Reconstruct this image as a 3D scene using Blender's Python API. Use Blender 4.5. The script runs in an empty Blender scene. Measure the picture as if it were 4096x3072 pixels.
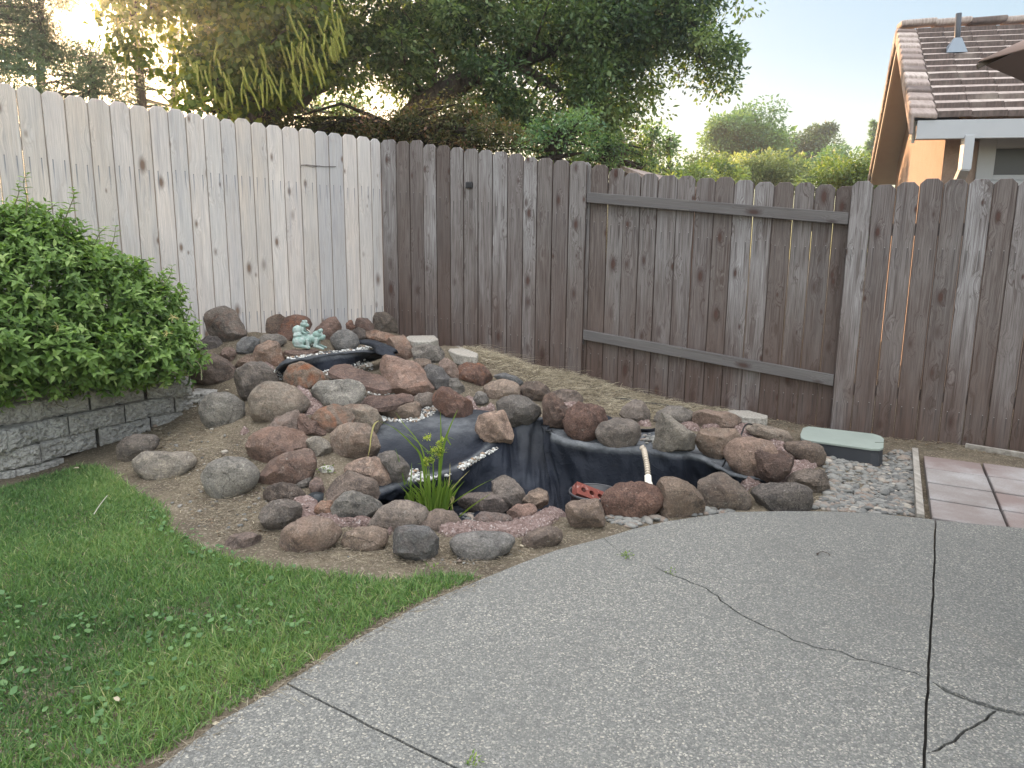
import bpy, bmesh, math, random
import numpy as np
from mathutils import Vector, noise as mnoise
R = math.radians
C = bpy.context.scene.collection
sc = bpy.context.scene
# ------------------------------------------------------------------ camera, sky, sun, exposure
EYE, FPX, PITCH, ROLL = 1.3, 2840.0, R(10.25), R(0.55)
cam = bpy.data.cameras.new('camera'); co = bpy.data.objects.new('camera', cam); C.objects.link(co)
cam.sensor_width = 36; cam.lens = FPX/4096*36; cam.clip_start = .05; cam.clip_end = 2000
co.location = (0, 0, EYE)
from mathutils import Matrix
co.matrix_world = Matrix.Translation((0, 0, EYE)) @ Matrix.Rotation(R(90)-PITCH, 4, 'X') @ Matrix.Rotation(ROLL, 4, 'Z')
sc.camera = co
SUN_AZ, SUN_EL = R(-31), R(13)
w = bpy.data.worlds.new('World'); sc.world = w; w.use_nodes = True
nt = w.node_tree; nt.nodes.clear()
sky = nt.nodes.new('ShaderNodeTexSky'); sky.sky_type = 'NISHITA'; sky.sun_disc = False
sky.sun_elevation = SUN_EL; sky.sun_rotation = SUN_AZ; sky.altitude = 50; sky.air_density = 1.0; sky.dust_density = 1.2; sky.ozone_density = 1.0
gm = nt.nodes.new('ShaderNodeGamma'); gm.inputs[1].default_value = 0.46
bg = nt.nodes.new('ShaderNodeBackground'); bg.inputs[1].default_value = 0.15
wo = nt.nodes.new('ShaderNodeOutputWorld')
tcw = nt.nodes.new('ShaderNodeTexCoord'); sx = nt.nodes.new('ShaderNodeSeparateXYZ'); nt.links.new(tcw.outputs['Generated'], sx.inputs[0])
def wmap(sock, a, b, c, d):
    m = nt.nodes.new('ShaderNodeMapRange'); m.interpolation_type = 'SMOOTHSTEP'; nt.links.new(sock, m.inputs[0])
    for i, q in enumerate((a, b, c, d)): m.inputs[1+i].default_value = q
    return m.outputs[0]
def wmath(op, a, b):
    m = nt.nodes.new('ShaderNodeMath'); m.operation = op
    for i, q in enumerate((a, b)):
        if isinstance(q, (int, float)): m.inputs[i].default_value = q
        else: nt.links.new(q, m.inputs[i])
    return m.outputs[0]
# white fill light added to the sky overhead and behind the camera
sky_fill = wmath('ADD', wmap(sx.outputs[2], .55, .95, 0., 4.4), wmath('MULTIPLY', wmap(sx.outputs[1], .1, -.6, 0., 1.5), wmap(sx.outputs[2], -.02, .1, 0., 1.)))
vm = nt.nodes.new('ShaderNodeVectorMath'); vm.operation = 'SCALE'; nt.links.new(gm.outputs[0], vm.inputs[0]); vm.inputs['Scale'].default_value = .58
gl = nt.nodes.new('ShaderNodeVectorMath'); gl.operation = 'SCALE'; gl.inputs[0].default_value = (.62, .5, .06); nt.links.new(wmap(sx.outputs[2], .02, .26, 1., 0.), gl.inputs['Scale'])   # yellow band of the dusk horizon
cw = nt.nodes.new('ShaderNodeVectorMath'); cw.operation = 'SCALE'; cw.inputs[0].default_value = (1., .955, .91); nt.links.new(sky_fill, cw.inputs['Scale'])
hs = nt.nodes.new('ShaderNodeHueSaturation'); hs.inputs['Saturation'].default_value = 1.75; nt.links.new(vm.outputs[0], hs.inputs['Color']); vm = hs
ag = nt.nodes.new('ShaderNodeVectorMath'); ag.operation = 'ADD'; nt.links.new(vm.outputs[0], ag.inputs[0]); nt.links.new(gl.outputs[0], ag.inputs[1]); vm = ag
ad = nt.nodes.new('ShaderNodeVectorMath'); ad.operation = 'ADD'; nt.links.new(vm.outputs[0], ad.inputs[0]); nt.links.new(cw.outputs[0], ad.inputs[1])
nt.links.new(sky.outputs[0], gm.inputs[0]); nt.links.new(ad.outputs[0], bg.inputs[0]); nt.links.new(bg.outputs[0], wo.inputs[0])
sl = bpy.data.lights.new('sun', 'SUN'); sl.energy = 2.8; sl.angle = R(.5); sl.color = (1, .62, .34)
so = bpy.data.objects.new('sun', sl); C.objects.link(so)
sdir = Vector((math.sin(SUN_AZ)*math.cos(SUN_EL), math.cos(SUN_AZ)*math.cos(SUN_EL), math.sin(SUN_EL)))
so.rotation_euler = (-sdir).to_track_quat('-Z', 'Y').to_euler()
sc.view_settings.view_transform = 'Standard'; sc.view_settings.look = 'None'
sc.view_settings.exposure = 2.6; sc.view_settings.gamma = 1
sc.cycles.max_bounces = 6; sc.cycles.transparent_max_bounces = 8; sc.cycles.use_denoising = True

# ------------------------------------------------------------------ measuring helpers (surveying the photo)
S = 4096/2212
def ray(u, v):
    x = (u-2048)/FPX; y = -(v-1536)/FPX
    c, s = math.cos(ROLL), math.sin(ROLL); x, y = c*x-s*y, s*x+c*y
    return np.array([x, math.cos(PITCH)+y*math.sin(PITCH), -math.sin(PITCH)+y*math.cos(PITCH)])
def at(u, v, z=0.):
    d = ray(u, v); t = (z-EYE)/d[2]; return np.array([d[0]*t, d[1]*t, z])
def atY(u, v, Y):
    d = ray(u, v); t = Y/d[1]; return np.array([d[0]*t, Y, EYE+d[2]*t])
def V(x, y, z=0.): return at(x*S, y*S, z)
def VY(x, y, Y): return atY(x*S, y*S, Y)
FR = {'4': (0, 1100, .5425), '5': (700, 1150, .5425), '6': (1700, 1200, .4521), '7': (2300, 1400, .4973),
      '8': (1000, 1650, .5425), 'A': (2900, 1600, .5424), 'g': (0, 1800, .7667), 'f': (1050, 1200, .1808), 'p': (1400, 2000, 1.2188),
      'v': (0, 0, S)}
def fr(k, x, y): a = FR[k]; return a[0]+x*a[2], a[1]+y*a[2]
def pts(s): return [tuple(float(q) for q in p.split(',')) for p in s.split()]

# ------------------------------------------------------------------ mesh helpers
def mesh_np(name, verts, faces, mat=None, parent=None, attrs=None, smooth=False, link=True):
    """faces: (n,k) int array or list of lists"""
    me = bpy.data.meshes.new(name)
    verts = np.asarray(verts, dtype=np.float32)
    if isinstance(faces, np.ndarray):
        k = faces.shape[1]; n = len(faces)
        me.vertices.add(len(verts)); me.vertices.foreach_set('co', verts.ravel())
        me.loops.add(n*k); me.loops.foreach_set('vertex_index', faces.ravel().astype(np.int32))
        me.polygons.add(n); me.polygons.foreach_set('loop_start', np.arange(0, n*k, k, dtype=np.int32))
        me.update(calc_edges=True)
    else:
        me.from_pydata([tuple(map(float, v)) for v in verts], [], [list(map(int, f)) for f in faces]); me.update()
    if attrs:
        for an, (ty, arr) in attrs.items():
            a = me.attributes.new(an, ty, 'POINT')
            a.data.foreach_set('value' if ty == 'FLOAT' else 'vector', np.asarray(arr, dtype=np.float32).ravel())
    if smooth: me.polygons.foreach_set('use_smooth', np.ones(len(me.polygons), dtype=bool))
    if mat: me.materials.append(mat)
    o = bpy.data.objects.new(name, me)
    if link: C.objects.link(o)
    if parent: o.parent = parent
    return o
def tag(o, label=None, cat=None, group=None, kind=None):
    if label: o['label'] = label
    if cat: o['category'] = cat
    if group: o['group'] = group
    if kind: o['kind'] = kind
    return o
def thing(name, label, cat, loc=(0, 0, 0), group=None):
    o = bpy.data.objects.new(name, None); C.objects.link(o); o.empty_display_size = .1
    o.location = loc
    return tag(o, label, cat, group)
class MB:
    def __init__(s): s.v = []; s.f = []; s.a = []
    def add(s, v, f, a=0.):
        b = len(s.v); s.v += [tuple(p) for p in v]; s.f += [[i+b for i in q] for q in f]; s.a += [a]*len(v)
    def hexa(s, p, a=0.):   # 8 points: bottom ring 0-3, top ring 4-7
        s.add(p, [(3, 2, 1, 0), (4, 5, 6, 7), (0, 1, 5, 4), (1, 2, 6, 5), (2, 3, 7, 6), (3, 0, 4, 7)], a)
    def box(s, x0, x1, y0, y1, z0, z1, a=0.):
        s.hexa([(x0, y0, z0), (x1, y0, z0), (x1, y1, z0), (x0, y1, z0), (x0, y0, z1), (x1, y0, z1), (x1, y1, z1), (x0, y1, z1)], a)
    def bar(s, p, q, wd, ht, up=(0, 0, 1), a=0.):
        p = Vector(p); q = Vector(q); d = (q-p).normalized(); sd = d.cross(Vector(up)).normalized(); u = sd.cross(d)
        o = []
        for c in (p, q):
            o += [c-sd*wd/2-u*ht/2, c+sd*wd/2-u*ht/2, c+sd*wd/2+u*ht/2, c-sd*wd/2+u*ht/2]
        s.add(o, [(0, 3, 2, 1), (4, 5, 6, 7), (0, 1, 5, 4), (1, 2, 6, 5), (2, 3, 7, 6), (3, 0, 4, 7)], a)
    def tube(s, path, rad, n=8, a=0., cap=True):
        path = [Vector(p) for p in path]
        if not hasattr(rad, '__len__'): rad = [rad]*len(path)
        b0 = len(s.v); ref = Vector((.13, .31, .94))
        v = []; f = []
        for i, p in enumerate(path):
            d = (path[min(i+1, len(path)-1)]-path[max(i-1, 0)]).normalized()
            x = d.cross(ref)
            if x.length < 1e-3: x = d.cross(Vector((1, 0, 0)))
            x.normalize(); y = d.cross(x)
            for k in range(n):
                t = 2*math.pi*k/n; v.append(p+(x*math.cos(t)+y*math.sin(t))*rad[i])
        for i in range(len(path)-1):
            for k in range(n):
                k2 = (k+1) % n; f.append((i*n+k, i*n+k2, (i+1)*n+k2, (i+1)*n+k))
        if cap: f.append(tuple(range(n))[::-1]); f.append(tuple((len(path)-1)*n+k for k in range(n)))
        s.add(v, f, a)
    def prism(s, poly, z0, z1, a=0.):   # poly ccw list of (x,y)
        n = len(poly); v = [(x, y, z0) for x, y in poly]+[(x, y, z1) for x, y in poly]
        f = [tuple(range(n))[::-1], tuple(range(n, 2*n))]+[(i, (i+1) % n, n+(i+1) % n, n+i) for i in range(n)]
        s.add(v, f, a)
    def build(s, name, mat, parent=None, smooth=False, bevel=0, seg=2):
        o = mesh_np(name, s.v, s.f, mat, parent, {'tint': ('FLOAT', s.a)}, smooth)
        if bevel:
            m = o.modifiers.new('bevel', 'BEVEL'); m.width = bevel; m.segments = seg; m.limit_method = 'ANGLE'; m.angle_limit = R(40)
        return o

# ------------------------------------------------------------------ material helpers
class N:
    def __init__(s, name):
        s.m = bpy.data.materials.new(name); s.m.use_nodes = True; s.t = s.m.node_tree; s.t.nodes.clear()
        s.out = s.t.nodes.new('ShaderNodeOutputMaterial')
    def n(s, ty, **kw):
        x = s.t.nodes.new('ShaderNode'+ty)
        ins = kw.pop('ins', {})
        for k, v in kw.items(): setattr(x, k, v)
        for k, v in ins.items(): s.set(x.inputs[k], v)
        return x
    def set(s, sock, v):
        if isinstance(v, bpy.types.NodeSocket): s.t.links.new(v, sock)
        elif hasattr(v, 'outputs'): s.t.links.new(v.outputs[0], sock)
        else:
            if hasattr(v, '__len__') and len(v) == 3 and sock.type == 'RGBA': v = (*v, 1)
            sock.default_value = v
    def math(s, op, a, b=None, c=None, clamp=False):
        x = s.t.nodes.new('ShaderNodeMath'); x.operation = op; x.use_clamp = clamp
        for i, q in enumerate((a, b, c)):
            if q is not None: s.set(x.inputs[i], q)
        return x.outputs[0]
    def mix(s, f, a, b, mode='MIX'):
        x = s.t.nodes.new('ShaderNodeMix'); x.data_type = 'RGBA'; x.blend_type = mode
        s.set(x.inputs[0], f); s.set(x.inputs[6], a); s.set(x.inputs[7], b); return x.outputs[2]
    def ramp(s, f, stops, mode='LINEAR'):
        x = s.t.nodes.new('ShaderNodeValToRGB'); s.set(x.inputs[0], f); e = x.color_ramp.elements; x.color_ramp.interpolation = mode
        while len(e) > 1: e.remove(e[-1])
        e[0].position = stops[0][0]; e[0].color = _c(stops[0][1])
        for p, c in stops[1:]: q = e.new(p); q.color = _c(c)
        return x.outputs[0]
    def rng(s, f, a, b, c=0., d=1.):
        x = s.t.nodes.new('ShaderNodeMapRange'); x.clamp = True
        for i, q in enumerate((f, a, b, c, d)): s.set(x.inputs[i], q)
        return x.outputs[0]
    def noise(s, vec, sc_, det=4, rough=.55, dist=0, col=False):
        x = s.n('TexNoise', ins={'Scale': sc_, 'Detail': det, 'Roughness': rough, 'Distortion': dist})
        if vec is not None: s.set(x.inputs['Vector'], vec)
        return x.outputs['Color' if col else 'Fac']
    def voro(s, vec, sc_, feat='F1', out='Distance', rnd=1.):
        x = s.n('TexVoronoi', feature=feat); x.inputs['Scale'].default_value = sc_; x.inputs['Randomness'].default_value = rnd
        if vec is not None: s.set(x.inputs['Vector'], vec)
        return x.outputs[out]
    def pos(s, kind='Object'): return s.n('TexCoord').outputs[kind]
    def scale(s, vec, v):
        x = s.n('VectorMath', operation='MULTIPLY'); s.set(x.inputs[0], vec); x.inputs[1].default_value = v; return x.outputs[0]
    def attr(s, name, out='Fac'): return s.n('Attribute', attribute_name=name).outputs[out]
    def bump(s, h, st=.5, dist=.01):
        x = s.n('Bump'); x.inputs['Strength'].default_value = st; x.inputs['Distance'].default_value = dist; s.set(x.inputs['Height'], h); return x.outputs[0]
    def pbr(s, col, rough=.8, bump=None, spec=.3, metal=0.):
        p = s.n('BsdfPrincipled'); s.set(p.inputs['Base Color'], col); s.set(p.inputs['Roughness'], rough)
        p.inputs['Specular IOR Level'].default_value = spec; p.inputs['Metallic'].default_value = metal
        if bump is not None: s.set(p.inputs['Normal'], bump)
        s.t.links.new(p.outputs[0], s.out.inputs[0]); return s.m
def _c(c): return (*c, 1) if len(c) == 3 else c

def leaf_mat(name, stops, trans=.4, rough=.55, tcol=None, spec=.3):
    n = N(name); t = n.attr('tint'); col = n.ramp(t, stops)
    p = n.n('BsdfPrincipled'); n.set(p.inputs['Base Color'], col); p.inputs['Roughness'].default_value = rough; p.inputs['Specular IOR Level'].default_value = spec
    tr = n.n('BsdfTranslucent'); n.set(tr.inputs[0], n.mix(1., col, tcol or (1.6, 1.7, .7), 'MULTIPLY'))
    mx = n.n('MixShader'); mx.inputs[0].default_value = trans
    n.t.links.new(p.outputs[0], mx.inputs[1]); n.t.links.new(tr.outputs[0], mx.inputs[2]); n.t.links.new(mx.outputs[0], n.out.inputs[0])
    return n.m
def plain(name, col, rough=.6, spec=.3, var=.0, bsc=60, bst=.0, metal=0.):
    n = N(name); p = n.pos()
    c = col
    if var: c = n.mix(n.noise(p, 7, 5), tuple(q*(1-var) for q in col), tuple(min(1, q*(1+var)) for q in col))
    return n.pbr(c, rough, n.bump(n.noise(p, bsc, 4), bst, .004) if bst else None, spec, metal)

def wood_mat(name, a, b, c, lo, knot, weather, nail_dark):
    """bc attribute: x across board (m), y along (m), z random id"""
    n = N(name); bc = n.attr('bc', 'Vector')
    sp = n.n('SeparateXYZ', ins={0: bc}); x, y, r = sp.outputs
    idv = n.math('MULTIPLY', r, 37.3)
    kv = n.n('CombineXYZ', ins={0: n.math('MULTIPLY', x, 9.), 1: n.math('ADD', n.math('MULTIPLY', y, 4.), idv), 2: idv})
    kd = n.voro(kv, 1.0, out='Distance')
    pull = n.rng(kd, 0., .45, 1., 0.)                                   # grain bends round the knots
    g = n.n('CombineXYZ', ins={0: n.math('ADD', n.math('MULTIPLY', x, 105.), n.math('MULTIPLY', pull, 3.5)),
                               1: n.math('ADD', n.math('MULTIPLY', y, 1.7), idv), 2: idv})
    warp = n.noise(g, .45, 3, .5)
    g2 = n.n('CombineXYZ', ins={0: n.math('ADD', n.math('MULTIPLY', x, 60.), n.math('ADD', n.math('MULTIPLY', warp, 7.), n.math('MULTIPLY', pull, 5.))),
                                1: n.math('ADD', n.math('MULTIPLY', y, .8), idv), 2: 0.})
    fine = n.noise(g, 2.2, 5, .65)
    ring = n.noise(g2, 1.6, 3, .6)
    base = n.ramp(n.math('FRACT', n.math('MULTIPLY', r, 7.13)), [(0, a), (.35, b), (.7, c), (1, a)])
    base = n.mix(n.rng(n.math('FRACT', n.math('MULTIPLY', r, 3.77)), 0., 1., 0., .85 if weather else .6), base, n.mix(1., base, (.42, .38, .37) if weather else (.8, .78, .79), 'MULTIPLY'))
    base = n.mix(n.rng(n.math('FRACT', n.math('MULTIPLY', r, 23.1)), .68, .78, 0., .75), base, (.38, .375, .385) if weather else (.62, .54, .47))
    big = n.noise(n.n('CombineXYZ', ins={0: n.math('MULTIPLY', x, 5.), 1: n.math('ADD', n.math('MULTIPLY', y, 1.1), idv), 2: idv}), 1.3, 3)
    base = n.mix(n.rng(big, .35, .7, 0., .55), base, b)
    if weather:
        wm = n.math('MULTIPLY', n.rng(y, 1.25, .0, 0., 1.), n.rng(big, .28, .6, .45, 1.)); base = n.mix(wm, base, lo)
    col = n.mix(n.rng(fine, .36, .66, .0, .75 if weather else .48), base, tuple(q*.42 for q in b), 'MIX')
    col = n.mix(n.rng(ring, .5, .64, 0., .62 if weather else .3), col, tuple(q*.5 for q in lo))
    # knots
    kc = n.n('SeparateColor', ins={0: n.voro(kv, 1.0, out='Color')}).outputs[0]; ks = n.math('ADD', .05, n.math('MULTIPLY', n.math('POWER', kc, 3.), .13)); kq = n.math('DIVIDE', kd, ks)
    kn = n.rng(kq, .7, 1.1, 1., 0.); halo = n.math('MULTIPLY', n.rng(kq, 1., 2.2, 1., 0.), .6)
    col = n.mix(halo, col, tuple(q*.6 for q in knot)); col = n.mix(n.math('MULTIPLY', kn, .85), col, knot)
    ed = n.math('ABSOLUTE', n.attr('ed')); col = n.mix(n.rng(n.math('ADD', ed, n.math('MULTIPLY', n.math('SUBTRACT', fine, .5), .12)), .9, 1., 0., .85 if weather else .75), col, tuple(q*.35 for q in lo))   # shade of the gaps between boards, painted onto their edges
    # rust streaks running down from the two nail lines
    stain = n.noise(n.n('CombineXYZ', ins={0: n.math('MULTIPLY', x, 26.), 1: n.math('ADD', n.math('MULTIPLY', y, 1.3), idv), 2: idv}), 1., 4, .6); col = n.mix(n.rng(stain, .5, .68, 0., .5), col, n.mix(1., col, (.5, .46, .46) if weather else (.7, .72, .78), 'MULTIPLY'))
    nw = n.noise(n.n('CombineXYZ', ins={0: n.math('MULTIPLY', x, 120.), 1: idv, 2: n.math('MULTIPLY', y, 3.)}), 1., 2)
    for yn in (.33, 1.47):
        yy = n.math('ADD', yn, n.math('MULTIPLY', n.math('FRACT', n.math('MULTIPLY', r, 13.7)), .03))
        dy = n.math('SUBTRACT', yy, y)
        dx = n.math('ABSOLUTE', n.math('SUBTRACT', n.math('ABSOLUTE', x), .036))
        ln = n.math('ADD', .03, n.math('MULTIPLY', nw, .34))
        m = n.math('MULTIPLY', n.rng(dx, .0028, .0052, 1., 0.), n.math('MULTIPLY', n.math('GREATER_THAN', dy, 0.), n.rng(n.math('DIVIDE', dy, ln), .3, 1., 1., 0.)))
        col = n.mix(n.math('MULTIPLY', m, .8 if not weather else .6), col, nail_dark)
        rr = n.math('SQRT', n.math('ADD', n.math('POWER', dx, 2.), n.math('POWER', dy, 2.)))
        col = n.mix(n.rng(rr, .002, .0035, 1., 0.), col, (.03, .03, .035) if not weather else (.3, .3, .3))
    bh = n.math('ADD', n.math('MULTIPLY', fine, .6), n.math('MULTIPLY', ring, .6))
    return n.pbr(col, .85, n.bump(bh, .5, .004), .2)
# ------------------------------------------------------------------ terrain height
LF0, CORN, BF1 = np.array([-4.6, 3.80]), np.array([-1.30, 7.19]), np.array([6.0, 3.52])
CTRL = []
def cp(x, y, z): p = V(x, y, z); CTRL.append((p[0], p[1], z))
for p in ((20, 1022, -.01), (85, 997, .0), (145, 972, .01), (205, 955, .03), (265, 940, .05), (325, 932, .07), (380, 915, .1), (422, 903, .125), (30, 1060, 0), (665, 752, .55), (480, 915, .15), (400, 925, .13), (560, 880, .28), (600, 1000, .12), (560, 762, .5), (640, 830, .36), (474, 888, .16), (500, 862, .23), (448, 868, .19), (750, 862, .3), (640, 940, .2),
          (935, 885, .18), (900, 770, .47), (686, 803, .33), (759, 799, .34), (720, 815, .32), (820, 776, .38), (759, 846, .315), (1000, 757, .43), (1060, 850, .26), (1340, 930, .13), (1300, 850, .17), (1500, 900, .09), (1650, 905, .05),
          (1650, 1000, .05), (340, 1000, .05), (300, 960, .08), (560, 1060, .04), (700, 1060, .05), (520, 1150, .0), (800, 1180, .0), (1050, 1190, .0), (1150, 1160, .0),
          (1300, 1120, .0), (1500, 1095, .0), (1760, 1060, .0), (1850, 1000, .0), (1900, 960, .0), (1720, 930, .02), (440, 1080, .02), (300, 1060, .01), (180, 1010, .0), (820, 950, .14), (1100, 905, .18), (1200, 880, .18)):
    cp(*p)
for p in ((-3.6, 4.9, .5), (-2.6, 5.9, .56), (-1.95, 6.5, .57), (-1.3, 7.1, .57), (-.3, 6.58, .40), (.48, 6.2, .28), (.85, 6.1, .2), (1.64, 5.72, .08), (2.4, 5.35, .01), (3.4, 4.8, 0),
          (4.5, 4.2, 0), (0, 7.6, .4), (1.5, 7, .1), (-2, 8, .5), (3, 6.5, 0), (5, 6, 0), (-.5, 2.5, 0), (-2, 2.6, 0), (-3.2, 3.6, 0), (-3.5, 2.5, 0), (1, 2.5, 0), (3, 3, 0), (0, 1, 0), (-3, 1, 0), (3, 1, 0), (-2.2, 3.5, .0), (-5, 3, 0), (-1.2, 3.2, 0), (0., 3.0, 0)):
    CTRL.append(p)
CTRL = np.array(CTRL)
def _phi(r2): return np.exp(-r2/(2*.62**2))
_A = _phi(((CTRL[:, None, :2]-CTRL[None, :, :2])**2).sum(-1))+np.eye(len(CTRL))*.012
_W = np.linalg.solve(_A, CTRL[:, 2])
def inpoly(P, poly):
    x, y = P[:, 0], P[:, 1]; n = len(poly); c = np.zeros(len(P), bool)
    for i in range(n):
        x1, y1 = poly[i][:2]; x2, y2 = poly[(i+1) % n][:2]
        if y1 == y2: continue
        c ^= ((y1 > y) != (y2 > y)) & (x < (x2-x1)*(y-y1)/(y2-y1)+x1)
    return c
def sdist(P, poly):   # signed distance, + inside
    d = np.full(len(P), 1e9); n = len(poly)
    for i in range(n):
        a = np.array(poly[i][:2]); b = np.array(poly[(i+1) % n][:2]); ab = b-a
        t = np.clip(((P-a)@ab)/(ab@ab+1e-12), 0, 1); q = a+t[:, None]*ab
        d = np.minimum(d, np.hypot(*(P-q).T))
    return np.where(inpoly(P, poly), d, -d)
def v4(x, y): return .293*x, 594+.293*y
WALLP = [V(*v4(-260, 1010), .39), V(*v4(0, 966), .39), V(*v4(235, 935), .39), V(*v4(450, 890), .39), V(*v4(665, 862), .39), V(*v4(870, 822), .39), V(*v4(1070, 793), .39), V(*v4(1412, 772), .39)]
_e = [p[:2] for p in WALLP]
PLANT = [(_e[0][0]-1.2, _e[0][1]-1.0)]+[tuple(p) for p in _e]+[(-2.3, 5.05), (-2.55, 5.5), (-2.9, 5.9), (-4.6, 3.6)]
PLANT = [(x-.04, y+.11) for x, y in PLANT]
POND = [V(*p)[:2] for p in ((808, 1072), (870, 1052), (935, 1036), (1000, 1012), (1068, 975), (1150, 985), (1260, 975), (1400, 985), (1510, 995), (1590, 1030), (1620, 1055), (1500, 1085), (1400, 1095), (1250, 1105), (1150, 1118), (1000, 1124), (880, 1124), (810, 1108))]
def TZ(P):
    P = np.atleast_2d(np.asarray(P, float))[:, :2]; out = np.empty(len(P))
    for i in range(0, len(P), 20000):
        q = P[i:i+20000]; out[i:i+20000] = _phi(((q[:, None]-CTRL[None, :, :2])**2).sum(-1))@_W
    r = np.hypot(P[:, 0], P[:, 1]-3.5)
    out *= np.clip((9-r)/2.5, 0, 1); out -= .012
    s = np.clip(sdist(P, PLANT)/.05, 0, 1); out = out+(np.maximum(out, .37+.12*np.clip((P[:, 1]-4.4)/1.5, 0, 1))-out)*s
    s = np.clip(sdist(P, POND)/.12+.2, 0, 1); s = s*s*(3-2*s); out -= .5*s
    return out
def tz(x, y): return float(TZ([(x, y)])[0])
def hit(u, v, pond=True):
    """first point of the ground seen along the photo ray u,v"""
    d = ray(u, v); ts = np.linspace(1.2, 12, 700); P = np.stack([d[0]*ts, d[1]*ts], 1); z = EYE+d[2]*ts; g = TZ(P)
    k = np.argmax(z < g)
    if z[k] >= g[k]: return at(u, v, 0)
    return np.array([P[k, 0], P[k, 1], g[k]])
LAWN = [V(*p)[:2] for p in ((340, 1661), (480, 1557), (620, 1479), (756, 1393), (900, 1314), (1075, 1240), (1000, 1236), (950, 1230), (850, 1245), (760, 1236), (620, 1218), (520, 1200), (430, 1170), (375, 1135), (372, 1098), (300, 1060), (255, 1030), (215, 1008), (170, 1003), (80, 1022), (0, 1046))]
LAWN = [tuple(p) for p in LAWN]+[(-3.4, 3.75), (-5, 3.4), (-5, -.5), (-1.6, -.5), (-1.6, 1.0)]
EDGE = [V(*p)[:2] for p in ((340, 1659), (480, 1555), (620, 1475), (756, 1389), (900, 1310), (1060, 1243), (1130, 1215), (1200, 1189), (1304, 1162), (1370, 1142), (1441, 1126), (1579, 1106), (1700, 1104), (1809, 1105), (1900, 1110), (2007, 1121))]

# ------------------------------------------------------------------ materials of the setting
def soil():
    n = N('soil'); p = n.pos()
    a = n.noise(p, 3, 6, .6); b = n.noise(p, 45, 6, .7); c = n.voro(p, 130, out='Color')
    c1 = n.ramp(a, [(.3, (.082, .07, .053)), (.5, (.13, .111, .082)), (.7, (.185, .158, .115))])
    c2 = n.mix(n.rng(b, .4, .62, 0, .6), c1, (.085, .062, .045))
    c3 = n.mix(n.rng(n.n('SeparateColor', ins={0: c}).outputs[0], .8, .95, 0, .45), c2, (.36, .31, .25))
    return n.pbr(c3, .95, n.bump(n.math('ADD', b, n.math('MULTIPLY', n.voro(p, 130), .6)), .7, .012), .1)
def aggregate():
    n = N('exposed_aggregate'); p = n.pos()
    vc = n.voro(p, 200, out='Color'); vd = n.voro(p, 200)
    s = n.n('SeparateColor', ins={0: vc})
    base = n.ramp(s.outputs[0], [(0, (.09, .09, .086)), (.45, (.14, .14, .131)), (.75, (.19, .189, .174)), (.93, (.28, .27, .237)), (1, (.43, .395, .33))])
    v2 = n.voro(p, 88, out='Color'); d2 = n.voro(p, 88); s2 = n.n('SeparateColor', ins={0: v2})
    m = n.math('MULTIPLY', n.rng(s2.outputs[1], .74, .8), n.rng(d2, .3, .38, 1, 0))
    base = n.mix(n.math('MULTIPLY', m, .8), base, n.mix(s2.outputs[2], (.46, .44, .38), (.24, .24, .24)))
    big = n.noise(p, .9, 4, .6); fine = n.noise(p, 260, 2)
    stn = n.noise(p, 2.6, 6, .7, .5); base = n.mix(n.rng(stn, .5, .7, 0, .35), base, (.11, .108, .1)); base = n.mix(n.rng(big, .35, .7, 0, .5), base, (.128, .128, .12)); base = n.mix(n.rng(fine, .45, .6, 0, .35), base, (.09, .09, .092))
    h = n.math('SUBTRACT', n.math('MULTIPLY', fine, .5), n.math('ADD', vd, n.math('MULTIPLY', n.rng(d2, 0, .4), .4)))
    return n.pbr(base, .8, n.bump(h, .55, .004), .3)
M = {}
M['soil'] = soil(); M['agg'] = aggregate()
def paver_m():
    n = N('paver'); p = n.pos(); t = n.attr('tint')
    c = n.ramp(t, [(0, (.18, .14, .132)), (.5, (.215, .17, .158)), (1, (.195, .178, .17))])
    c = n.mix(n.rng(n.noise(p, 2.3, 5, .6), .45, .68, 0, .75), c, (.33, .325, .325)); c = n.mix(n.rng(n.noise(p, 90, 4), .45, .65, 0, .3), c, (.16, .12, .11))
    return n.pbr(c, .85, n.bump(n.noise(p, 180, 3), .3, .003), .2)
M['paver'] = paver_m()
def wallblock_m():
    n = N('split_face_concrete'); p = n.pos(); t = n.attr('tint')
    c = n.ramp(n.noise(p, 38, 6, .75), [(.33, (.12, .115, .11)), (.46, (.36, .35, .335)), (.6, (.5, .485, .46)), (.72, (.66, .64, .61))])
    c = n.mix(n.rng(n.noise(p, 4, 4), .42, .7, 0, .6), c, (.17, .16, .145)); c = n.mix(n.math('MULTIPLY', t, .4), c, (.4, .38, .35))
    v = n.voro(p, 85, out='Color'); c = n.mix(n.rng(n.n('SeparateColor', ins={0: v}).outputs[0], .9, .97, 0, .7), c, (.5, .49, .48))
    return n.pbr(c, .9, n.bump(n.noise(p, 55, 6, .7), 1., .02), .2)
M['block'] = wallblock_m()
def concrete_m():
    n = N('pale_concrete'); p = n.pos()
    c = n.ramp(n.noise(p, 60, 6, .7), [(.3, (.16, .145, .13)), (.5, (.3, .28, .25)), (.7, (.42, .4, .36))])
    c = n.mix(n.rng(n.voro(p, 70), .1, .2, .5, 0), c, (.1, .09, .08))
    return n.pbr(c, .95, n.bump(n.noise(p, 80, 5), .8, .01), .1)
M['conc'] = concrete_m()
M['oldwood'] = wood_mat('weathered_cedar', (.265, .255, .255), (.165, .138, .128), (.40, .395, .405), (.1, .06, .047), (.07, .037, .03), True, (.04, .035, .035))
M['newwood'] = wood_mat('pale_new_cedar', (.70, .625, .575), (.47, .465, .475), (.76, .69, .635), (.65, .53, .44), (.17, .11, .08), False, (.16, .17, .2))
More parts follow.
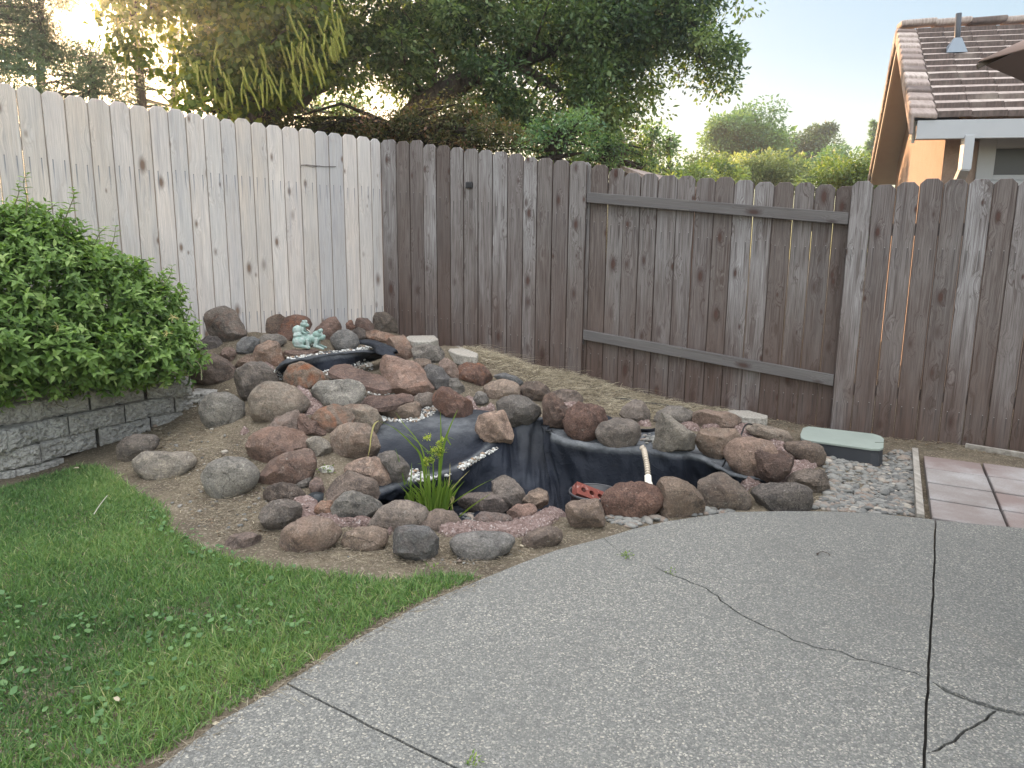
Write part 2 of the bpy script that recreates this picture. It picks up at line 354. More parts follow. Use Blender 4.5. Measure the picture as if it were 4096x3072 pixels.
M['rail'] = wood_mat('weathered_rail', (.125, .115, .112), (.15, .142, .143), (.12, .108, .104), (.12, .09, .08), (.06, .035, .03), False, (.15, .14, .13))

# ------------------------------------------------------------------ ground
def make_ground():
    a = np.concatenate([[-900, -300, -120, -60, -30, -18, -12, -9, -7.5], np.arange(-6.4, 6.4, .045), [7, 8, 9.5, 12, 18, 30, 60, 120, 300, 900]])
    b = np.concatenate([[-60, -20, -6, -2, 0, .6], np.arange(1., 8.6, .045), [9, 9.6, 10.5, 12, 15, 20, 30, 60, 120, 300, 900]])
    X, Y = np.meshgrid(a, b); P = np.stack([X.ravel(), Y.ravel()], 1); Z = TZ(P)
    rr = np.random.RandomState(3); near = (abs(P[:, 0]) < 6.4) & (P[:, 1] > 1) & (P[:, 1] < 8.6)
    Z += near*rr.normal(0, .003, len(Z))
    for (lv, lf) in SURF:
        B_ = BVHTree.FromPolygons([tuple(q) for q in lv], [tuple(int(k) for k in q) for q in lf])
        lo, hi = lv.min(0), lv.max(0)
        for i in np.nonzero((P[:, 0] > lo[0]-.05) & (P[:, 0] < hi[0]+.05) & (P[:, 1] > lo[1]-.05) & (P[:, 1] < hi[1]+.05))[0]:
            h = B_.ray_cast(Vector((P[i, 0], P[i, 1], -3)), Vector((0, 0, 1)))
            if h[0] is not None: Z[i] = min(Z[i], h[0].z-.035)
    ins = inpoly(P, EXT) | ((P[:, 0] > 2.1+(P[:, 1]-3.4)*.5) & (P[:, 1] < 4.5-.36*(P[:, 0]-2.9)) & (P[:, 0] < 6)); Z[ins] = np.minimum(Z[ins], -.05)
    nx = len(a); i = np.arange(len(b)-1)[:, None]*nx+np.arange(nx-1)[None]
    F = np.stack([i, i+1, i+1+nx, i+nx], -1).reshape(-1, 4)
    o = mesh_np('ground', np.column_stack([P, Z]), F, M['soil'], smooth=True); tag(o, kind='structure')
JT = [V(*p)[:2] for p in ((2022, 1125), (2022, 1180), (2018, 1250), (2010, 1380), (2004, 1480), (2001, 1560), (1999, 1659))]
# slab outlines, world metres
def jag(poly, amp, seg=.035, seed=0):
    rr = random.Random(seed); out = []
    for i in range(len(poly)-1):
        a = np.array(poly[i]); b = np.array(poly[i+1]); L = np.linalg.norm(b-a); k = max(1, int(L/seg)); nn = np.array([-(b-a)[1], (b-a)[0]])/L
        for j in range(k): out.append(tuple(a+(b-a)*j/k+(nn*rr.gauss(0, amp) if (j or i) else 0)))
    out.append(tuple(poly[-1])); return out
def P3(*a): return [tuple(V(*p)[:2]) for p in a]
def zp(s): return [tuple(at(*fr('p', *q))[:2]) for q in pts(s)]
def offs(line, d):   # shift a polyline sideways
    out = []
    for i in range(len(line)):
        a = np.array(line[max(i-1, 0)]); b = np.array(line[min(i+1, len(line)-1)]); t = (b-a)/np.linalg.norm(b-a); out.append(tuple(np.array(line[i])+np.array([-t[1], t[0]])*d))
    return out
EXT = [tuple(p) for p in EDGE]+[tuple(V(2212, 1141)[:2]), (5.5, 2.05), (5.5, -1), (-1.7, -1), (-1.7, 1.35)]
def make_patio():
    mb = MB(); g = .004
    vj0 = jag(zp('1921,66 1919,200 1912,330 1903,470 1897,590'), .0012, .05, 1); vj1 = jag(zp('1897,590 1890,700 1887,830 1885,880'), .0012, .05, 2)
    ext = np.array(vj1[-1])+(np.array(vj1[-1])-np.array(vj1[-3]))/np.linalg.norm(np.array(vj1[-1])-np.array(vj1[-3]))*3.04
    vj1 = vj1+[tuple(ext)]
    crack = jag(zp('1040,240 1100,262 1165,290 1240,345 1300,385 1400,436 1520,480 1600,497 1700,528 1800,552 1860,566 1897,590'), .006, .03, 4)
    jl = jag(P3((620, 1477), (700, 1517), (800, 1568), (900, 1617), (990, 1661)), .001, .08, 5); 
    a_, b_ = np.array(vj1[-2]), np.array(vj1[-1]); c_ = np.array(jl[-1]); dd = np.array([.55, -.42]); tt = np.linalg.solve(np.array([[dd[0], -(b_-a_)[0]], [dd[1], -(b_-a_)[1]]]), a_-c_); X = c_+dd*tt[0]; jl = jl+[tuple(X)]
    edge = [tuple(p) for p in EDGE]
    jr = jag(zp('1897,592 1960,628 2040,655 2120,683 2212,705'), .003, .05, 6); jr = jr+[(jr[-1][0]+2.4, jr[-1][1]-.75)]
    cr2 = jag(zp('2115,695 2050,745 2000,775 1950,800 1890,835 1850,850 1810,890'), .006, .03, 7)
    # A: slab below the left joint
    A = edge[:3][::-1]+[(-1.65, 1.3), (-1.65, -1), (-.2, -1)]
    jlA = offs(jl, -g); e0 = edge[0]; e1 = edge[1]
    vLx = offs(vj1, -g); polyA = [(-1.65, -1), vLx[-1], (X[0]-g*1.4, X[1]-g*2.4)]+jlA[:-1][::-1]+[e1, e0, (-1.65, 1.35)]
    # B: the big slab, opened at the crack
    jlB = offs(jl, g); vL0 = offs(vj0, -g); vL1 = offs(vj1, -g)
    ups = offs(crack, .004); dns = offs(crack, -.004); tip = crack[0]
    e8 = edge[8]; run = jag([e8]+zp('870,160 905,185 960,205 1000,218')+[tip], .0015, .04, 9)
    lo_ = offs(run, -.0012)[:-1]+dns[0:]; up_ = offs(run, .0012)[:-1]+ups[0:]
    polyB = jlB[:-1]+[(X[0]-g*.3, X[1]+g*1.2)]+vL1[:-1][::-1]+lo_[:-1][::-1]+edge[2:8][::-1]
    polyB2 = up_[:-1]+vL0[::-1]+edge[9:][::-1]
    # right of the vertical joint
    vR0 = offs(vj0, g); vR1 = offs(vj1, g); far = tuple(V(2212, 1141)[:2])
    jrU = offs(jr, .011); jrD = offs(jr, -.011)
    polyC = vR0+jrU[1:]+[(5.5, jr[-1][1]+.0), (5.5, 2.05), far]
    c2 = cr2; c2a = offs(c2, .004); c2b = offs(c2, -.004)
    k = min(range(len(jrD)), key=lambda i: math.hypot(jrD[i][0]-c2[0][0], jrD[i][1]-c2[0][1]))
    m = [q for q in c2 if q[0] > 1.16]
    polyD = jrD[1:k+1]+[q for q in c2b if inside_right(q, vR1)]+[near_on(vR1, c2b)]+[q for q in vR1 if q[1] > near_on(vR1, c2b)[1]+.01][::-1]
    polyE = [near_on(vR1, c2a)]+[q for q in c2a if inside_right(q, vR1)][::-1]+jrD[k:]+[(5.5, jr[-1][1]-.02), (5.5, -1), (vR1[-1][0], -1)]+[q for q in vR1 if q[1] < near_on(vR1, c2a)[1]-.01][::-1]
    for i, p in enumerate((polyA, polyB, polyB2, polyC, polyD, polyE)):
        q = [p[0]]
        for r in p[1:]:
            if math.hypot(r[0]-q[-1][0], r[1]-q[-1][1]) > 1e-4: q.append(r)
        ar = sum(q[j][0]*q[(j+1) % len(q)][1]-q[(j+1) % len(q)][0]*q[j][1] for j in range(len(q)))
        if ar < 0: q = q[::-1]
        mb.prism(q, -.1, 0)
    o = mb.build('patio', M['agg']); tag(o, kind='structure')
    s = mesh_np('joint_filler', [(-1.6, -1, -.022), (5.4, -1, -.022), (5.4, 2., -.022), (2.2, 3.1, -.022), (1.2, 3.1, -.022), (-.3, 2.4, -.022), (-1.55, 1.3, -.022)], [list(range(7))], plain('joint_dirt', (.035, .033, .03), .95, .1)); tag(s, kind='structure')
def inside_right(q, line):
    p = min(line, key=lambda r: abs(r[1]-q[1])); return q[0] > p[0]+.012
def near_on(line, c):
    best = min(((math.hypot(a[0]-b[0], a[1]-b[1]), a) for a in line for b in c), key=lambda t: t[0]); return best[1]

# brick-red paver field
def make_pavers():
    rr = random.Random(5)
    o0 = np.array([2.135, 3.475]); dv = np.array([2.795, 4.72])-o0; dv /= np.linalg.norm(dv); du = np.array([.94, -.36]); du = np.array([dv[1], -dv[0]])*.985+dv*(-.06); du /= np.linalg.norm(du)
    mb = MB(); pw, pd, gp = .335, .335, .012
    for i in range(9):
        for j in range(-5, 4):
            s0 = j*pd+.02; a = o0+du*(i*pw+.03)+dv*s0
            q = [a, a+du*(pw-gp), a+du*(pw-gp)+dv*(pd-gp-.008), a+dv*(pd-gp-.008)]
            q = [tuple(r) for r in q]
            cen = np.mean(q, axis=0)
            if sdist(np.array([cen]), EXT)[0] > .10: continue
            k = abs(rr.gauss(0, .003)); h = -.002+rr.gauss(0, .0015)
            cl = [r for r in q]
            mb.prism(cl, -.06, h, rr.random())
    o = mb.build('paver_path', M['paver'], bevel=.006, seg=2); tag(o, kind='structure')
    e = MB(); p = at(*fr('A', 1400, 378)); q = at(*fr('A', 1440, 867)); d = (q-p)/np.linalg.norm(q-p)
    e.bar(p-d*.02+np.array([0, 0, -.025]), q-d*.0+np.array([0, 0, -.025]), .036, .09)
    b = e.build('edging_board', M['edge'], bevel=.003); tag(b, 'weathered pale wooden edging board between the river pebbles and the red pavers', 'edging board')
    e = MB(); e.bar(V(2085, 968, -.01), V(2230, 992, -.01), .03, .07); b = e.build('edging_board', M['edge'], bevel=.003)
    tag(b, 'thin wooden edging strip along the back of the red pavers by the fence', 'edging board')
def edgewood():
    n = N('edge_wood'); p = n.pos(); st = n.scale(p, (30, 6, 30))
    c = n.ramp(n.noise(st, 1.2, 5, .6), [(.3, (.15, .135, .12)), (.5, (.25, .23, .205)), (.7, (.33, .31, .28))]); return n.pbr(c, .9, n.bump(n.noise(st, 2), .4, .004), .1)
M['edge'] = edgewood()

# ------------------------------------------------------------------ retaining wall of split-face blocks
def make_wall():
    root = thing('retaining_wall', 'low curved garden wall of stacked grey split-face blocks under the leafy shrub', 'garden wall', (-2.9, 4.4, 0))
    rows = [('-230,1004 0,966 235,935', '235,935 450,893 655,862', '672,860 870,822 1062,795', '1078,792 1250,780 1412,772'),
            ('-330,1215 -120,1180 55,1150', '58,1150 280,1090 508,1046', '514,1045 720,1000 922,962', '928,960 1110,925 1288,893', '1294,893 1460,868 1618,846'),
            ('-330,1365 -150,1325 -40,1305', '-30,1303 140,1278 298,1250', '306,1240 510,1185 712,1142', '735,1136 930,1095 1112,1057', '1120,1052 1290,1020 1440,992'),
            ('-250,1500 -100,1480 120,1440', '128,1438 300,1400 480,1350')]
    rr = np.random.RandomState(8)
    for r, row in enumerate(rows):
        zt = .39-.127*r
        for bi, s in enumerate(row):
            f = [V(*v4(*q), zt) for q in pts(s)]
            nx, nz, ny = 34, 14, 6
            a, m, b = [np.array(q[:2]) for q in f]
            def front(t): 
                return (1-t)**2*a+2*t*(1-t)*(2*m-.5*(a+b))+t*t*b
            d = (b-a)/np.linalg.norm(b-a); nrm = np.array([d[1], -d[0]])
            if nrm@np.array([0, -1]) < 0 and nrm@np.array([1, 0]) < 0: nrm = -nrm
            top = .124; v = []; idx = {}
            def P(i, j, k):
                key = (i, j, k)
                if key in idx: return idx[key]
                t = i/nx; q = front(t); yy = k/ny; z = zt-top*(1-j/nz)
                pin = .16 if k > 0 else 0
                qq = q-nrm*(yy*.2)+d*((.5-t)*.08*yy)
                ex = 0
                if k == 0:
                    n0 = mnoise.fractal(Vector((q[0]*30, q[1]*30, z*38+bi)), .6, 2., 4)*.021
                    edge = min(t, 1-t)*(.3)/.028; edge = min(1, edge); ez = min(j, nz-j)/3.; ez = min(1, ez)
                    ex = .022*min(edge, ez)**.5+n0*min(edge, 1)-.014
                q3 = qq+nrm*ex; idx[key] = len(v); v.append((q3[0]-root.location.x, q3[1]-root.location.y, z)); return idx[key]
            F = []
            for i in range(nx):
                for j in range(nz):
                    F.append((P(i, j, 0), P(i+1, j, 0), P(i+1, j+1, 0), P(i, j+1, 0))); F.append((P(i, j, ny), P(i, j+1, ny), P(i+1, j+1, ny), P(i+1, j, ny)))
                for k in range(ny):
                    F.append((P(i, nz, k), P(i+1, nz, k), P(i+1, nz, k+1), P(i, nz, k+1))); F.append((P(i, 0, k), P(i, 0, k+1), P(i+1, 0, k+1), P(i+1, 0, k)))
            for j in range(nz):
                for k in range(ny):
                    F.append((P(0, j, k), P(0, j+1, k), P(0, j+1, k+1), P(0, j, k+1))); F.append((P(nx, j, k), P(nx, j, k+1), P(nx, j+1, k+1), P(nx, j+1, k)))
            mesh_np('block', v, F, M['block'], root, {'tint': ('FLOAT', [rr.rand()]*len(v))}, smooth=False)

# ------------------------------------------------------------------ fences
def board(mb, bc, p, q, zb, zt, th, nrm, off, rid, dog=True, lean=0.):
    """p, q: xy of the two bottom corners; nrm: unit xy towards the viewer; front face at off along nrm"""
    p = np.array(p); q = np.array(q); d = (q-p); wd = np.linalg.norm(d); d = d/wd; c = .034 if dog else .0
    prof = [(0, 0), (wd, 0), (wd, zt-zb-c), (wd-c, zt-zb), (c, zt-zb), (0, zt-zb-c)] if dog else [(0, 0), (wd, 0), (wd, zt-zb), (0, zt-zb)]
    v = []; a = []; m = len(prof)
    for s in (off, off-th):
        for x, z in prof:
            b = p+d*(x+lean*z)+nrm*s; v.append((b[0], b[1], zb+z)); a.append((x-wd/2, z, rid, (x-wd/2)/(wd/2)))
    f = [tuple(range(m)), tuple(range(m, 2*m))[::-1]]+[(i, m+i, m+(i+1) % m, (i+1) % m) for i in range(m)]
    b0 = len(mb.v); mb.v += v; mb.f += [[i+b0 for i in g] for g in f]; bc += a
def fence_part(name, mb, bc, mat, parent, label=None):
    bc = np.array([tuple(q)+(0.,)*(4-len(q)) for q in bc]); o = mesh_np(name, mb.v, mb.f, mat, parent, {'bc': ('FLOAT_VECTOR', bc[:, :3]), 'ed': ('FLOAT', bc[:, 3])})
    m = o.modifiers.new('bevel', 'BEVEL'); m.width = .0025; m.segments = 1; m.limit_method = 'ANGLE'; m.angle_limit = R(40)
    if label: o['label'] = label
    return o
def rail_geo(p, q, zc0, zc1, ht, th, nrm, off):
    """horizontal rail from xy p to q, front face at off; bc x runs across its height, y along"""
    p = np.array(p); q = np.array(q); mb = MB(); v = []; a = []; L = np.linalg.norm(q-p); r = .02
    for e, (b, z) in enumerate(((p, zc0), (q, zc1))):
        for s, t in ((off, -1), (off, 1), (off-th, 1), (off-th, -1)):
            w_ = b+nrm*s; v.append((w_[0], w_[1], z+t*ht/2)); a.append((t*ht/2+(0 if s == off else .03*t), e*L+.6, r))
    mb.v = v; mb.f = [(0, 1, 2, 3), (4, 7, 6, 5), (0, 4, 5, 1), (1, 5, 6, 2), (2, 6, 7, 3), (3, 7, 4, 0)]; return mb, a
def make_fences():
    rr = random.Random(12)
    # --- pale fence on the left: seams along its top, from the photo
    root = thing('wooden_fence', 'pale almost white new cedar board fence behind the leafy shrub, on the left', 'fence', (-2.6, 5.9, .56))
    d = (CORN-np.array([-3.38, 5.08])); d /= np.linalg.norm(d); nrm = np.array([d[1], -d[0]]); z0 = .56
    def along(u, v, zt, P0, dd):   # crossing of the photo ray (in plan) with the fence line
        r = ray(u, v); A = np.array([[r[0], -dd[0]], [r[1], -dd[1]]]); t = np.linalg.solve(A, P0); return t[1]
    sl_ = [85, 222, 350, 478, 602, 713, 822, 925, 1022, 1122, 1215, 1298, 1385, 1470, 1558, 1652, 1740, 1815, 1893, 1972, 2047, 2115]
    P0 = np.array([-3.38, 5.08]); ss = [along(x*.7233, (445+(775-445)*(x/2115)+16)*.7233, 2.39, P0, d) for x in sl_]
    Lc = np.linalg.norm(CORN-P0); ss[-1] = Lc
    ss = [ss[0]-.145*k for k in range(9, 0, -1)]+ss
    mb = MB(); bc = []
    for i in range(len(ss)-1):
        a, b = ss[i]+.0013, ss[i+1]-.0013; zt = 2.392+rr.gauss(0, .006)
        board(mb, bc, P0+d*a, P0+d*b, z0-.12, zt, .016, nrm, 0+rr.gauss(0, .0015), rr.random())
    fence_part('board_panel', mb, bc, M['newwood'], None).parent = root; root.children[0].matrix_parent_inverse = Matrix.Translation(-root.location)
    def put(o): o.parent = root_; o.matrix_parent_inverse = Matrix.Translation(-root_.location)
    root_ = root
    for zz in (.87, 2.03):
        g, a = rail_geo(P0+d*ss[0], CORN, zz, zz, .09, .04, nrm, -.017); put(fence_part('rail', g, a, M['newwood'], None))
    for s_ in (-1.0, .2, 1.5, 2.75):
        m = MB(); p = P0+d*s_-nrm*.11; m.box(p[0]-.045, p[0]+.045, p[1]-.045, p[1]+.045, .4, 2.33); put(fence_part('post', m, [(x[0]*.3, x[2], .5) for x in m.v], M['newwood'], None))
    # --- back fence
    B0 = CORN; B1 = np.array([3.39, 4.86]); d = (B1-B0); d /= np.linalg.norm(d); nrm = np.array([d[1], -d[0]])
    topz = lambda s: float(np.interp(s, [0, 1.17, 2.0, 2.38, 3.24, 4.13, 6], [2.395, 2.235, 2.11, 2.03, 1.92, 1.84, 1.83]))
    root_ = thing('wooden_fence', 'dark weathered grey-brown board fence behind the pond with one recessed bay', 'fence', (.5, 6.3, .2))
    sB = [458, 530, 603, 680, 753, 830, 905, 985, 1065, 1150, 1238, 1315, 1400, 1490, 1587]; yB = lambda x: 775+(890-775)*(x-458)/(1587-458)
    sa = [along(1200+x*.7233, (yB(x)+14)*.7233, 0, B0, d) for x in sB]; sa[0] = .002
    mb = MB(); bc = []
    for i in range(len(sa)-1):
        m_ = (sa[i]+sa[i+1])/2; board(mb, bc, B0+d*(sa[i]+.0012), B0+d*(sa[i+1]-.0012), topz(m_)-1.95, topz(m_)+rr.gauss(0, .007), .016, nrm, rr.gauss(0, .002), rr.random(), lean=rr.gauss(0, .0006))
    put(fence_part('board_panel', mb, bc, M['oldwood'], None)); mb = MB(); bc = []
    sE = sa[-1]
    sR = [1262, 1383, 1512, 1640, 1772, 1908, 2048, 2185, 2330, 2480]
    sr = [along(2496+x*.7233, 1005*.7233, 0, B0, d) for x in sR]; sr = sr+[sr[-1]+.15*k for k in range(1, 12)]
    for i in range(len(sr)-1):
        m_ = (sr[i]+sr[i+1])/2; gap = .0018 if 0 < i else .001; board(mb, bc, B0+d*(sr[i]+gap), B0+d*(sr[i+1]-gap), topz(m_)-1.95, topz(m_)+rr.gauss(0, .008), .016, nrm, rr.gauss(0, .002), rr.random(), lean=rr.gauss(0, .0008))
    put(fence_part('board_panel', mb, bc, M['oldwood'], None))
    # recessed bay
    sg = [1612, 1708, 1797, 1890, 1985]; sg2 = [297, 397, 505, 612, 725, 835, 947, 1060, 1175, 1290]
    g_ = [along(1200+x*.7233, 915*.7233, 0, B0-nrm*.055, d) for x in sg]+[along(2496+x*.7233, 1000*.7233, 0, B0-nrm*.055, d) for x in sg2]
    g_ = [g_[0]-.13]+g_
    mb = MB(); bc = []
    for i in range(len(g_)-1):
        m_ = (g_[i]+g_[i+1])/2; gp = .0006 if i < 5 else .0011
        board(mb, bc, B0+d*(g_[i]+gp), B0+d*(g_[i+1]-gp), topz(m_)-1.95, topz(m_)-.012+rr.gauss(0, .01), .016, nrm, -.055, rr.random(), lean=rr.gauss(0, .0009))
    put(fence_part('recessed_panel', mb, bc, M['oldwood'], None, 'recessed bay of grey and red-brown boards between the rails'))
    # rails: in front of the bay, behind the other boards
    def zr(x, y):
        r = ray(x*S, y*S); A = np.array([[r[0], -d[0]], [r[1], -d[1]]]); t = np.linalg.solve(A, B0); return t[1], EYE+r[2]*t[0]
    for (xa, ya, xb, yb, hh) in ((1265, 426, 1832, 472, .085), (1243, 722, 1795, 822, .085)):
        s0, za = zr(xa, ya); s1, zb = zr(xb, yb)
        g, a = rail_geo(B0+d*(sE+.004), B0+d*(sr[0]-.004), za, zb, hh, .036, nrm, -.003); put(fence_part('rail', g, a, M['rail'], None))
    for (s0, s1, zo) in ((0, sE, .32), (0, sE, 1.5), (sr[0], sr[-1], .32), (sr[0], sr[-1], 1.5)):
        g, a = rail_geo(B0+d*s0, B0+d*s1, topz(s0)-1.83+zo, topz(s1)-1.83+zo, .085, .036, nrm, -.018); put(fence_part('rail', g, a, M['rail'], None))
    for s_ in (-.03, 1.15, sE-.05, sr[0]+.05, 6.2):
        m = MB(); p = B0+d*s_-nrm*.12; m.box(p[0]-.045, p[0]+.045, p[1]-.045, p[1]+.045, -.2, topz(s_)-.08); put(fence_part('post', m, [(x[0]*.3, x[2], .5) for x in m.v], M['oldwood'], None))
    # small black box on a board
    m = MB(); p = atY(*fr('v', 1015, 400), 6.6); s0, zc = zr(1015, 400); c = B0+d*s0+nrm*.014
    m.hexa([(*(c+d*a+nrm*b), zc+z) for z in (-.03, .03) for a, b in ((-.036, .012), (.036, .012), (.036, -.012), (-.036, -.012))])
    o = m.build('fence_lamp', plain('black_plastic', (.02, .02, .023), .45), bevel=.012, seg=3); tag(o, 'small square black box fixed near the top of a dark fence board', 'solar lamp')
    # wire stapled across the pale boards
    root2 = P0; dl = (CORN-P0)/np.linalg.norm(CORN-P0); nl = np.array([dl[1], -dl[0]])
    def onL(x, y):
        r = ray(x*S, y*S); A = np.array([[r[0], -dl[0]], [r[1], -dl[1]]]); t = np.linalg.solve(A, P0); q = P0+dl*t[1]+nl*.006; return (q[0], q[1], EYE+r[2]*t[0])
    m = MB(); m.tube([onL(649, 362), onL(650, 357), onL(662, 356), onL(680, 358), onL(700, 360), onL(725, 360)], .0028, 6); m.tube([onL(655, 356), onL(675, 361), onL(690, 358)], .002, 5)
    tag(m.build('fence_wire', plain('wire', (.05, .04, .04), .5)), 'thin dark wire stapled across three pale fence boards', 'wire')
# ------------------------------------------------------------------ rocks
def rock_mat(name, pits):
    n = N(name); p = n.pos(); oi = n.n('ObjectInfo'); col = oi.outputs['Color']; al = oi.outputs['Alpha']; rnd = oi.outputs['Random']
    pp = n.n('VectorMath', operation='ADD'); n.set(pp.inputs[0], p); n.set(pp.inputs[1], n.n('CombineXYZ', ins={0: n.math('MULTIPLY', rnd, 31.), 1: n.math('MULTIPLY', rnd, 17.), 2: 0.})); p = pp.outputs[0]
    big = n.noise(p, 6, 4, .6, .6); mid = n.noise(p, 26, 6, .72, .4); fine = n.noise(p, 120, 4, .75)
    c = n.mix(n.rng(big, .38, .6, 0, .9), col, n.mix(1., col, (.47, .465, .48), 'MULTIPLY'))
    c = n.mix(n.rng(mid, .45, .66, 0, .75), c, n.mix(1., col, (1.7, 1.62, 1.52), 'MULTIPLY'))
    rm = n.noise(p, 9, 5, .6, 1.2); c = n.mix(n.math('MULTIPLY', n.rng(rm, .46, .62), al), c, (.25, .105, .055))
    vc = n.n('SeparateColor', ins={0: n.voro(n.scale(p, (1, 1.4, .8)), 9, out='Color')}); c = n.mix(n.rng(vc.outputs[0], 0, 1, 0, .45), c, n.mix(1., col, (1.5, 1.42, 1.35), 'MULTIPLY')); c = n.mix(n.rng(n.noise(n.scale(p, (3, 3, 26)), 1.6, 3, .6, 1.), .52, .6, 0, .3), c, n.mix(1., col, (.5, .48, .46), 'MULTIPLY'))
    wp_ = n.n('VectorMath', operation='ADD'); n.set(wp_.inputs[0], p); n.set(wp_.inputs[1], n.scale(n.noise(p, 14, 3, .6, col=True), (.06, .06, .06))); ck = n.rng(n.voro(wp_.outputs[0], 6.5, 'DISTANCE_TO_EDGE'), .0, .012, 1., 0.); ck = n.math('MULTIPLY', ck, n.rng(n.noise(p, 8, 2), .5, .6)); c = n.mix(n.math('MULTIPLY', ck, .32), c, (.04, .034, .03))
    lich = n.noise(p, 30, 5, .7); c = n.mix(n.rng(lich, .62, .72, 0, .5), c, (.38, .36, .32))
    c = n.mix(n.rng(fine, .38, .56, .5, .0), c, (.04, .036, .034)); c = n.mix(n.rng(fine, .58, .7, .0, .3), c, (.42, .39, .35))
    vd = n.voro(p, 120 if pits else 160); pm = n.rng(vd, .18, .32, 1, 0) if pits else n.rng(vd, .1, .16, .55, 0)
    c = n.mix(n.math('MULTIPLY', pm, n.rng(n.noise(p, 14, 2), .42, .55, 0, .8)), c, (.025, .02, .02))
    h = n.math('ADD', n.math('MULTIPLY', mid, 1.1), n.math('ADD', n.math('MULTIPLY', fine, .45), n.math('ADD', n.math('MULTIPLY', pm, -1.2 if pits else -.35), n.math('MULTIPLY', ck, -.35))))
    return n.pbr(c, .9, n.bump(h, 1., .022 if pits else .016), .2)
M['rock'] = rock_mat('fieldstone', False); M['lava'] = rock_mat('lava_stone', True)
def mortar_m():
    n = N('pink_mortar'); p = n.pos()
    c = n.ramp(n.noise(p, 40, 6, .75), [(.3, (.09, .062, .056)), (.5, (.21, .15, .135)), (.68, (.33, .255, .235))])
    v = n.voro(p, 110, out='Color'); c = n.mix(n.rng(n.n('SeparateColor', ins={0: v}).outputs[1], .86, .96, 0, .6), c, (.48, .42, .4))
    return n.pbr(c, .95, n.bump(n.math('ADD', n.noise(p, 45, 6, .7), n.math('MULTIPLY', n.voro(p, 90), .5)), 1., .02), .1)
M['mortar'] = mortar_m()
def ico(sub):
    bm = bmesh.new(); bmesh.ops.create_icosphere(bm, subdivisions=sub, radius=1); v = np.array([x.co[:] for x in bm.verts]); f = np.array([[q.index for q in x.verts] for x in bm.faces]); bm.free(); return v, f
ICO = {k: ico(k) for k in (2, 4, 5)}
def polar(P, K=96, sm=1.1):
    """radius of a star-shaped outline about its middle, K directions"""
    c = P.mean(0); A = 0; cx = np.zeros(2)
    for i in range(len(P)):
        a, b = P[i], P[(i+1) % len(P)]; w_ = a[0]*b[1]-b[0]*a[1]; A += w_; cx += (a+b)*w_
    if abs(A) > 1e-12: c = cx/(3*A)
    th = np.arange(K)/K*2*math.pi; r = np.zeros(K)
    for k, t in enumerate(th):
        dx, dy = math.cos(t), math.sin(t); best = 0
        for i in range(len(P)):
            a, b = P[i]-c, P[(i+1) % len(P)]-c; e = b-a; den = dx*e[1]-dy*e[0]
            if abs(den) < 1e-12: continue
            s = (a[0]*e[1]-a[1]*e[0])/den; u = (a[0]*dy-a[1]*dx)/den
            if s > best and -1e-6 <= u <= 1+1e-6: best = s
        r[k] = best
    kk = np.arange(-6, 7); g = np.exp(-kk**2/(2*sm**2)); g /= g.sum()
    r2 = sum(g[i]*np.roll(r, kk[i]) for i in range(len(kk)))
    return c, r2*1.085
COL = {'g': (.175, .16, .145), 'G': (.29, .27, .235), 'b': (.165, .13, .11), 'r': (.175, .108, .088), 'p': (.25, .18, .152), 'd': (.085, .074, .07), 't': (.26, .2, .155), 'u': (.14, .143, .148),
       'w': (.42, .4, .37), 'k': (.12, .1, .092)}
def mixcol(s): c = np.mean([COL[x] for x in s], axis=0); return tuple(c)
_rk = [0]
BV = None
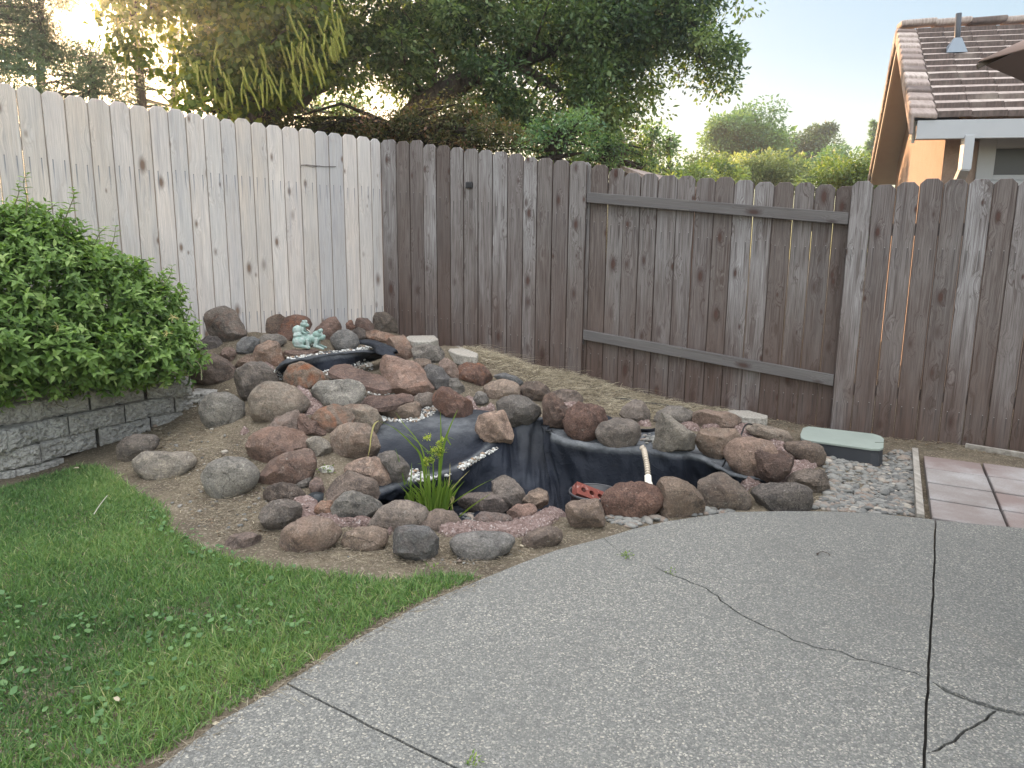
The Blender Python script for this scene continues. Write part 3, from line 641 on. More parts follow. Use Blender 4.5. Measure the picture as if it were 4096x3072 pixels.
def rock(frm, outline, col, label, rust=0., zb=None, th=.8, lava=False, rough=1., facets=5, name='rock', group=None, soft=.0, cat=None, up=0.):
    _rk[0] += 1; seed = _rk[0]; rr = np.random.RandomState(seed*7+3)
    P = [fr(frm, *q) for q in pts(outline)]; P = np.array(P)
    ib = P[:, 1].argmax(); ub = P[:, 0].mean()*.5+P[ib, 0]*.5; vb = P[:, 1].max()
    h = (np.array(cast(BV, ub, vb)[0]) if zb is None else at(ub, vb, zb))
    Yb = h[1]; wpx = P[:, 0].max()-P[:, 0].min(); hpx = P[:, 1].max()-P[:, 1].min()
    D = th*.5*math.sqrt(wpx*max(hpx, wpx*.5))*Yb/FPX
    Yc = Yb+D*.75+up
    Q = np.array([atY(u, v, Yc) for u, v in P])[:, [0, 2]]
    zmin = Q[:, 1].min(); zmid = Q[:, 1].mean(); Q[:, 1] = np.where(Q[:, 1] < zmid, zmid+(Q[:, 1]-zmid)*(1.06 if (zb is not None or (group == GB and frm in '67')) else 1.3), Q[:, 1])
    c, rad = polar(Q)
    if group in (GP, GM, GB): rad = rad*1.045
    big = wpx > 190
    U, F = ICO[4]
    lat = U[:, 1]; ab = np.hypot(U[:, 0], U[:, 2]); ang = np.arctan2(U[:, 2], U[:, 0]); K = len(rad)
    k = (ang/(2*math.pi)*K) % K; k0 = np.floor(k).astype(int) % K; fk = k-np.floor(k); rv = rad[k0]*(1-fk)+rad[(k0+1) % K]*fk
    s = ab**.82
    X = np.cos(ang)*rv*s; Z = np.sin(ang)*rv*s; Y = np.sign(lat)*np.abs(lat)**.85*D
    W = np.stack([X, Y, Z], 1); sz = math.sqrt(rad.mean()*D)
    # flat broken faces
    ext = np.array([rad.mean(), D, rad.mean()])
    facets = int(facets*1.5+1)
    for i in range(facets+6):
        if i < facets: m = rr.normal(size=3)*[.8, 0, .9]; m[1] = -abs(rr.normal())*.7-.5
        else: m = rr.normal(size=3); m[1] = -abs(m[1])*.9
        m /= np.linalg.norm(m); dd = W@m; mx = dd.max(); lim = mx*(rr.uniform(.66, .86) if i < facets else rr.uniform(.84, .96))
        ov = np.clip(dd-lim, 0, None); W -= np.outer(ov*(.93-soft), m)
    nz = np.empty(len(W)); off = Vector((seed*3.7, seed*1.3, seed*.7)); sc1 = 1.6/sz
    nl = []
    for i, p in enumerate(W):
        v = Vector(p)
        nl.append(mnoise.fractal(v*sc1+off, .9, 2., 3)*.07*sz+mnoise.fractal(v*38+off, .8, 2., 3)*.0045+(mnoise.ridged_multi_fractal(v*sc1*1.3+off*2, .9, 2., 3, 1., 2.)-1.)*.012*sz*rough)
    Nn = W/np.linalg.norm(W, axis=1, keepdims=True); W = W+Nn*(np.array(nl)*rough*(1.5 if lava else 1.))[:, None]
    o = mesh_np(name, W, F, M['lava' if lava else 'rock'], smooth=True)
    if not soft: o.data.set_sharp_from_angle(angle=R(24))
    o.location = (c[0], Yc, c[1]); kk = rr.uniform(.74, 1.16); kr = rr.uniform(.97, 1.03); cc_ = mixcol(col); o.color = (cc_[0]*kk*kr, cc_[1]*kk, cc_[2]*kk/kr, rust)
    tag(o, label, cat or ('boulder' if name == 'boulder' else 'rock'), group)
    return o
def slab(frm, outline, col, label, z0, tilt=.35, thick=.035, rust=.1, name='slate_slab', mat='rock', cat='stone slab', group=None, bot=None):
    """thin flat stone: its outline is the top face, which rises away from the viewer"""
    P = np.array([fr(frm, *q) for q in pts(outline)]); rr = random.Random(len(outline)+int(P[0, 0]))
    vb = P[:, 1].max(); u0 = P[:, 0].mean(); h = at(u0, vb, z0); T = []
    for u, v in P:
        d = ray(u, v); t = (z0-EYE-tilt*h[1])/(d[2]-tilt*d[1]); T.append((d[0]*t, d[1]*t, EYE+d[2]*t))
    T = np.array(T); K = 48; c, rad = polar(T[:, :2], K, .8); n0 = 12; v = []; f = []
    def top(x, y): return z0+tilt*(y-h[1])
    for side in (1, -1):
        for i in range(n0+1):
            for k in range(K):
                t = 2*math.pi*k/K; s = i/n0; r_ = rad[k]*s; x, y = c[0]+math.cos(t)*r_, c[1]+math.sin(t)*r_
                z = top(x, y)+(0 if side > 0 else -thick*(1 if s < .9 else .8)); z += mnoise.fractal(Vector((x*9, y*9, side*3)), .8, 2., 4)*.012
                z += .006*round(mnoise.noise(Vector((x*6, y*9, 1.5)))*2); v.append((x, y, z))
    m = (n0+1)*K
    for sd in (0, 1):
        for i in range(n0):
            for k in range(K):
                a, b = sd*m+i*K+k, sd*m+i*K+(k+1) % K; q = (a, b, b+K, a+K)
                if i == 0: q = (a, b+K, a+K)
                f.append(q[::-1] if sd == 0 else q)
    for k in range(K): f.append((n0*K+k, n0*K+(k+1) % K, m+n0*K+(k+1) % K, m+n0*K+k))
    f = [q if True else q for q in f]
    cc = np.mean(v, axis=0); v = [tuple(np.array(p)-cc) for p in v]
    o = mesh_np(name, v, f, M[mat], smooth=False); o.location = cc; o.color = (*mixcol(col), rust); tag(o, label, cat, group)
    bm = bmesh.new(); bm.from_mesh(o.data); bmesh.ops.remove_doubles(bm, verts=bm.verts, dist=1e-5); bmesh.ops.recalc_face_normals(bm, faces=bm.faces); bm.to_mesh(o.data); bm.free()
    return o
GP, GM, GF, GB = 'rocks of the waterfall pile', 'rocks along the pale fence', 'rocks ringing the front of the pond', 'rocks ringing the back of the pond'
def make_rocks():
    global BV; BV = bvhs()
    r = rock
    # ---- along the fence
    r('5', '197,225 250,195 320,155 395,150 440,200 515,330 480,385 400,400 270,350 205,280', 'bg', 'large two-tone boulder leaning against the pale fence, nearest the leafy shrub', .3, name='boulder', group=GM, facets=6, up=-.05)
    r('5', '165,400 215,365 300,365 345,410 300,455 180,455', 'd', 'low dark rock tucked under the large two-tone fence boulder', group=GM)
    r('5', '605,280 640,215 700,172 790,175 830,215 800,300 740,345 640,325', 'b', 'brown rock against the pale fence, left of the red triangular one', .15, group=GM)
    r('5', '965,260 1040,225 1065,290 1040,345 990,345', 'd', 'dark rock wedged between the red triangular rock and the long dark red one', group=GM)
    r('5', '1045,250 1060,205 1130,193 1200,202 1270,220 1290,265 1160,275 1090,275', 'rd', 'long dark red rock lying against the pale fence above the frogs', .2, group=GM, lava=True)
    r('5', '1205,270 1230,228 1290,235 1325,290 1270,318 1220,303', 'r', 'small dark red rock beside the long one at the fence', .3, group=GM)
    r('5', '1310,265 1350,226 1420,235 1462,290 1440,325 1340,310', 'rd', 'squat dark red rock touching the grey rock in the fence corner', .2, group=GM)
    r('5', '1432,230 1480,195 1550,190 1620,240 1655,300 1620,335 1500,330 1445,285', 'gb', 'rounded grey-brown boulder in front of the fence corner', group=GM, name='boulder')
    r('5', '1655,315 1690,278 1780,298 1850,325 1935,340 1925,365 1780,360 1680,350', 'd', 'low dark rocks under dry stems against the first dark boards', group=GM)
    r('5', '730,345 775,250 830,218 960,212 1000,270 960,345 900,410 745,375', 'r', 'red rock with a triangular rusty face directly behind the frog statue', .75, group=GM, name='boulder', facets=6)
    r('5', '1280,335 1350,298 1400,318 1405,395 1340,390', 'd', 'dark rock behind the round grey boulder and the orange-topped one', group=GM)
    r('5', '1410,335 1480,318 1600,352 1650,372 1590,420 1480,405 1415,385', 'tr', 'brown rock topped with an orange crust above the liner fold', .7, group=GM)
    r('5', '1030,312 1120,240 1170,218 1212,280 1222,303 1200,335 1120,395 1060,385', 'rp', 'pinkish red rock leaning right behind the frog statue', .25, group=GM, name='boulder')
    r('5', '1150,375 1200,325 1270,315 1330,350 1358,420 1300,458 1190,445', 'gu', 'round smooth grey boulder to the right of the frog statue', group=GM, soft=.3)
    r('5', '610,395 660,352 740,348 810,370 815,415 720,435 630,425', 'g', 'low flat grey rock to the left of the frog statue', group=GM)
    # ---- pile, left side
    r('5', '455,430 490,375 560,370 620,385 600,440 560,500 470,500', 'u', 'jagged blue-grey rock behind the speckled tan boulder', group=GP, facets=8)
    r('5', '335,500 360,450 420,445 442,490 400,562 350,555', 'p', 'small rough pinkish rock among stems below the two-tone boulder', group=GP)
    r('5', '440,600 465,550 510,505 560,500 620,540 622,575 500,590 465,625', 'pt', 'rough crusty pink rock between the shrub-side boulder and the speckled tan one', .2, group=GP, lava=True)
    r('5', '555,460 590,400 680,396 745,410 775,470 812,540 790,582 730,588 640,548 560,505', 'tp', 'speckled tan boulder at the left end of the black ledge', .5, group=GP, name='boulder')
    r('5', '30,570 130,520 240,497 330,530 400,580 457,640 437,702 370,742 240,722 120,685 50,630', 'bk', 'wide brown boulder on the end of the block wall beside the shrub', .1, group=GP, name='boulder', facets=7)
    r('5', '435,682 470,612 560,562 640,572 712,620 742,702 650,732 580,800 540,845 480,825 440,745', 'gk', 'dark grey boulder with a split left face above the block wall end', group=GP, name='boulder', facets=7)
    r('5', '803,642 840,570 930,558 1000,588 1060,622 1122,690 1060,725 960,765 880,735 820,695', 'tb', 'fractured rust-orange boulder just below the black ledge', 1., group=GP, name='boulder', facets=8)
    r('5', '1085,650 1200,648 1258,690 1180,710 1100,705', 'g', 'small grey rock under the upper red slate slab', group=GP)
    r('5', '568,832 600,760 660,713 760,716 870,753 960,830 972,872 900,915 820,985 720,996 620,973 580,902', 'Gt', 'large smooth tan-grey boulder in the middle of the left slope', .15, group=GP, name='boulder', facets=3, soft=.3)
    r('5', '190,872 220,810 300,786 400,798 490,860 487,942 440,992 340,1024 260,1013 210,952', 'Gg', 'rounded pitted grey boulder on bare soil by the end of the block wall', group=GP, name='boulder', facets=3, soft=.3)
    r('5', '1015,762 1060,708 1180,698 1300,686 1352,718 1387,770 1360,832 1250,884 1160,895 1090,902 1040,852', 'GGw', 'pale whitish flat-topped boulder left of the lower slate slab', group=GP, name='boulder', facets=6)
    r('5', '1430,545 1500,506 1580,518 1680,548 1780,553 1842,640 1888,720 1882,792 1810,822 1700,774 1600,734 1540,645 1450,595', 'pp', 'big angular pink boulder right of the two slate slabs', .3, group=GP, name='boulder', facets=9)
    r('5', '1730,832 1800,788 1890,778 1903,842 1862,890 1790,890', 'gb', 'grey-brown rock under the big pink boulder', group=GP)
    r('5', '1478,922 1540,878 1660,863 1770,848 1812,892 1782,955 1690,972 1560,960', 'tb', 'flat-bottomed tan rock beneath the lower slate slab, at the top of the liner', .1, group=GP)
    r('5', '990,992 1060,910 1160,871 1250,898 1312,970 1302,1012 1200,1044 1150,1080 1060,1044', 'tb', 'rusty brown rounded boulder left of the white-stained one', .9, group=GP, name='boulder')
    r('5', '1215,892 1290,868 1420,878 1480,918 1518,980 1460,1065 1380,1044 1300,994', 'Gt', 'tan boulder with a white mineral stain at the upper left corner of the liner', .35, group=GP, name='boulder')
    r('5', '1145,1092 1200,1040 1320,1016 1420,1038 1472,1110 1497,1202 1450,1264 1300,1285 1180,1275 1158,1182', 'bt', 'blocky brown boulder at the left edge of the liner', .2, group=GP, name='boulder', facets=7)
    r('5', '650,1062 750,965 890,910 922,1000 942,1085 800,1060', 'gp', 'pointed grey and red rock standing behind the big reddish oval boulder', .25, group=GP, facets=4)
    r('5', '515,1182 540,1110 640,1060 790,1044 900,1073 977,1140 962,1202 880,1234 780,1264 700,1305 600,1285 530,1243', 'rb', 'big reddish oval boulder on the left slope above the tilted rectangular one', .25, group=GP, name='boulder', facets=4)
    r('5', '605,1392 660,1310 800,1243 950,1205 1002,1240 1017,1330 982,1402 850,1455 700,1475 630,1453', 'rb', 'tilted rectangular reddish boulder with a dark right end', .2, group=GP, name='boulder', facets=6)
    r('5', '960,1182 980,1120 1060,1108 1132,1150 1152,1212 1080,1255 1000,1255', 'gG', 'grey-green rock between the reddish oval and the blocky brown boulder', group=GP)
    r('5', '895,985 940,920 960,960 1060,1040 1152,1085 1130,1115 1000,1110 940,1065', 'rp', 'twisted chunk of dark pink mortar stone below the rusty rounded boulder', group=GP, lava=True, rough=1.6)
    # ---- in the soil on the left
    r('4', '872,1292 900,1200 960,1186 1130,1188 1162,1225 1140,1282 1020,1322 1000,1375 900,1372', 'gk', 'smooth grey rock half sunk in soil, behind the flat pale grey one', group='rocks set in the bare soil', facets=3, soft=.4)
    r('4', '988,1367 1040,1315 1200,1318 1380,1318 1432,1365 1400,1424 1330,1475 1230,1506 1100,1485 1020,1434', 'gG', 'flat-topped pale grey rock in bare soil nearest the lawn corner', group='rocks set in the bare soil', facets=3, soft=.4)
    r('5', '215,1382 260,1300 370,1263 480,1268 570,1318 614,1380 580,1444 500,1505 400,1546 290,1516 230,1454', 'Gg', 'round pale grey boulder with dark nicks sitting alone on the soil', group='rocks set in the bare soil', name='boulder', facets=1, soft=.6, rough=.6)
    r('8', '90,602 150,540 240,523 330,548 400,608 372,645 250,665 120,645', 'b', 'low grey-brown pitted rock below the tilted rectangular boulder', group='rocks set in the bare soil', facets=2, soft=.3, lava=True)
    r('8', '35,812 70,730 150,668 260,656 350,678 377,720 362,785 290,835 210,885 170,855 80,835', 'gk', 'worn grey rock with a scooped side at the left corner of the ring', group='rocks set in the bare soil', facets=4)
    r('g', '1165,492 1200,450 1290,440 1370,460 1392,490 1300,514 1200,516', 'rg', 'small reddish stone barely showing in the soil by the lawn', group='rocks set in the bare soil')
    r('8', '300,535 440,480 452,520 400,562 330,562', 'g', 'grey rock under the right end of the tilted rectangular boulder', group=GP)
    r('8', '430,562 470,478 520,488 547,582 500,614', 'p', 'small upright pink stone above the tin in the left of the ring', group=GP)
    r('8', '500,415 560,395 620,400 600,445 520,448', 'w', 'small rough white stone among weeds in the left of the pond ring', group=GP)
    # ---- front ring
    r('8', '540,582 620,480 700,438 790,468 900,498 962,540 942,592 900,645 720,650 640,668 560,650', 'b', 'broad brown boulder with a ridged top at the left of the pond', .05, group=GF, name='boulder', facets=5)
    r('8', '690,442 740,380 860,336 950,348 1032,430 1042,480 1012,562 960,580 900,505 760,465', 'pt', 'layered pinkish boulder behind the broad brown one', .2, group=GF, name='boulder', up=.05)
    r('8', '920,342 960,288 1050,286 1120,350 1177,420 1140,494 1080,530 1030,515 1040,430 980,365', 'gd', 'dark grey boulder beside the white pebbles at the liner lip', group=GF, name='boulder')
    r('8', '450,724 520,668 600,656 622,700 652,792 560,755 480,740', 'rt', 'small rusty red rock left of the blue-grey boulder in the front ring', .7, group=GF)
    r('8', '610,692 680,608 760,594 870,628 982,690 972,722 900,775 850,825 780,805 660,805 620,754', 'uG', 'blue-grey boulder with a folded right side in the front ring', group=GF, name='boulder', facets=8)
    r('8', '870,812 950,720 1050,666 1160,663 1262,700 1312,750 1250,834 1120,866 1000,873 900,850', 'pG', 'smooth pale pink oval boulder in front of the tall water plant', group=GF, name='boulder', facets=1, soft=.6, rough=.6)
    r('8', '1200,842 1290,760 1380,726 1500,743 1552,810 1562,852 1450,875 1300,870', 'b', 'rounded brown boulder just right of the pale pink oval one', group=GF, name='boulder', facets=3)
    r('8', '230,922 270,850 350,798 470,781 580,808 662,870 642,922 540,995 400,1036 280,1016 240,983', 'tp', 'big pinkish tan dome boulder at the left end of the outer front row', .15, group=GF, name='boulder', facets=2, soft=.4)
    r('8', '670,962 700,900 800,858 930,853 1002,880 1007,952 930,1004 830,1026 700,1010', 'tb', 'low tan boulder second from the left in the outer front row', .1, group=GF, name='boulder', facets=2, soft=.3)
    r('8', '1040,922 1080,858 1200,848 1320,868 1392,950 1402,1052 1340,1114 1200,1095 1080,1035 1050,984', 'u', 'bluish mottled boulder nearest the lawn in the outer front row', .1, group=GF, name='boulder', facets=4)
    r('8', '1475,962 1540,915 1700,893 1880,903 1952,950 1932,1002 1800,1064 1640,1090 1540,1054 1490,1004', 'gu', 'low grey oval boulder next to the patio edge in the outer front row', group=GF, name='boulder', facets=2, soft=.4)
    r('8', '2000,952 2050,900 2150,858 2212,848 2290,870 2302,932 2180,995 2060,1005', 'b', 'long brown rock closest to the patio at the right end of the outer front row', group=GF, name='boulder', facets=2, soft=.3)
    r('8', '1530,692 1570,620 1680,603 1850,608 1912,680 1902,732 1780,760 1600,725', 'bk', 'flat-topped brown rock with leaf litter on it, inside the pond', group='rocks inside the pond', zb=-.17)
    r('8', '1780,522 1860,468 1950,508 2032,610 2012,692 1930,714 1800,624', 'bg', 'pointed brown rock standing inside the pond', group='rocks inside the pond', zb=-.15)
    r('8', '2010,662 2060,590 2140,561 2202,600 2214,662 2130,704 2060,694', 'bt', 'small brown rock beside the pointed one inside the pond', group='rocks inside the pond', zb=-.12)
    r('8', '1890,752 1960,690 2070,678 2122,710 2050,784 1960,835 1900,795', 'rp', 'flat reddish stone on the pond edge in front of the pointed rock', .3, group=GF, zb=-.06)
    r('8', '1640,802 1700,745 1800,753 1900,758 1957,820 1900,864 1700,856 1650,835', 'up', 'blue and pink rock on the pond edge right of the rounded brown boulder', .2, group=GF, zb=-.03)
    r('7', '-70,1292 -60,1240 0,1230 60,1218 200,1213 237,1250 243,1382 130,1445 0,1455 -60,1402', 'b', 'boxy brown boulder left of the big red-brown oval by the patio', .05, group=GF, name='boulder', facets=5)
    r('7', '225,1192 280,1130 400,1088 560,1083 680,1128 718,1190 660,1274 560,1345 420,1360 280,1315 235,1254', 'r', 'big red-brown pitted oval boulder in front of the brick', .1, group=GF, name='boulder', facets=2, soft=.5, lava=True)
    r('7', '655,1112 700,1048 790,1033 860,1058 882,1078 960,1098 1022,1180 1027,1262 900,1335 750,1360 690,1325 650,1202', 'bt', 'lumpy double-humped brown boulder in front of the white pipe end', .1, group=GF, name='boulder', facets=3)
    r('7', '1000,1082 1060,1028 1200,1001 1300,1048 1382,1150 1402,1232 1340,1275 1180,1285 1050,1264 1010,1184', 'bg', 'round-shouldered dark brown boulder in the front right of the ring', .1, group=GF, name='boulder', facets=3, soft=.3)
    r('7', '1425,1152 1480,1093 1620,1093 1780,1083 1872,1120 1893,1202 1850,1294 1700,1303 1550,1295 1470,1234', 'gk', 'wide dark grey boulder at the patio edge, rightmost of the front ring', group=GF, name='boulder', facets=3, soft=.3, lava=True)
    r('7', '1720,1054 1760,1000 1880,963 2000,968 2042,1040 2032,1122 1930,1154 1850,1114 1740,1084', 'gb', 'pitted grey-brown boulder at the right end of the ring by the river pebbles', group=GF, name='boulder', facets=2, lava=True)
    # ---- back ring
    r('5', '1560,402 1600,363 1680,363 1742,440 1773,520 1720,548 1650,522 1600,474', 'tr', 'tan rock leaning right of the black liner fold at the top of the pile', .3, group=GB, name='boulder')
    r('5', '1755,452 1850,428 1960,448 1987,510 1950,565 1850,576 1780,544', 'g', 'rough grey rock directly under the upper concrete block', group=GB, lava=True)
    r('5', '1720,560 1800,525 1880,540 1880,600 1800,640 1740,600', 'bt', 'small brown rock between the big pink boulder and the concrete block', .2, group=GB)
    r('5', '1820,602 1870,573 1960,598 2037,680 2012,742 1920,768 1880,742 1890,692', 'ud', 'dark blue-grey rock right of the big pink boulder', group=GB, name='boulder', facets=6)
    r('5', '1950,542 2010,528 2070,578 2112,660 2060,694 1990,664 1950,604', 'pb', 'pinkish brown rock below the tilted concrete block', .1, group=GB)
    r('6', '305,592 380,565 500,578 560,638 612,730 560,774 440,774 320,694', 'r', 'rust-red flat-faced rock at the edge of the dry grass', .9, group=GB, name='boulder', facets=7)
    r('6', '65,852 120,783 200,788 300,848 400,908 427,990 390,1044 290,1040 180,1004 80,924', 'r', 'long reddish boulder lying above the liner shelf', .3, group=GB, name='boulder', facets=4)
    r('6', '210,692 280,700 340,770 362,852 290,855 220,775', 'g', 'grey rock behind the long reddish boulder', group=GB)
    r('6', '430,852 480,813 540,838 567,912 520,940 440,914', 'g', 'small round grey stone set in pink mortar behind the liner', group=GB)
    r('6', '503,792 580,740 700,710 790,738 837,790 832,852 740,875 660,895 560,865', 'bt', 'wide tan-brown rock with a split front in the back row', .15, group=GB, name='boulder', facets=5)
    r('6', '600,672 700,650 800,678 880,740 840,765 720,720 630,720', 'u', 'flat blue-grey stone behind the tan-brown rocks at the dry grass', group=GB)
    r('6', '838,772 900,733 1010,728 1082,780 1102,840 1040,885 950,900 880,854', 'b', 'brown rock with a small dark hole in its top face', .1, group=GB)
    r('6', '635,932 700,868 830,853 920,888 1012,980 1022,1052 930,1070 850,1125 740,1125 720,1054 640,1004', 'gd', 'large dark grey boulder with a deep hollow above the trapezoid rock', group=GB, name='boulder', facets=5)
    r('6', '438,1112 470,1050 560,1008 690,988 722,1050 768,1180 762,1272 710,1300 620,1265 500,1214 445,1164', 'tp', 'pinkish trapezoid rock resting on the black liner', .1, group=GB, name='boulder', facets=5)
    r('6', '1100,832 1200,798 1330,808 1392,870 1360,925 1260,935 1200,880', 'b', 'flat brown stone half buried in dry grass behind the lava rocks', group=GB)
    r('6', '1050,902 1090,843 1160,838 1232,900 1267,1000 1252,1112 1160,1160 1070,1135 1055,1014', 'rb', 'upright reddish brown boulder with a vertical crack, left of the lava ball', .1, group=GB, name='boulder', facets=4, lava=True)
    r('6', '1248,1082 1280,980 1350,938 1450,928 1550,968 1602,1060 1592,1132 1520,1214 1400,1250 1310,1225 1260,1154', 'r', 'round porous red lava boulder with a pale crusted top', .1, group=GB, name='boulder', facets=1, soft=.5, lava=True, rough=1.4)
    r('6', '1520,1172 1580,1100 1690,1058 1800,1063 1882,1110 1902,1190 1850,1274 1740,1315 1640,1295 1550,1234', 'bg', 'oval grey-brown boulder on the liner rim left of the hose', group=GB, name='boulder', facets=2, soft=.4)
    r('6', '1730,1032 1760,950 1850,895 1920,908 1992,990 1982,1052 1880,1090 1780,1065', 'gb', 'dull earth-coloured rock at the dry grass behind the oval boulder', group=GB)
    r('7', '620,602 680,500 760,458 860,463 942,510 942,572 880,605 780,565 700,565', 'g', 'smooth grey boulder behind the tall pyramid boulder', group=GB, name='boulder', facets=2, soft=.4)
    r('7', '640,802 670,620 710,508 780,558 860,618 952,690 973,762 940,835 800,845 690,840', 'Gg', 'tall pyramid-shaped grey boulder to the right of the hose', group=GB, name='boulder', facets=6, up=-.03)
    r('7', '935,572 970,510 1080,495 1250,513 1342,560 1348,595 1200,608 1060,638 960,625', 'pt', 'long pink flat-topped rock in front of the right concrete block', .15, group=GB, name='boulder', facets=4)
    r('7', '975,732 1040,650 1150,638 1280,638 1348,670 1300,745 1242,794 1222,864 1200,890 1100,855 990,805', 'bt', 'brown boulder with a lumpy front, just right of the pyramid boulder', .2, group=GB, name='boulder', facets=6)
    r('7', '1375,622 1440,596 1580,628 1720,668 1748,720 1700,760 1600,755 1500,704 1400,674', 'tG', 'tan wedge rock reaching towards the green valve box', .1, group=GB, name='boulder', facets=4)
    r('7', '1225,852 1240,780 1320,733 1440,723 1560,748 1622,820 1600,880 1500,1000 1400,1014 1280,954', 'bp', 'large pinkish brown oval boulder left of the dark red one', .05, group=GB, name='boulder', facets=2, soft=.4)
    r('7', '1680,782 1740,750 1880,748 1960,768 2008,830 1992,904 1900,935 1820,884 1740,834', 'b', 'smooth brown boulder nearest the green valve box', group=GB, name='boulder', facets=2, soft=.4)
    r('7', '1408,882 1450,833 1600,826 1760,838 1822,890 1790,944 1650,1015 1570,1085 1480,1065 1450,964', 'rd', 'dark red overhanging boulder at the right end of the pond', .1, group=GB, name='boulder', facets=5, lava=True, up=-.05)
    # ---- slabs
    slab('5', '1135,612 1180,580 1270,570 1400,620 1530,660 1592,720 1560,750 1440,735 1260,676 1150,636', 'rd', 'upper dark red slate slab lying across the dry waterfall', .36, .5, .035)
    slab('5', '1340,860 1440,800 1640,780 1740,798 1752,830 1640,860 1500,882 1380,875', 'rd', 'lower dark red slate slab jutting over the dry waterfall', .27, .3, .04)
    slab('f', '480,1130 700,1090 1000,1068 1240,1103 1100,1150 900,1180 600,1170', 'rd', 'flat dark slate under the frog statue', .53, .12, .03)
    # mortar
    def mort(frm, path, wid, label, z=None, hgt=.055):
        P = [fr(frm, *q) for q in pts(path)]; W = [(hit(*p) if z is None else at(*p, z)) for p in P]
        W = np.array(W); L = np.concatenate([[0], np.cumsum(np.linalg.norm(np.diff(W[:, :2], axis=0), axis=1))]); n = max(8, int(L[-1]/.014)); s = np.linspace(0, L[-1], n)
        cx, cy, cz = [np.interp(s, L, W[:, i]) for i in range(3)]; K = 12; v = []; f = []
        for i in range(n):
            j = min(i, n-2); t = np.array([cx[j+1]-cx[j], cy[j+1]-cy[j]]); t /= np.linalg.norm(t)+1e-9; nn = np.array([-t[1], t[0]]); e = min(1, min(i, n-1-i)/3+.15)
            wv = wid*1.2*(.75+.5*mnoise.noise(Vector((cx[i]*7, cy[i]*7, 2.))))*e
            for k in range(K+1):
                a = -1+2*k/K; x, y = cx[i]+nn[0]*a*wv, cy[i]+nn[1]*a*wv
                zz = cz[i]+hgt*e*(1-a*a)**.5-.02+mnoise.fractal(Vector((x*20, y*20, 5.)), .7, 2., 4)*.02+mnoise.fractal(Vector((x*70, y*70, 5.)), .8, 2., 2)*.003
                v.append((x, y, zz if 0 < k < K else cz[i]-.06))
        for i in range(n-1):
            for k in range(K): a = i*(K+1)+k; f.append((a, a+1, a+K+2, a+K+1))
        o = mesh_np('mortar_strip', v, f, M['mortar'], smooth=True); tag(o, label, 'mortar', 'pink mortar between the rocks')
    mort('8', '400,640 420,720 400,770 520,750 640,800 700,830 800,820 880,850', .075, 'rough pink mortar between the inner and outer rocks at the front left of the ring')
    mort('8', '1000,880 1070,880', .06, 'little patch of pink mortar left of the bluish mottled boulder')
    mort('8', '1370,890 1500,875 1650,865 1800,880 1950,880 2080,830 2212,770', .09, 'long strip of pink mortar behind the low grey oval boulder')
    mort('8', '2050,860 2212,780 2240,730', .08, 'pink mortar between the boxy brown boulder and the reddish stone')
    mort('6', '370,870 400,960 450,1000 560,990 620,950', .06, 'pink mortar between the long reddish boulder and the hollowed one')
    mort('6', '830,800 850,860', .05, 'narrow pink mortar seam between two brown rocks of the back row')
    mort('6', '1240,900 1280,960 1330,930', .07, 'pink mortar behind the round lava boulder')
    mort('7', '490,590 620,620', .06, 'pink mortar block over the dark gap beside the hose')
    mort('7', '870,590 950,640 1030,650', .07, 'pink mortar between the pyramid boulder and the long pink rock')
    mort('7', '1040,640 1200,620 1340,630 1370,690 1500,720 1640,780 1700,830 1850,890', .08, 'long pink mortar seam running behind the right side of the ring')
    mort('7', '1850,880 1800,960 1700,1020 1600,1080', .09, 'thick pink mortar between the dark red and pitted boulders')
    mort('7', '1330,1080 1400,1100 1520,1080', .07, 'pink mortar between the two dark boulders at the front right')
    mort('5', '905,750 960,790 1000,850 1030,910 960,950', .06, 'twisting pink mortar between the big tan-grey and the pale whitish boulder')
    mort('5', '650,540 690,600 720,650 740,700', .05, 'pink mortar down the right side of the dark grey split boulder')
    mort('5', '470,1080 560,1060', .05, 'crumbled pale pink mortar at the left of the big reddish oval boulder')
    # concrete pieces
    def conc(frm, top, hgt, foot, label):
        z = hit(*fr(frm, *foot))[2]+hgt*.92
        P = [at(*fr(frm, *q), z) for q in pts(top)]; c = np.mean(P, axis=0); n = len(P); bm = bmesh.new()
        a = [bm.verts.new(p-c) for p in P]; b = [bm.verts.new((p-c)*[1, 1, 1]-np.array([0, 0, hgt])) for p in P]
        bm.faces.new(a); bm.faces.new(b[::-1])
        for i in range(n): bm.faces.new((a[i], b[i], b[(i+1) % n], a[(i+1) % n]))
        bmesh.ops.recalc_face_normals(bm, faces=bm.faces)
        bmesh.ops.bevel(bm, geom=bm.edges[:], offset=.006, segments=1, affect='EDGES')
        bmesh.ops.triangulate(bm, faces=bm.faces); bmesh.ops.subdivide_edges(bm, edges=bm.edges[:], cuts=3, use_grid_fill=True)
        bmesh.ops.subdivide_edges(bm, edges=[e for e in bm.edges if e.calc_length() > .02], cuts=1)
        for v in bm.verts: v.co += v.co.normalized()*mnoise.fractal((v.co+Vector(c))*35, .7, 2., 3)*.006
        me = bpy.data.meshes.new('concrete_block'); bm.to_mesh(me); bm.free(); me.materials.append(M['conc']); o = bpy.data.objects.new('concrete_block', me); C.objects.link(o); o.location = c
        tag(o, label, 'concrete block', 'loose concrete blocks')
    conc('5', '1690,378 1720,355 1915,352 1945,380 1900,395 1760,400', .095, (1860, 462), 'broken pale concrete block on top of the pile, against the dark fence')
    conc('6', '205,445 235,408 300,405 470,470 462,505 330,490 260,470', .085, (400, 560), 'tilted pale concrete block beside the dry grass')
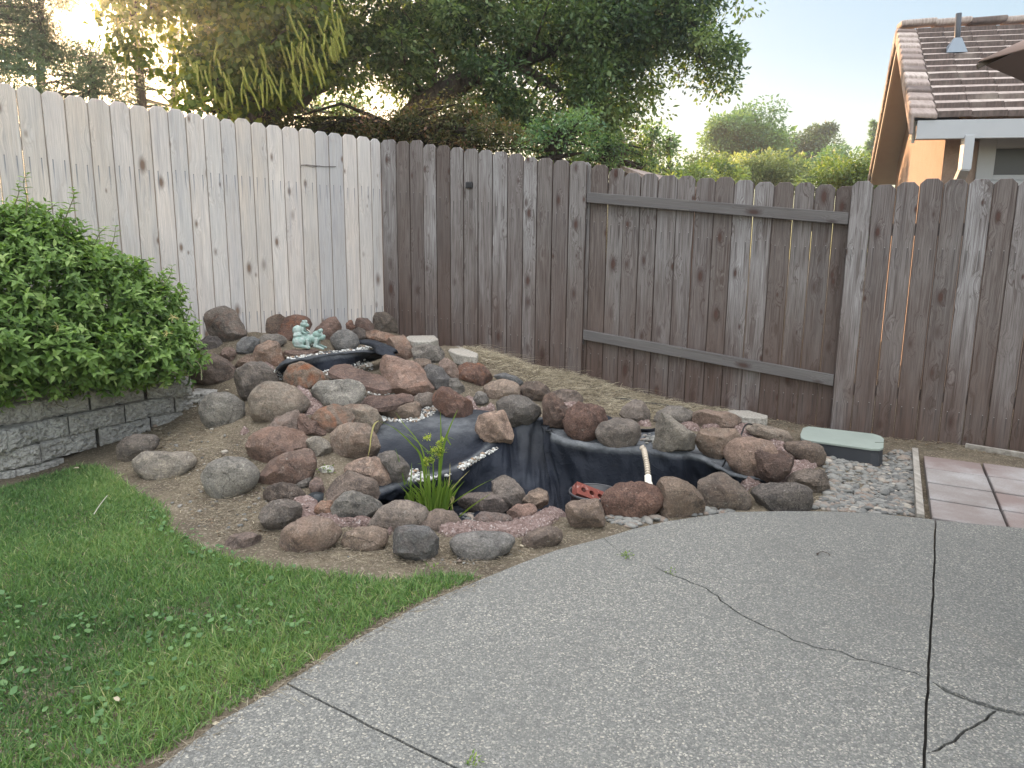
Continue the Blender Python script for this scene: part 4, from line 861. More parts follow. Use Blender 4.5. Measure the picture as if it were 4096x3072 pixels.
    conc('7', '1225,492 1240,482 1400,485 1550,525 1545,545 1480,548 1340,540 1290,520', .085, (1450, 600), 'clean-cut concrete block behind the long pink rock')
# ------------------------------------------------------------------ pond liner
def cat(Pn, n):
    """Catmull-Rom through the rows of Pn (k,...) with n steps per span"""
    P = np.concatenate([[2*Pn[0]-Pn[1]], Pn, [2*Pn[-1]-Pn[-2]]]); out = []
    for i in range(1, len(P)-2):
        for j in range(n):
            t = j/n; out.append(.5*(2*P[i]+(P[i+1]-P[i-1])*t+(2*P[i-1]-5*P[i]+4*P[i+1]-P[i+2])*t*t+(3*P[i]-P[i-1]-3*P[i+1]+P[i+2])*t**3))
    out.append(P[-2]); return np.array(out)
def liner_m():
    n = N('pond_liner'); p = n.pos()
    c = n.ramp(n.noise(p, 2.2, 5, .6), [(.3, (.006, .0075, .012)), (.6, (.011, .014, .022)), (.75, (.028, .033, .044))])
    c = n.mix(n.math('MULTIPLY', n.attr('tint'), n.rng(n.noise(p, 7, 6, .7), .32, .7, .2, 1.)), c, (.2, .21, .22))
    c = n.mix(n.rng(n.noise(p, 40, 5, .7), .64, .78, 0, .3), c, (.12, .115, .1))
    cr = n.math('ABSOLUTE', n.math('SUBTRACT', n.noise(p, 5.5, 3, .6, 1.5), .5)); h = n.math('ADD', n.noise(p, 9, 4, .55), n.math('ADD', n.math('MULTIPLY', n.rng(cr, 0, .035, 1, 0), .10), n.math('MULTIPLY', n.noise(p, 90, 3), .06)))
    return n.pbr(c, .68, n.bump(h, .5, .035), .16)
M['liner'] = liner_m()
SURF = []
def make_liner():
    cols = [
      [(822, 893, .19), (815, 925, .15), (803, 960, .12), (798, 1015, .06), (793, 1078, .01), (795, 1100, -.08), (800, 1108, -.16), (812, 1118, -.08)],
      [(868, 885, .2), (868, 915, .17), (862, 950, .12), (862, 1000, .06), (868, 1050, .025), (855, 1095, -.12), (862, 1108, -.17), (862, 1133, -.08)],
      [(930, 880, .2), (928, 905, .175), (925, 945, .12), (925, 995, .055), (935, 1033, .03), (930, 1090, -.15), (930, 1108, -.18), (930, 1138, -.08)],
      [(985, 885, .2), (985, 912, .17), (985, 948, .115), (987, 985, .06), (1002, 1008, .04), (1003, 1085, -.16), (1000, 1108, -.18), (1000, 1136, -.08)],
      [(1035, 885, .2), (1038, 915, .165), (1042, 935, .13), (1050, 950, .10), (1071, 958, .09), (1075, 1070, -.16), (1060, 1108, -.18), (1075, 1133, -.08)],
      [(1085, 895, .19), (1092, 915, .175), (1100, 922, .165), (1108, 928, .155), (1118, 934, .145), (1128, 1062, -.16), (1130, 1108, -.18), (1130, 1128, -.08)],
      [(1140, 895, .19), (1150, 908, .18), (1158, 912, .175), (1166, 915, .17), (1174, 920, .16), (1180, 1060, -.16), (1185, 1120, -.18), (1185, 1118, -.08)],
      [(1185, 905, .18), (1190, 922, .165), (1192, 932, .155), (1195, 940, .15), (1198, 947, .14), (1220, 1068, -.17), (1230, 1120, -.18), (1235, 1108, -.08)],
      [(1255, 915, .17), (1258, 935, .15), (1260, 945, .14), (1262, 956, .13), (1264, 965, .12), (1290, 1078, -.18), (1300, 1115, -.18), (1300, 1110, -.08)],
      [(1320, 925, .16), (1325, 943, .14), (1328, 953, .13), (1330, 963, .12), (1330, 971, .113), (1350, 1082, -.18), (1350, 1108, -.18), (1350, 1100, -.08)],
      [(1380, 930, .15), (1382, 948, .135), (1382, 958, .125), (1382, 967, .115), (1383, 974, .108), (1400, 1083, -.18), (1400, 1103, -.18), (1400, 1092, -.08)],
      [(1445, 935, .14), (1445, 955, .125), (1443, 965, .115), (1440, 975, .105), (1440, 983, .1), (1460, 1083, -.18), (1460, 1100, -.18), (1460, 1088, -.08)],
      [(1510, 940, .13), (1508, 958, .115), (1507, 970, .1), (1506, 980, .09), (1506, 988, .085), (1520, 1078, -.17), (1520, 1092, -.18), (1520, 1082, -.08)],
      [(1575, 955, .11), (1575, 980, .09), (1577, 1000, .075), (1578, 1015, .06), (1578, 1024, .055), (1585, 1070, -.12), (1585, 1085, -.15), (1585, 1078, -.08)],
      [(1650, 975, .08), (1650, 1000, .06), (1648, 1015, .05), (1645, 1028, .04), (1643, 1036, .035), (1635, 1065, -.06), (1635, 1080, -.09), (1635, 1072, -.08)],
      [(1710, 1000, .05), (1710, 1015, .04), (1705, 1025, .03), (1700, 1035, .02), (1698, 1042, .01), (1690, 1060, -.02), (1690, 1070, -.04), (1690, 1062, -.08)]]
    G = np.array([[V(*p) for p in c] for c in cols])          # columns x rows x 3
    G = cat(G, 16); G = cat(G.transpose(1, 0, 2), 14).transpose(1, 0, 2)
    nc, nr = G.shape[:2]; rt = np.arange(nr)/14.; ct = np.arange(nc)/16.
    tint = np.zeros((nc, nr))
    du = np.gradient(G, axis=0); dv = np.gradient(G, axis=1); nn = np.cross(du, dv); nn /= np.linalg.norm(nn, axis=2, keepdims=True)+1e-9
    nn *= np.sign((nn*np.array([0, -.6, .8])).sum(-1, keepdims=True)+1e-9)
    D = np.zeros((nc, nr))
    for i in range(nc):
        for j in range(nr):
            c, r_ = ct[i], rt[j]; wall = np.clip((r_-3.9)/.35, 0, 1)*np.clip((6.6-r_)/.8, 0, 1)
            k = c*2.1+.55*(r_-4)*(1. if c < 6 else -.35)       # folds fan out over the wall
            f = (abs(math.sin(k*1.25+mnoise.noise(Vector((c*.9, r_*.6, 0)))*2.5))-.5)*.022+mnoise.fractal(Vector((c*1.3, r_*.9, 3)), .8, 2., 3)*.036
            f *= wall*(1.3 if c < 8 else .8)
            pl = math.exp(-((c-6.35-.12*(r_-4.))/.16)**2)*.035-math.exp(-((c-6.62-.05*(r_-4))/.12)**2)*.03+math.exp(-((c-5.9+.32*(r_-4.))/.13)**2)*.018+math.exp(-((c-5.45+.5*(r_-4.))/.12)**2)*.015   # the big pleat at the corner
            f += pl*np.clip((r_-2.)/1.5, 0, 1)*np.clip((6.-r_)/.8, 0, 1)
            f += mnoise.fractal(Vector((c*2.2, r_*2.2, 7)), .9, 2., 4)*.006*(1-wall)
            f += .012*math.exp(-((r_-4.)/.12)**2)*np.clip((c-6.6), 0, 1)             # rolled lip
            D[i, j] = f
            tint[i, j] = (.75*np.clip((c-6.4)/.4, 0, 1)*np.clip((4.15-r_)/.15, 0, 1)+(.55*math.exp(-((r_-1.1)/.9)**2)+.7*math.exp(-((r_-3.85)/.12)**2)*(c < 4.6))*(c < 5.2)+.25*(c >= 5)*(c < 6.5)*math.exp(-((r_-4)/.5)**2))*(r_ < 5)
    G = G+nn*D[..., None]
    i = np.arange(nc-1)[:, None]*nr+np.arange(nr-1)[None]; F = np.stack([i, i+nr, i+nr+1, i+1], -1).reshape(-1, 4)
    Vv = G.reshape(-1, 3); root = thing('pond_liner', 'creased black rubber liner draped over the shelf and back wall of the drained pond', 'pond liner', (.2, 4.3, .1))
    o = mesh_np('liner_sheet', Vv-np.array(root.location), F, M['liner'], root, {'tint': ('FLOAT', tint.reshape(-1))}, smooth=True)
    SURF.append((Vv, F))
    # black rubber step at the head of the dry waterfall
    rows = [[fr('5', *q) for q in pts(s)] for s in ('745,588 830,527 1010,492 1200,466 1400,450 1520,446', '742,598 828,548 1010,516 1200,490 1400,474 1530,470', '738,612 822,566 1010,532 1200,504 1400,486 1532,482', '745,640 830,606 1020,606 1200,592 1400,545 1535,505', '760,660 850,640 1030,625 1210,608 1410,560 1540,520')]
    zs = (.515, .505, .49, .405, .385)
    G = np.array([[at(*q, z) for q in row] for row, z in zip(rows, zs)]); G = cat(G, 5); G = cat(G.transpose(1, 0, 2), 12); nc, nr = G.shape[:2]
    for a in range(nc):
        for b in range(nr): G[a, b, 2] += mnoise.fractal(Vector(G[a, b]*9), .8, 2., 3)*.008
    i = np.arange(nc-1)[:, None]*nr+np.arange(nr-1)[None]; F = np.stack([i, i+nr, i+nr+1, i+1], -1).reshape(-1, 4); Vv = G.reshape(-1, 3)
    root = thing('pond_liner', 'straight black rubber step at the head of the dry waterfall, below the frogs', 'pond liner', (-1, 5.2, .45))
    o = mesh_np('step_sheet', Vv-np.array(root.location), F, M['liner'], root, {'tint': ('FLOAT', np.full(len(Vv), .35)*(G[..., 2].reshape(-1) > .47))}, smooth=True)
    m = o.modifiers.new('s', 'SOLIDIFY'); m.thickness = .004; SURF.append((Vv, F))
    P = [at(*fr('5', x, y), z) for x, y, z in ((1350, 398, .56), (1440, 398, .57), (1520, 425, .57), (1580, 470, .54), (1620, 515, .49), (1662, 556, .42), (1680, 600, .36))]
    P = cat(np.array(P), 8); v = []; f = []; K = 10
    for i_, p in enumerate(P):
        t = P[min(i_+1, len(P)-1)]-P[max(i_-1, 0)]; t /= np.linalg.norm(t); sd = np.cross(t, [0, 0, 1.]); sd /= np.linalg.norm(sd); up = np.cross(sd, t)
        wv = .075+.02*math.sin(i_*.35)
        for k in range(K+1):
            a = -1+2*k/K; q = p+sd*a*wv+up*(.03*math.sqrt(max(0, 1-a*a))+.007*math.sin(a*7+i_*.25)-.02); v.append(q-np.array(root.location))
    for i_ in range(len(P)-1):
        for k in range(K): a = i_*(K+1)+k; f.append((a, a+1, a+K+2, a+K+1))
    o = mesh_np('liner_fold', v, f, M['liner'], root, {'tint': ('FLOAT', [.1]*len(v))}, smooth=True); o.modifiers.new('s', 'SOLIDIFY').thickness = .005
    for lb, s, z in (('small black liner patch showing between the lava ball and the oval boulder', [(6, 1575, 1010, .15), (6, 1690, 1060, .13), (6, 1620, 1110, .11), (6, 1570, 1100, .11)], 0),
                     ('black liner edge over cobbles beside the pyramid boulder', [(7, 515, 640, .17), (7, 680, 622, .17), (7, 680, 690, .12), (7, 520, 678, .12)], 0)):
        P = [at(*fr(str(a), x, y), zz) for a, x, y, zz in s]; P = np.array(P); g = cat(np.array([[P[0], P[1]], [P[3], P[2]]]), 8); g = cat(g.transpose(1, 0, 2), 10); a_, b_ = g.shape[:2]
        for q in range(a_):
            for w_ in range(b_): g[q, w_, 2] += .012*math.sin(q*.9)*(w_/b_)+mnoise.noise(Vector(g[q, w_]*12))*.008
        i = np.arange(a_-1)[:, None]*b_+np.arange(b_-1)[None]; F = np.stack([i, i+b_, i+b_+1, i+1], -1).reshape(-1, 4)
        o = mesh_np('liner_flap', g.reshape(-1, 3), F, M['liner'], None, {'tint': ('FLOAT', [.05]*(a_*b_))}, smooth=True); o.modifiers.new('s', 'SOLIDIFY').thickness = .005; tag(o, lb, 'pond liner')

# ------------------------------------------------------------------ loose stones scattered on a surface
from mathutils.bvhtree import BVHTree
def bvhs():
    out = [BVHTree.FromPolygons([tuple(p) for p in v], [tuple(int(k) for k in q) for q in f]) for v, f in SURF]
    return out
def cast(B, u, v):
    d = Vector(ray(u, v)); d.normalize(); best = None; o = Vector((0, 0, EYE))
    for b in B:
        h = b.ray_cast(o, d)
        if h[0] is not None and (best is None or h[3] < best[3]): best = h
    g = hit(u, v); t = (Vector(g)-o).length
    if best is None or t < best[3]-.01: return Vector(g), Vector((0, 0, 1))
    return best[0], best[1] if best[1].z > 0 else -best[1]
def inimg(poly, n, rr):
    P = np.array(poly); lo, hi = P.min(0), P.max(0); q = lo+rr.rand(n*6, 2)*(hi-lo); q = q[inpoly(q, poly)]; return q[:n]
def pebbles(name, spots, size, mat, label, cat_, rr, flat=.55, kind='stuff', var=.4, grp=None):
    bm = bmesh.new(); bmesh.ops.create_icosphere(bm, subdivisions=2 if size > .012 else 1, radius=1); U = np.array([x.co[:] for x in bm.verts]); F = np.array([[q.index for q in x.verts] for x in bm.faces]); bm.free()
    VV = []; FF = []; T = []
    for i, (p, nrm) in enumerate(spots):
        s = size*np.exp(rr.normal(0, var)); s = min(s, size*2); sc_ = np.array([s*rr.uniform(.9, 1.5), s*rr.uniform(.7, 1.05), s*flat*rr.uniform(.8, 1.2)])
        v = U*sc_*(1+.12*np.sin(U[:, [1, 2, 0]]*3+rr.rand()*9)); a = rr.rand()*6.3; ca, sa = math.cos(a), math.sin(a); v = v@np.array([[ca, sa, 0], [-sa, ca, 0], [0, 0, 1]])
        tl = rr.normal(0, .25); c2, s2 = math.cos(tl), math.sin(tl); v = v@np.array([[1, 0, 0], [0, c2, s2], [0, -s2, c2]])
        VV.append(v+np.array(p)+np.array([0, 0, sc_[2]*.35])); FF.append(F+i*len(U)); T += [rr.rand()]*len(U)
    o = mesh_np(name, np.concatenate(VV), np.concatenate(FF), mat, None, {'tint': ('FLOAT', T)}, smooth=True); return tag(o, label, cat_, grp, kind)
def pebble_m(name, stops, sp=60):
    n = N(name); c = n.ramp(n.attr('tint'), stops); p = n.pos(); c = n.mix(n.rng(n.noise(p, sp, 4), .45, .7, 0, .35), c, n.mix(1., c, (.5, .47, .44), 'MULTIPLY')); return n.pbr(c, .7, n.bump(n.noise(p, 200, 2), .2, .002), .3)
def make_gravel():
    B = bvhs(); rr = np.random.RandomState(4)
    M['white'] = pebble_m('white_gravel', [(0, (.62, .62, .6)), (.5, (.42, .42, .4)), (.75, (.28, .27, .25)), (.88, (.24, .16, .1)), (1, (.14, .135, .13))])
    areas = [('5', '830,522 900,505 1000,488 1200,460 1350,440 1440,430 1490,456 1400,462 1200,480 1000,508 850,535', 330),
             ('5', '1285,572 1350,545 1400,530 1450,560 1465,610 1400,622 1300,610 1240,590', 260), ('5', '1060,625 1140,600 1200,640 1160,650 1080,645', 70), ('5', '735,615 800,612 830,690 790,700 750,660', 70),
             ('5', '1380,730 1440,740 1660,765 1690,785 1500,800 1440,800 1370,860 1340,850 1350,800 1390,760', 240),
             ('5', '1520,950 1600,970 1700,975 1790,950 1820,900 1900,870 1950,890 1890,950 1780,990 1640,998 1540,985 1480,1030 1460,1020', 330),
             ('5', '1705,1405 1745,1340 1820,1360 1880,1390 1950,1395 1940,1420 1850,1432 1730,1432', 150), ('6', '290,1485 330,1450 440,1400 560,1335 640,1300 650,1315 540,1385 400,1470 330,1510', 190), ('6', '180,1545 235,1545 235,1565 180,1565', 6),
             ('8', '1130,470 1160,420 1200,440 1180,500', 30), ('5', '2090,1310 2212,1260 2212,1290 2110,1340', 30)]
    sp = []
    for k, s, n_ in areas:
        for u, v in inimg([fr(k, *q) for q in pts(s)], n_, rr): sp.append(cast(B, u, v))
    pebbles('white_gravel', sp, .0072, M['white'], 'small white gravel spilled down the dry waterfall and along the liner', 'gravel', rr, .7)
    M['river'] = pebble_m('river_pebble', [(0, (.09, .09, .088)), (.35, (.15, .15, .142)), (.7, (.21, .205, .19)), (.9, (.17, .13, .105)), (1, (.32, .3, .26))])
    sp = []
    for k, s, n_ in (('A', '735,380 860,400 1170,420 1250,380 1385,380 1400,600 1412,862 1200,850 760,822 640,800 740,700 765,600 735,500', 1500), ('7', '935,1310 1000,1275 1150,1285 1290,1300 1250,1318 1000,1330 870,1345', 70),
                     ('7', '240,1360 300,1340 480,1365 560,1345 650,1345 780,1360 700,1385 560,1400 440,1440 380,1420 300,1400', 110), ('6', '1900,1190 1960,1180 2040,1200 2035,1280 1960,1280', 22), ('8', '1560,745 1650,745 1700,790 1640,850 1560,800', 14)):
        for u, v in inimg([fr(k, *q) for q in pts(s)], n_, rr): sp.append(cast(B, u, v))
    pebbles('river_pebbles', sp, .0155, M['river'], 'flat grey river pebbles filling the bed between pond and red pavers', 'pebbles', rr, .5, var=.3)
    # debris in the soil
    sp = []
    for k, s, n_ in (('v', '250,950 420,900 520,960 550,1020 600,1060 560,1110 480,1170 380,1110 360,1060 300,1010', 170), ('v', '560,1190 800,1210 1050,1225 1250,1150 1150,1180 900,1215', 60), ('v', '1060,800 1300,860 1500,900 1350,905 1150,860', 60)):
        for u, v in inimg([fr(k, *q) for q in pts(s)], n_, rr): sp.append(cast(B, u, v))
    pebbles('soil_pebbles', sp, .007, M['river'], 'scattered tiny stones in the bare soil', 'pebbles', rr, .6, var=.55)
    for (k, x, y, sz, lb) in (('4', 1145, 1118, .019, 'small cream pebble on the soil below the block wall'), ('4', 1660, 1315, .02, 'flat blue-grey pebble in the soil behind the round pale boulder'), ('8', 1625, 768, .02, 'grey pebble on the mud inside the pond')):
        pebbles('pebble', [cast(B, *fr(k, x, y))], sz, M['white'] if 'cream' in lb else M['river'], lb, 'pebble', rr, .6, kind=None, var=.01)

# ------------------------------------------------------------------ statue
def frog_m():
    n = N('verdigris'); p = n.pos(); c = n.ramp(n.noise(p, 22, 5, .6), [(.35, (.16, .245, .22)), (.5, (.25, .335, .31)), (.65, (.36, .41, .395))]); return n.pbr(c, .75, n.bump(n.noise(p, 70, 4), .4, .004), .2)
def blobmesh(name, blobs, caps, scale, mat, parent, vox):
    U, F = ICO[2]; bm = bmesh.new()
    def addm(v, f):
        vs = [bm.verts.new(p) for p in v]
        for q in f: bm.faces.new([vs[k] for k in q])
    for (x, y, z, a, b, c) in blobs: addm(U*np.array([a, b, c])*scale+np.array([x, y, z])*scale, F)
    for path in caps:
        for i in range(len(path)-1):
            (x0, y0, z0, r0), (x1, y1, z1, r1) = path[i], path[i+1]
            for t in np.linspace(0, 1, 9): addm(U*(r0+(r1-r0)*t)*scale+np.array([x0+(x1-x0)*t, y0+(y1-y0)*t, z0+(z1-z0)*t])*scale, F)
    me = bpy.data.meshes.new(name); bm.to_mesh(me); bm.free(); me.materials.append(mat); o = bpy.data.objects.new(name, me); C.objects.link(o); o.parent = parent
    m = o.modifiers.new('r', 'REMESH'); m.mode = 'VOXEL'; m.voxel_size = vox; m.use_smooth_shade = True
    m = o.modifiers.new('s', 'SMOOTH'); m.factor = .5; m.iterations = 3
    return o
def make_frogs():
    b = at(*fr('f', 1000, 1070), .545); sc_ = .1808/FPX*b[1]*1.03
    root = thing('frog_statue', 'pale green garden statue of a small frog riding on a larger lying frog', 'statue', b); m = frog_m()
    X = lambda x: x-1000
    Y = lambda y: 1085-y
    E_ = [(860, 905, 0, 180, 150, 165), (1010, 900, 0, 160, 130, 125), (1130, 870, 0, 120, 120, 105), (1225, 785, 0, 118, 110, 92), (1310, 850, 0, 85, 85, 62), (1290, 700, -55, 45, 40, 48), (1290, 700, 55, 45, 40, 48), (1360, 825, -10, 42, 50, 45), (840, 930, -110, 140, 90, 110), (840, 930, 110, 140, 90, 110)]
    o = blobmesh('large_frog', [(X(x), z, Y(y), a, b_, c) for x, y, z, a, b_, c in E_],
                 [[(X(790), -130, Y(1000), 55), (X(1070), -150, Y(1048), 34)], [(X(1040), -130, Y(890), 42), (X(1050), -140, Y(1045), 38)], [(X(1230), -75, Y(880), 52), (X(1190), -95, Y(1020), 42), (X(1370), -110, Y(1075), 22)],
                  [(X(1230), 75, Y(880), 52), (X(1190), 95, Y(1020), 42), (X(1370), 110, Y(1075), 22)], [(X(790), 130, Y(1000), 55), (X(1070), 150, Y(1048), 34)]], sc_, m, root, .0032)
    E_ = [(800, 700, 0, 118, 95, 118), (880, 680, 0, 80, 75, 95), (945, 565, 0, 88, 74, 62), (1010, 590, 0, 48, 60, 36), (935, 500, -38, 30, 26, 34), (1000, 500, -30, 30, 26, 34), (960, 500, 38, 30, 26, 34), (820, 775, -70, 95, 50, 52), (820, 775, 70, 95, 50, 52)]
    o = blobmesh('small_frog', [(X(x), z, Y(y), a, b_, c) for x, y, z, a, b_, c in E_],
                 [[(X(930), -60, Y(650), 34), (X(920), -80, Y(720), 28), (X(1020), -85, Y(760), 18)], [(X(930), 60, Y(650), 34), (X(920), 80, Y(720), 28), (X(1020), 85, Y(760), 18)], [(X(760), -90, Y(800), 40), (X(900), -105, Y(790), 24)]], sc_, m, root, .0026)
    # small arrow-like bit held up by the little frog
    mb = MB(); q = lambda x, y: ((X(x))*sc_, -.03, Y(y)*sc_)
    mb.tube([q(1015, 650), q(1060, 690), q(1100, 725)], [.001, .0035, .0015], 6); mb.build('flute', plain('cream', (.6, .58, .5), .6), root)

# ------------------------------------------------------------------ hose, bowl, brick, valve box, cord, tin
def make_things():
    root = thing('pump_hose', 'ribbed beige hose hanging over the liner rim, ending in a white plastic coupling', 'hose', (.9, 4.2, .1))
    L = np.array(root.location)
    A = [V(*((1700+x*.4521)/S, (1200+y*.4521)/S), z) for x, y, z in ((1915, 1300, .15), (1935, 1322, .135))]
    P = [A[0], A[1]]+[atY(1700+x*.4521, 1200+y*.4521, Yv) for x, y, Yv in ((1948, 1380, 4.14), (1960, 1440, 4.1), (1968, 1500, 4.06), (1972, 1562, 4.03))]
    P = cat(np.array(P), 14); path = []; rad = []
    d = np.concatenate([[0], np.cumsum(np.linalg.norm(np.diff(P, axis=0), axis=1))]); n_ = int(d[-1]/.0018)
    for t in np.linspace(0, d[-1], n_): path.append(np.array([np.interp(t, d, P[:, k]) for k in range(3)])-L); rad.append(.0152+.0026*math.copysign(abs(math.sin(t*math.pi/.0078))**.6, math.sin(t*math.pi/.0078)))
    m = MB(); m.tube(path, rad, 16); m.build('corrugated_tube', plain('hose_plastic', (.42, .36, .29), .5, .35, .25), root, True)
    e = P[-1]-L; dn = (P[-1]-P[-6]); dn = dn/np.linalg.norm(dn); m = MB(); m.tube([e-dn*.006, e+dn*.035, e+dn*.036, e+dn*.046, e+dn*.047, e+dn*.125], [.020, .020, .0225, .0245, .0255, .0245], 24); m.build('coupling', plain('white_pvc', (.72, .69, .6), .4, .4, .15), root, True, bevel=0)
    # bowl with brick
    c = V(1283, 1062, -.045); root = thing('plant_bowl', 'round black plastic tub standing in the pond with a red brick across it', 'tub', (c[0], c[1], -.2)); m = MB(); n_ = 40; R_ = .142
    prof = [(0, .012), (R_*.8, .012), (R_*.94, .15), (R_, .155), (R_+.006, .152), (R_+.004, .143), (R_*.96, .14), (R_*.83, 0), (0, 0)]
    v = [(r_*math.cos(2*math.pi*k/n_), r_*math.sin(2*math.pi*k/n_), z) for r_, z in prof for k in range(n_)]; f = [(i*n_+k, i*n_+(k+1) % n_, (i+1)*n_+(k+1) % n_, (i+1)*n_+k) for i in range(len(prof)-1) for k in range(n_)]
    m.add(v, f); m.build('tub_shell', plain('tub_black', (.02, .02, .023), .35, .5), root, True)
    m = MB(); m.tube([(R_*1.0*math.cos(2*math.pi*k/40), R_*math.sin(2*math.pi*k/40), .155) for k in range(41)], .0045, 6); m.build('rim', plain('tub_rim', (.07, .07, .075), .4, .4), root, True)
    root['label'] = 'round black plastic tub standing in the pond behind the big red-brown oval boulder'
    top = [fr('7', *q) for q in ((5, 1132), (55, 1088), (266, 1165), (216, 1213))]; T = [atY(u, v_, c[1]+dy) for (u, v_), dy in zip(top, (-.07, .0, .035, -.035))]
    bc = np.mean(T, axis=0); ex = (T[3]-T[0]); ex /= np.linalg.norm(ex); n3 = np.array([-.02, -.55, .83]); n3 -= ex*(n3@ex); n3 /= np.linalg.norm(n3); ey = np.cross(n3, ex)
    bw, bd, bh = .2, .085, .055
    bm = bmesh.new(); bmesh.ops.create_grid(bm, x_segments=40, y_segments=18, size=.5)
    for vv in bm.verts: vv.co = Vector((vv.co.x*bw, vv.co.y*bd, 0))
    holes = [(-.055, 0), (0, 0), (.055, 0)]; hr = .0165
    dele = [f_ for f_ in bm.faces if any((f_.calc_center_median()-Vector((hx, hy, 0))).length < hr for hx, hy in holes)]
    bmesh.ops.delete(bm, geom=dele, context='FACES')
    ed = [e_ for e_ in bm.edges if e_.is_boundary]
    for e_ in ed:
        for vv in e_.verts:
            for hx, hy in holes:
                dd = vv.co-Vector((hx, hy, 0))
                if dd.length < hr*1.6: vv.co = Vector((hx, hy, 0))+dd.normalized()*hr
    r_ = bmesh.ops.extrude_edge_only(bm, edges=[e_ for e_ in bm.edges if e_.is_boundary])
    for g in r_['geom']:
        if isinstance(g, bmesh.types.BMVert): g.co.z -= bh
    bmesh.ops.contextual_create(bm, geom=[e_ for e_ in bm.edges if e_.is_boundary]); bmesh.ops.recalc_face_normals(bm, faces=bm.faces)
    me = bpy.data.meshes.new('brick'); bm.to_mesh(me); bm.free(); n = N('brick_red'); p = n.pos(); cc = n.mix(n.rng(n.noise(p, 60, 5, .7), .4, .65), (.2, .062, .048), (.13, .045, .038)); cc = n.mix(n.rng(n.noise(p, 25, 4), .58, .7, 0, .7), cc, (.5, .36, .33)); me.materials.append(n.pbr(cc, .9, n.bump(n.noise(p, 120, 3), .5, .003), .1))
    o = bpy.data.objects.new('brick', me); C.objects.link(o); o.matrix_world = Matrix(((ex[0], ey[0], n3[0], bc[0]), (ex[1], ey[1], n3[1], bc[1]), (ex[2], ey[2], n3[2], bc[2]), (0, 0, 0, 1)))
    tag(o, 'red brick with three round holes lying tilted across the black tub', 'brick')
    # valve box
    la = [at(*fr('A', *q), .1) for q in ((556, 250), (575, 205), (615, 193), (1095, 248), (1150, 265), (1172, 285), (1168, 350), (1140, 360), (1080, 358), (590, 292), (562, 278))]; la = np.array(la); cc = la.mean(0)
    root = thing('valve_box', 'pale green lidded irrigation valve box with black sides near the fence and pebbles', 'valve box', (cc[0], cc[1], 0)); m = MB()
    poly = [(p[0]-cc[0], p[1]-cc[1]) for p in la]
    if sum(poly[i][0]*poly[(i+1) % len(poly)][1]-poly[(i+1) % len(poly)][0]*poly[i][1] for i in range(len(poly))) < 0: poly = poly[::-1]
    m.prism(poly, .085, .1); ld = m.build('lid', plain('green_lid', (.23, .265, .24), .55, .3, .15, 14, .2), root, bevel=.003)
    m = MB(); m.prism([(x*1.0, y*1.0) for x, y in poly], .078, .0845); n_ = len(m.v)
    k = len(poly); 
    v = [(x*.985, y*.985, .0775) for x, y in poly]+[(x*1.02, y*1.06, -.05) for x, y in poly]; m.add(v, [(i, k+i, k+(i+1) % k, (i+1) % k) for i in range(k)]); m.build('box_body', plain('black_box', (.025, .027, .033), .5, .3, .2), root)
    m = MB(); p0, p1 = poly[0], poly[0]
    a = at(*fr('A', 578, 233), .1)-cc; b = at(*fr('A', 1140, 313), .1)-cc
    m.box(b[0]-.03, b[0]+.03, b[1]-.004, b[1]+.004, .1005, .1015); m.build('lid_slot', plain('slot', (.05, .06, .05), .8), root)
    # black cord over the boulders, drip hose in the dry grass
    m = MB(); P = [fr('7', *q) for q in ((1425, 598), (1390, 595), (1365, 612), (1345, 660), (1318, 720), (1285, 752))]; Yv = [4.7, 4.68, 4.62, 4.5, 4.35, 4.2]
    Q = [atY(u, v_, y) for (u, v_), y in zip(P, Yv)]+[atY(*fr('7', 1230, 850), 4.1), atY(*fr('7', 1190, 930), 4.09), atY(*fr('7', 1145, 1005), 4.1)]
    m.tube([Vector(q) for q in cat(np.array(Q), 8)], .0055, 8); tag(m.build('power_cord', plain('black_rubber', (.015, .015, .017), .5), None, True), 'black power cord running over pink mortar and down between boulders into the pond', 'cord')
    m = MB(); P = [fr('7', *q) for q in ((300, 392), (360, 405), (450, 412), (560, 438), (680, 452), (780, 465), (930, 492))]; Q = [np.array(hit(*q))+[0, 0, .012] for q in P]; m.tube([Vector(q) for q in cat(np.array(Q), 6)], .008, 8); tag(m.build('drip_hose', plain('black_poly', (.02, .02, .02), .5), None, True), 'black drip hose lying in the dry grass at the foot of the fence', 'drip hose')
    # little tin and pot rim in the ring
    c = hit(*fr('8', 485, 600)); m = MB(); m.tube([(c[0], c[1], c[2]+.01), (c[0], c[1], c[2]+.045), (c[0], c[1], c[2]+.05)], [.03, .03, .026], 20); tag(m.build('jar_lid', plain('pale_lid', (.45, .47, .42), .5, .3, .2), None, True), 'small pale round lid on the ground inside the left of the ring', 'lid')
    c = hit(*fr('8', 490, 650)); m = MB(); m.tube([(c[0], c[1], c[2]-.02), (c[0], c[1], c[2]+.03), (c[0], c[1], c[2]+.035), (c[0], c[1], c[2]+.01)], [.032, .04, .034, .03], 20, cap=False); tag(m.build('plant_pot', plain('dark_pot', (.03, .035, .04), .4), None, True), 'small dark pot sunk between rocks beside the rusty red stone', 'pot')
    # curled dark twig on the patio and light seed husk
    m = MB(); Q = [V(x, y, .006) for x, y in ((1766, 1197), (1770, 1193), (1780, 1192), (1790, 1196), (1793, 1200))]; m.tube([Vector(q) for q in cat(np.array(Q), 5)], .0014, 5); m.tube([Vector(Q[0])+Vector((-.004, 0, .0)), Vector(Q[0])+Vector((.004, 0, .002))], [.004, .0025], 6); tag(m.build('twig', plain('twig', (.04, .025, .02), .8)), 'tiny curled dark twig lying on the middle of the patio', 'twig')
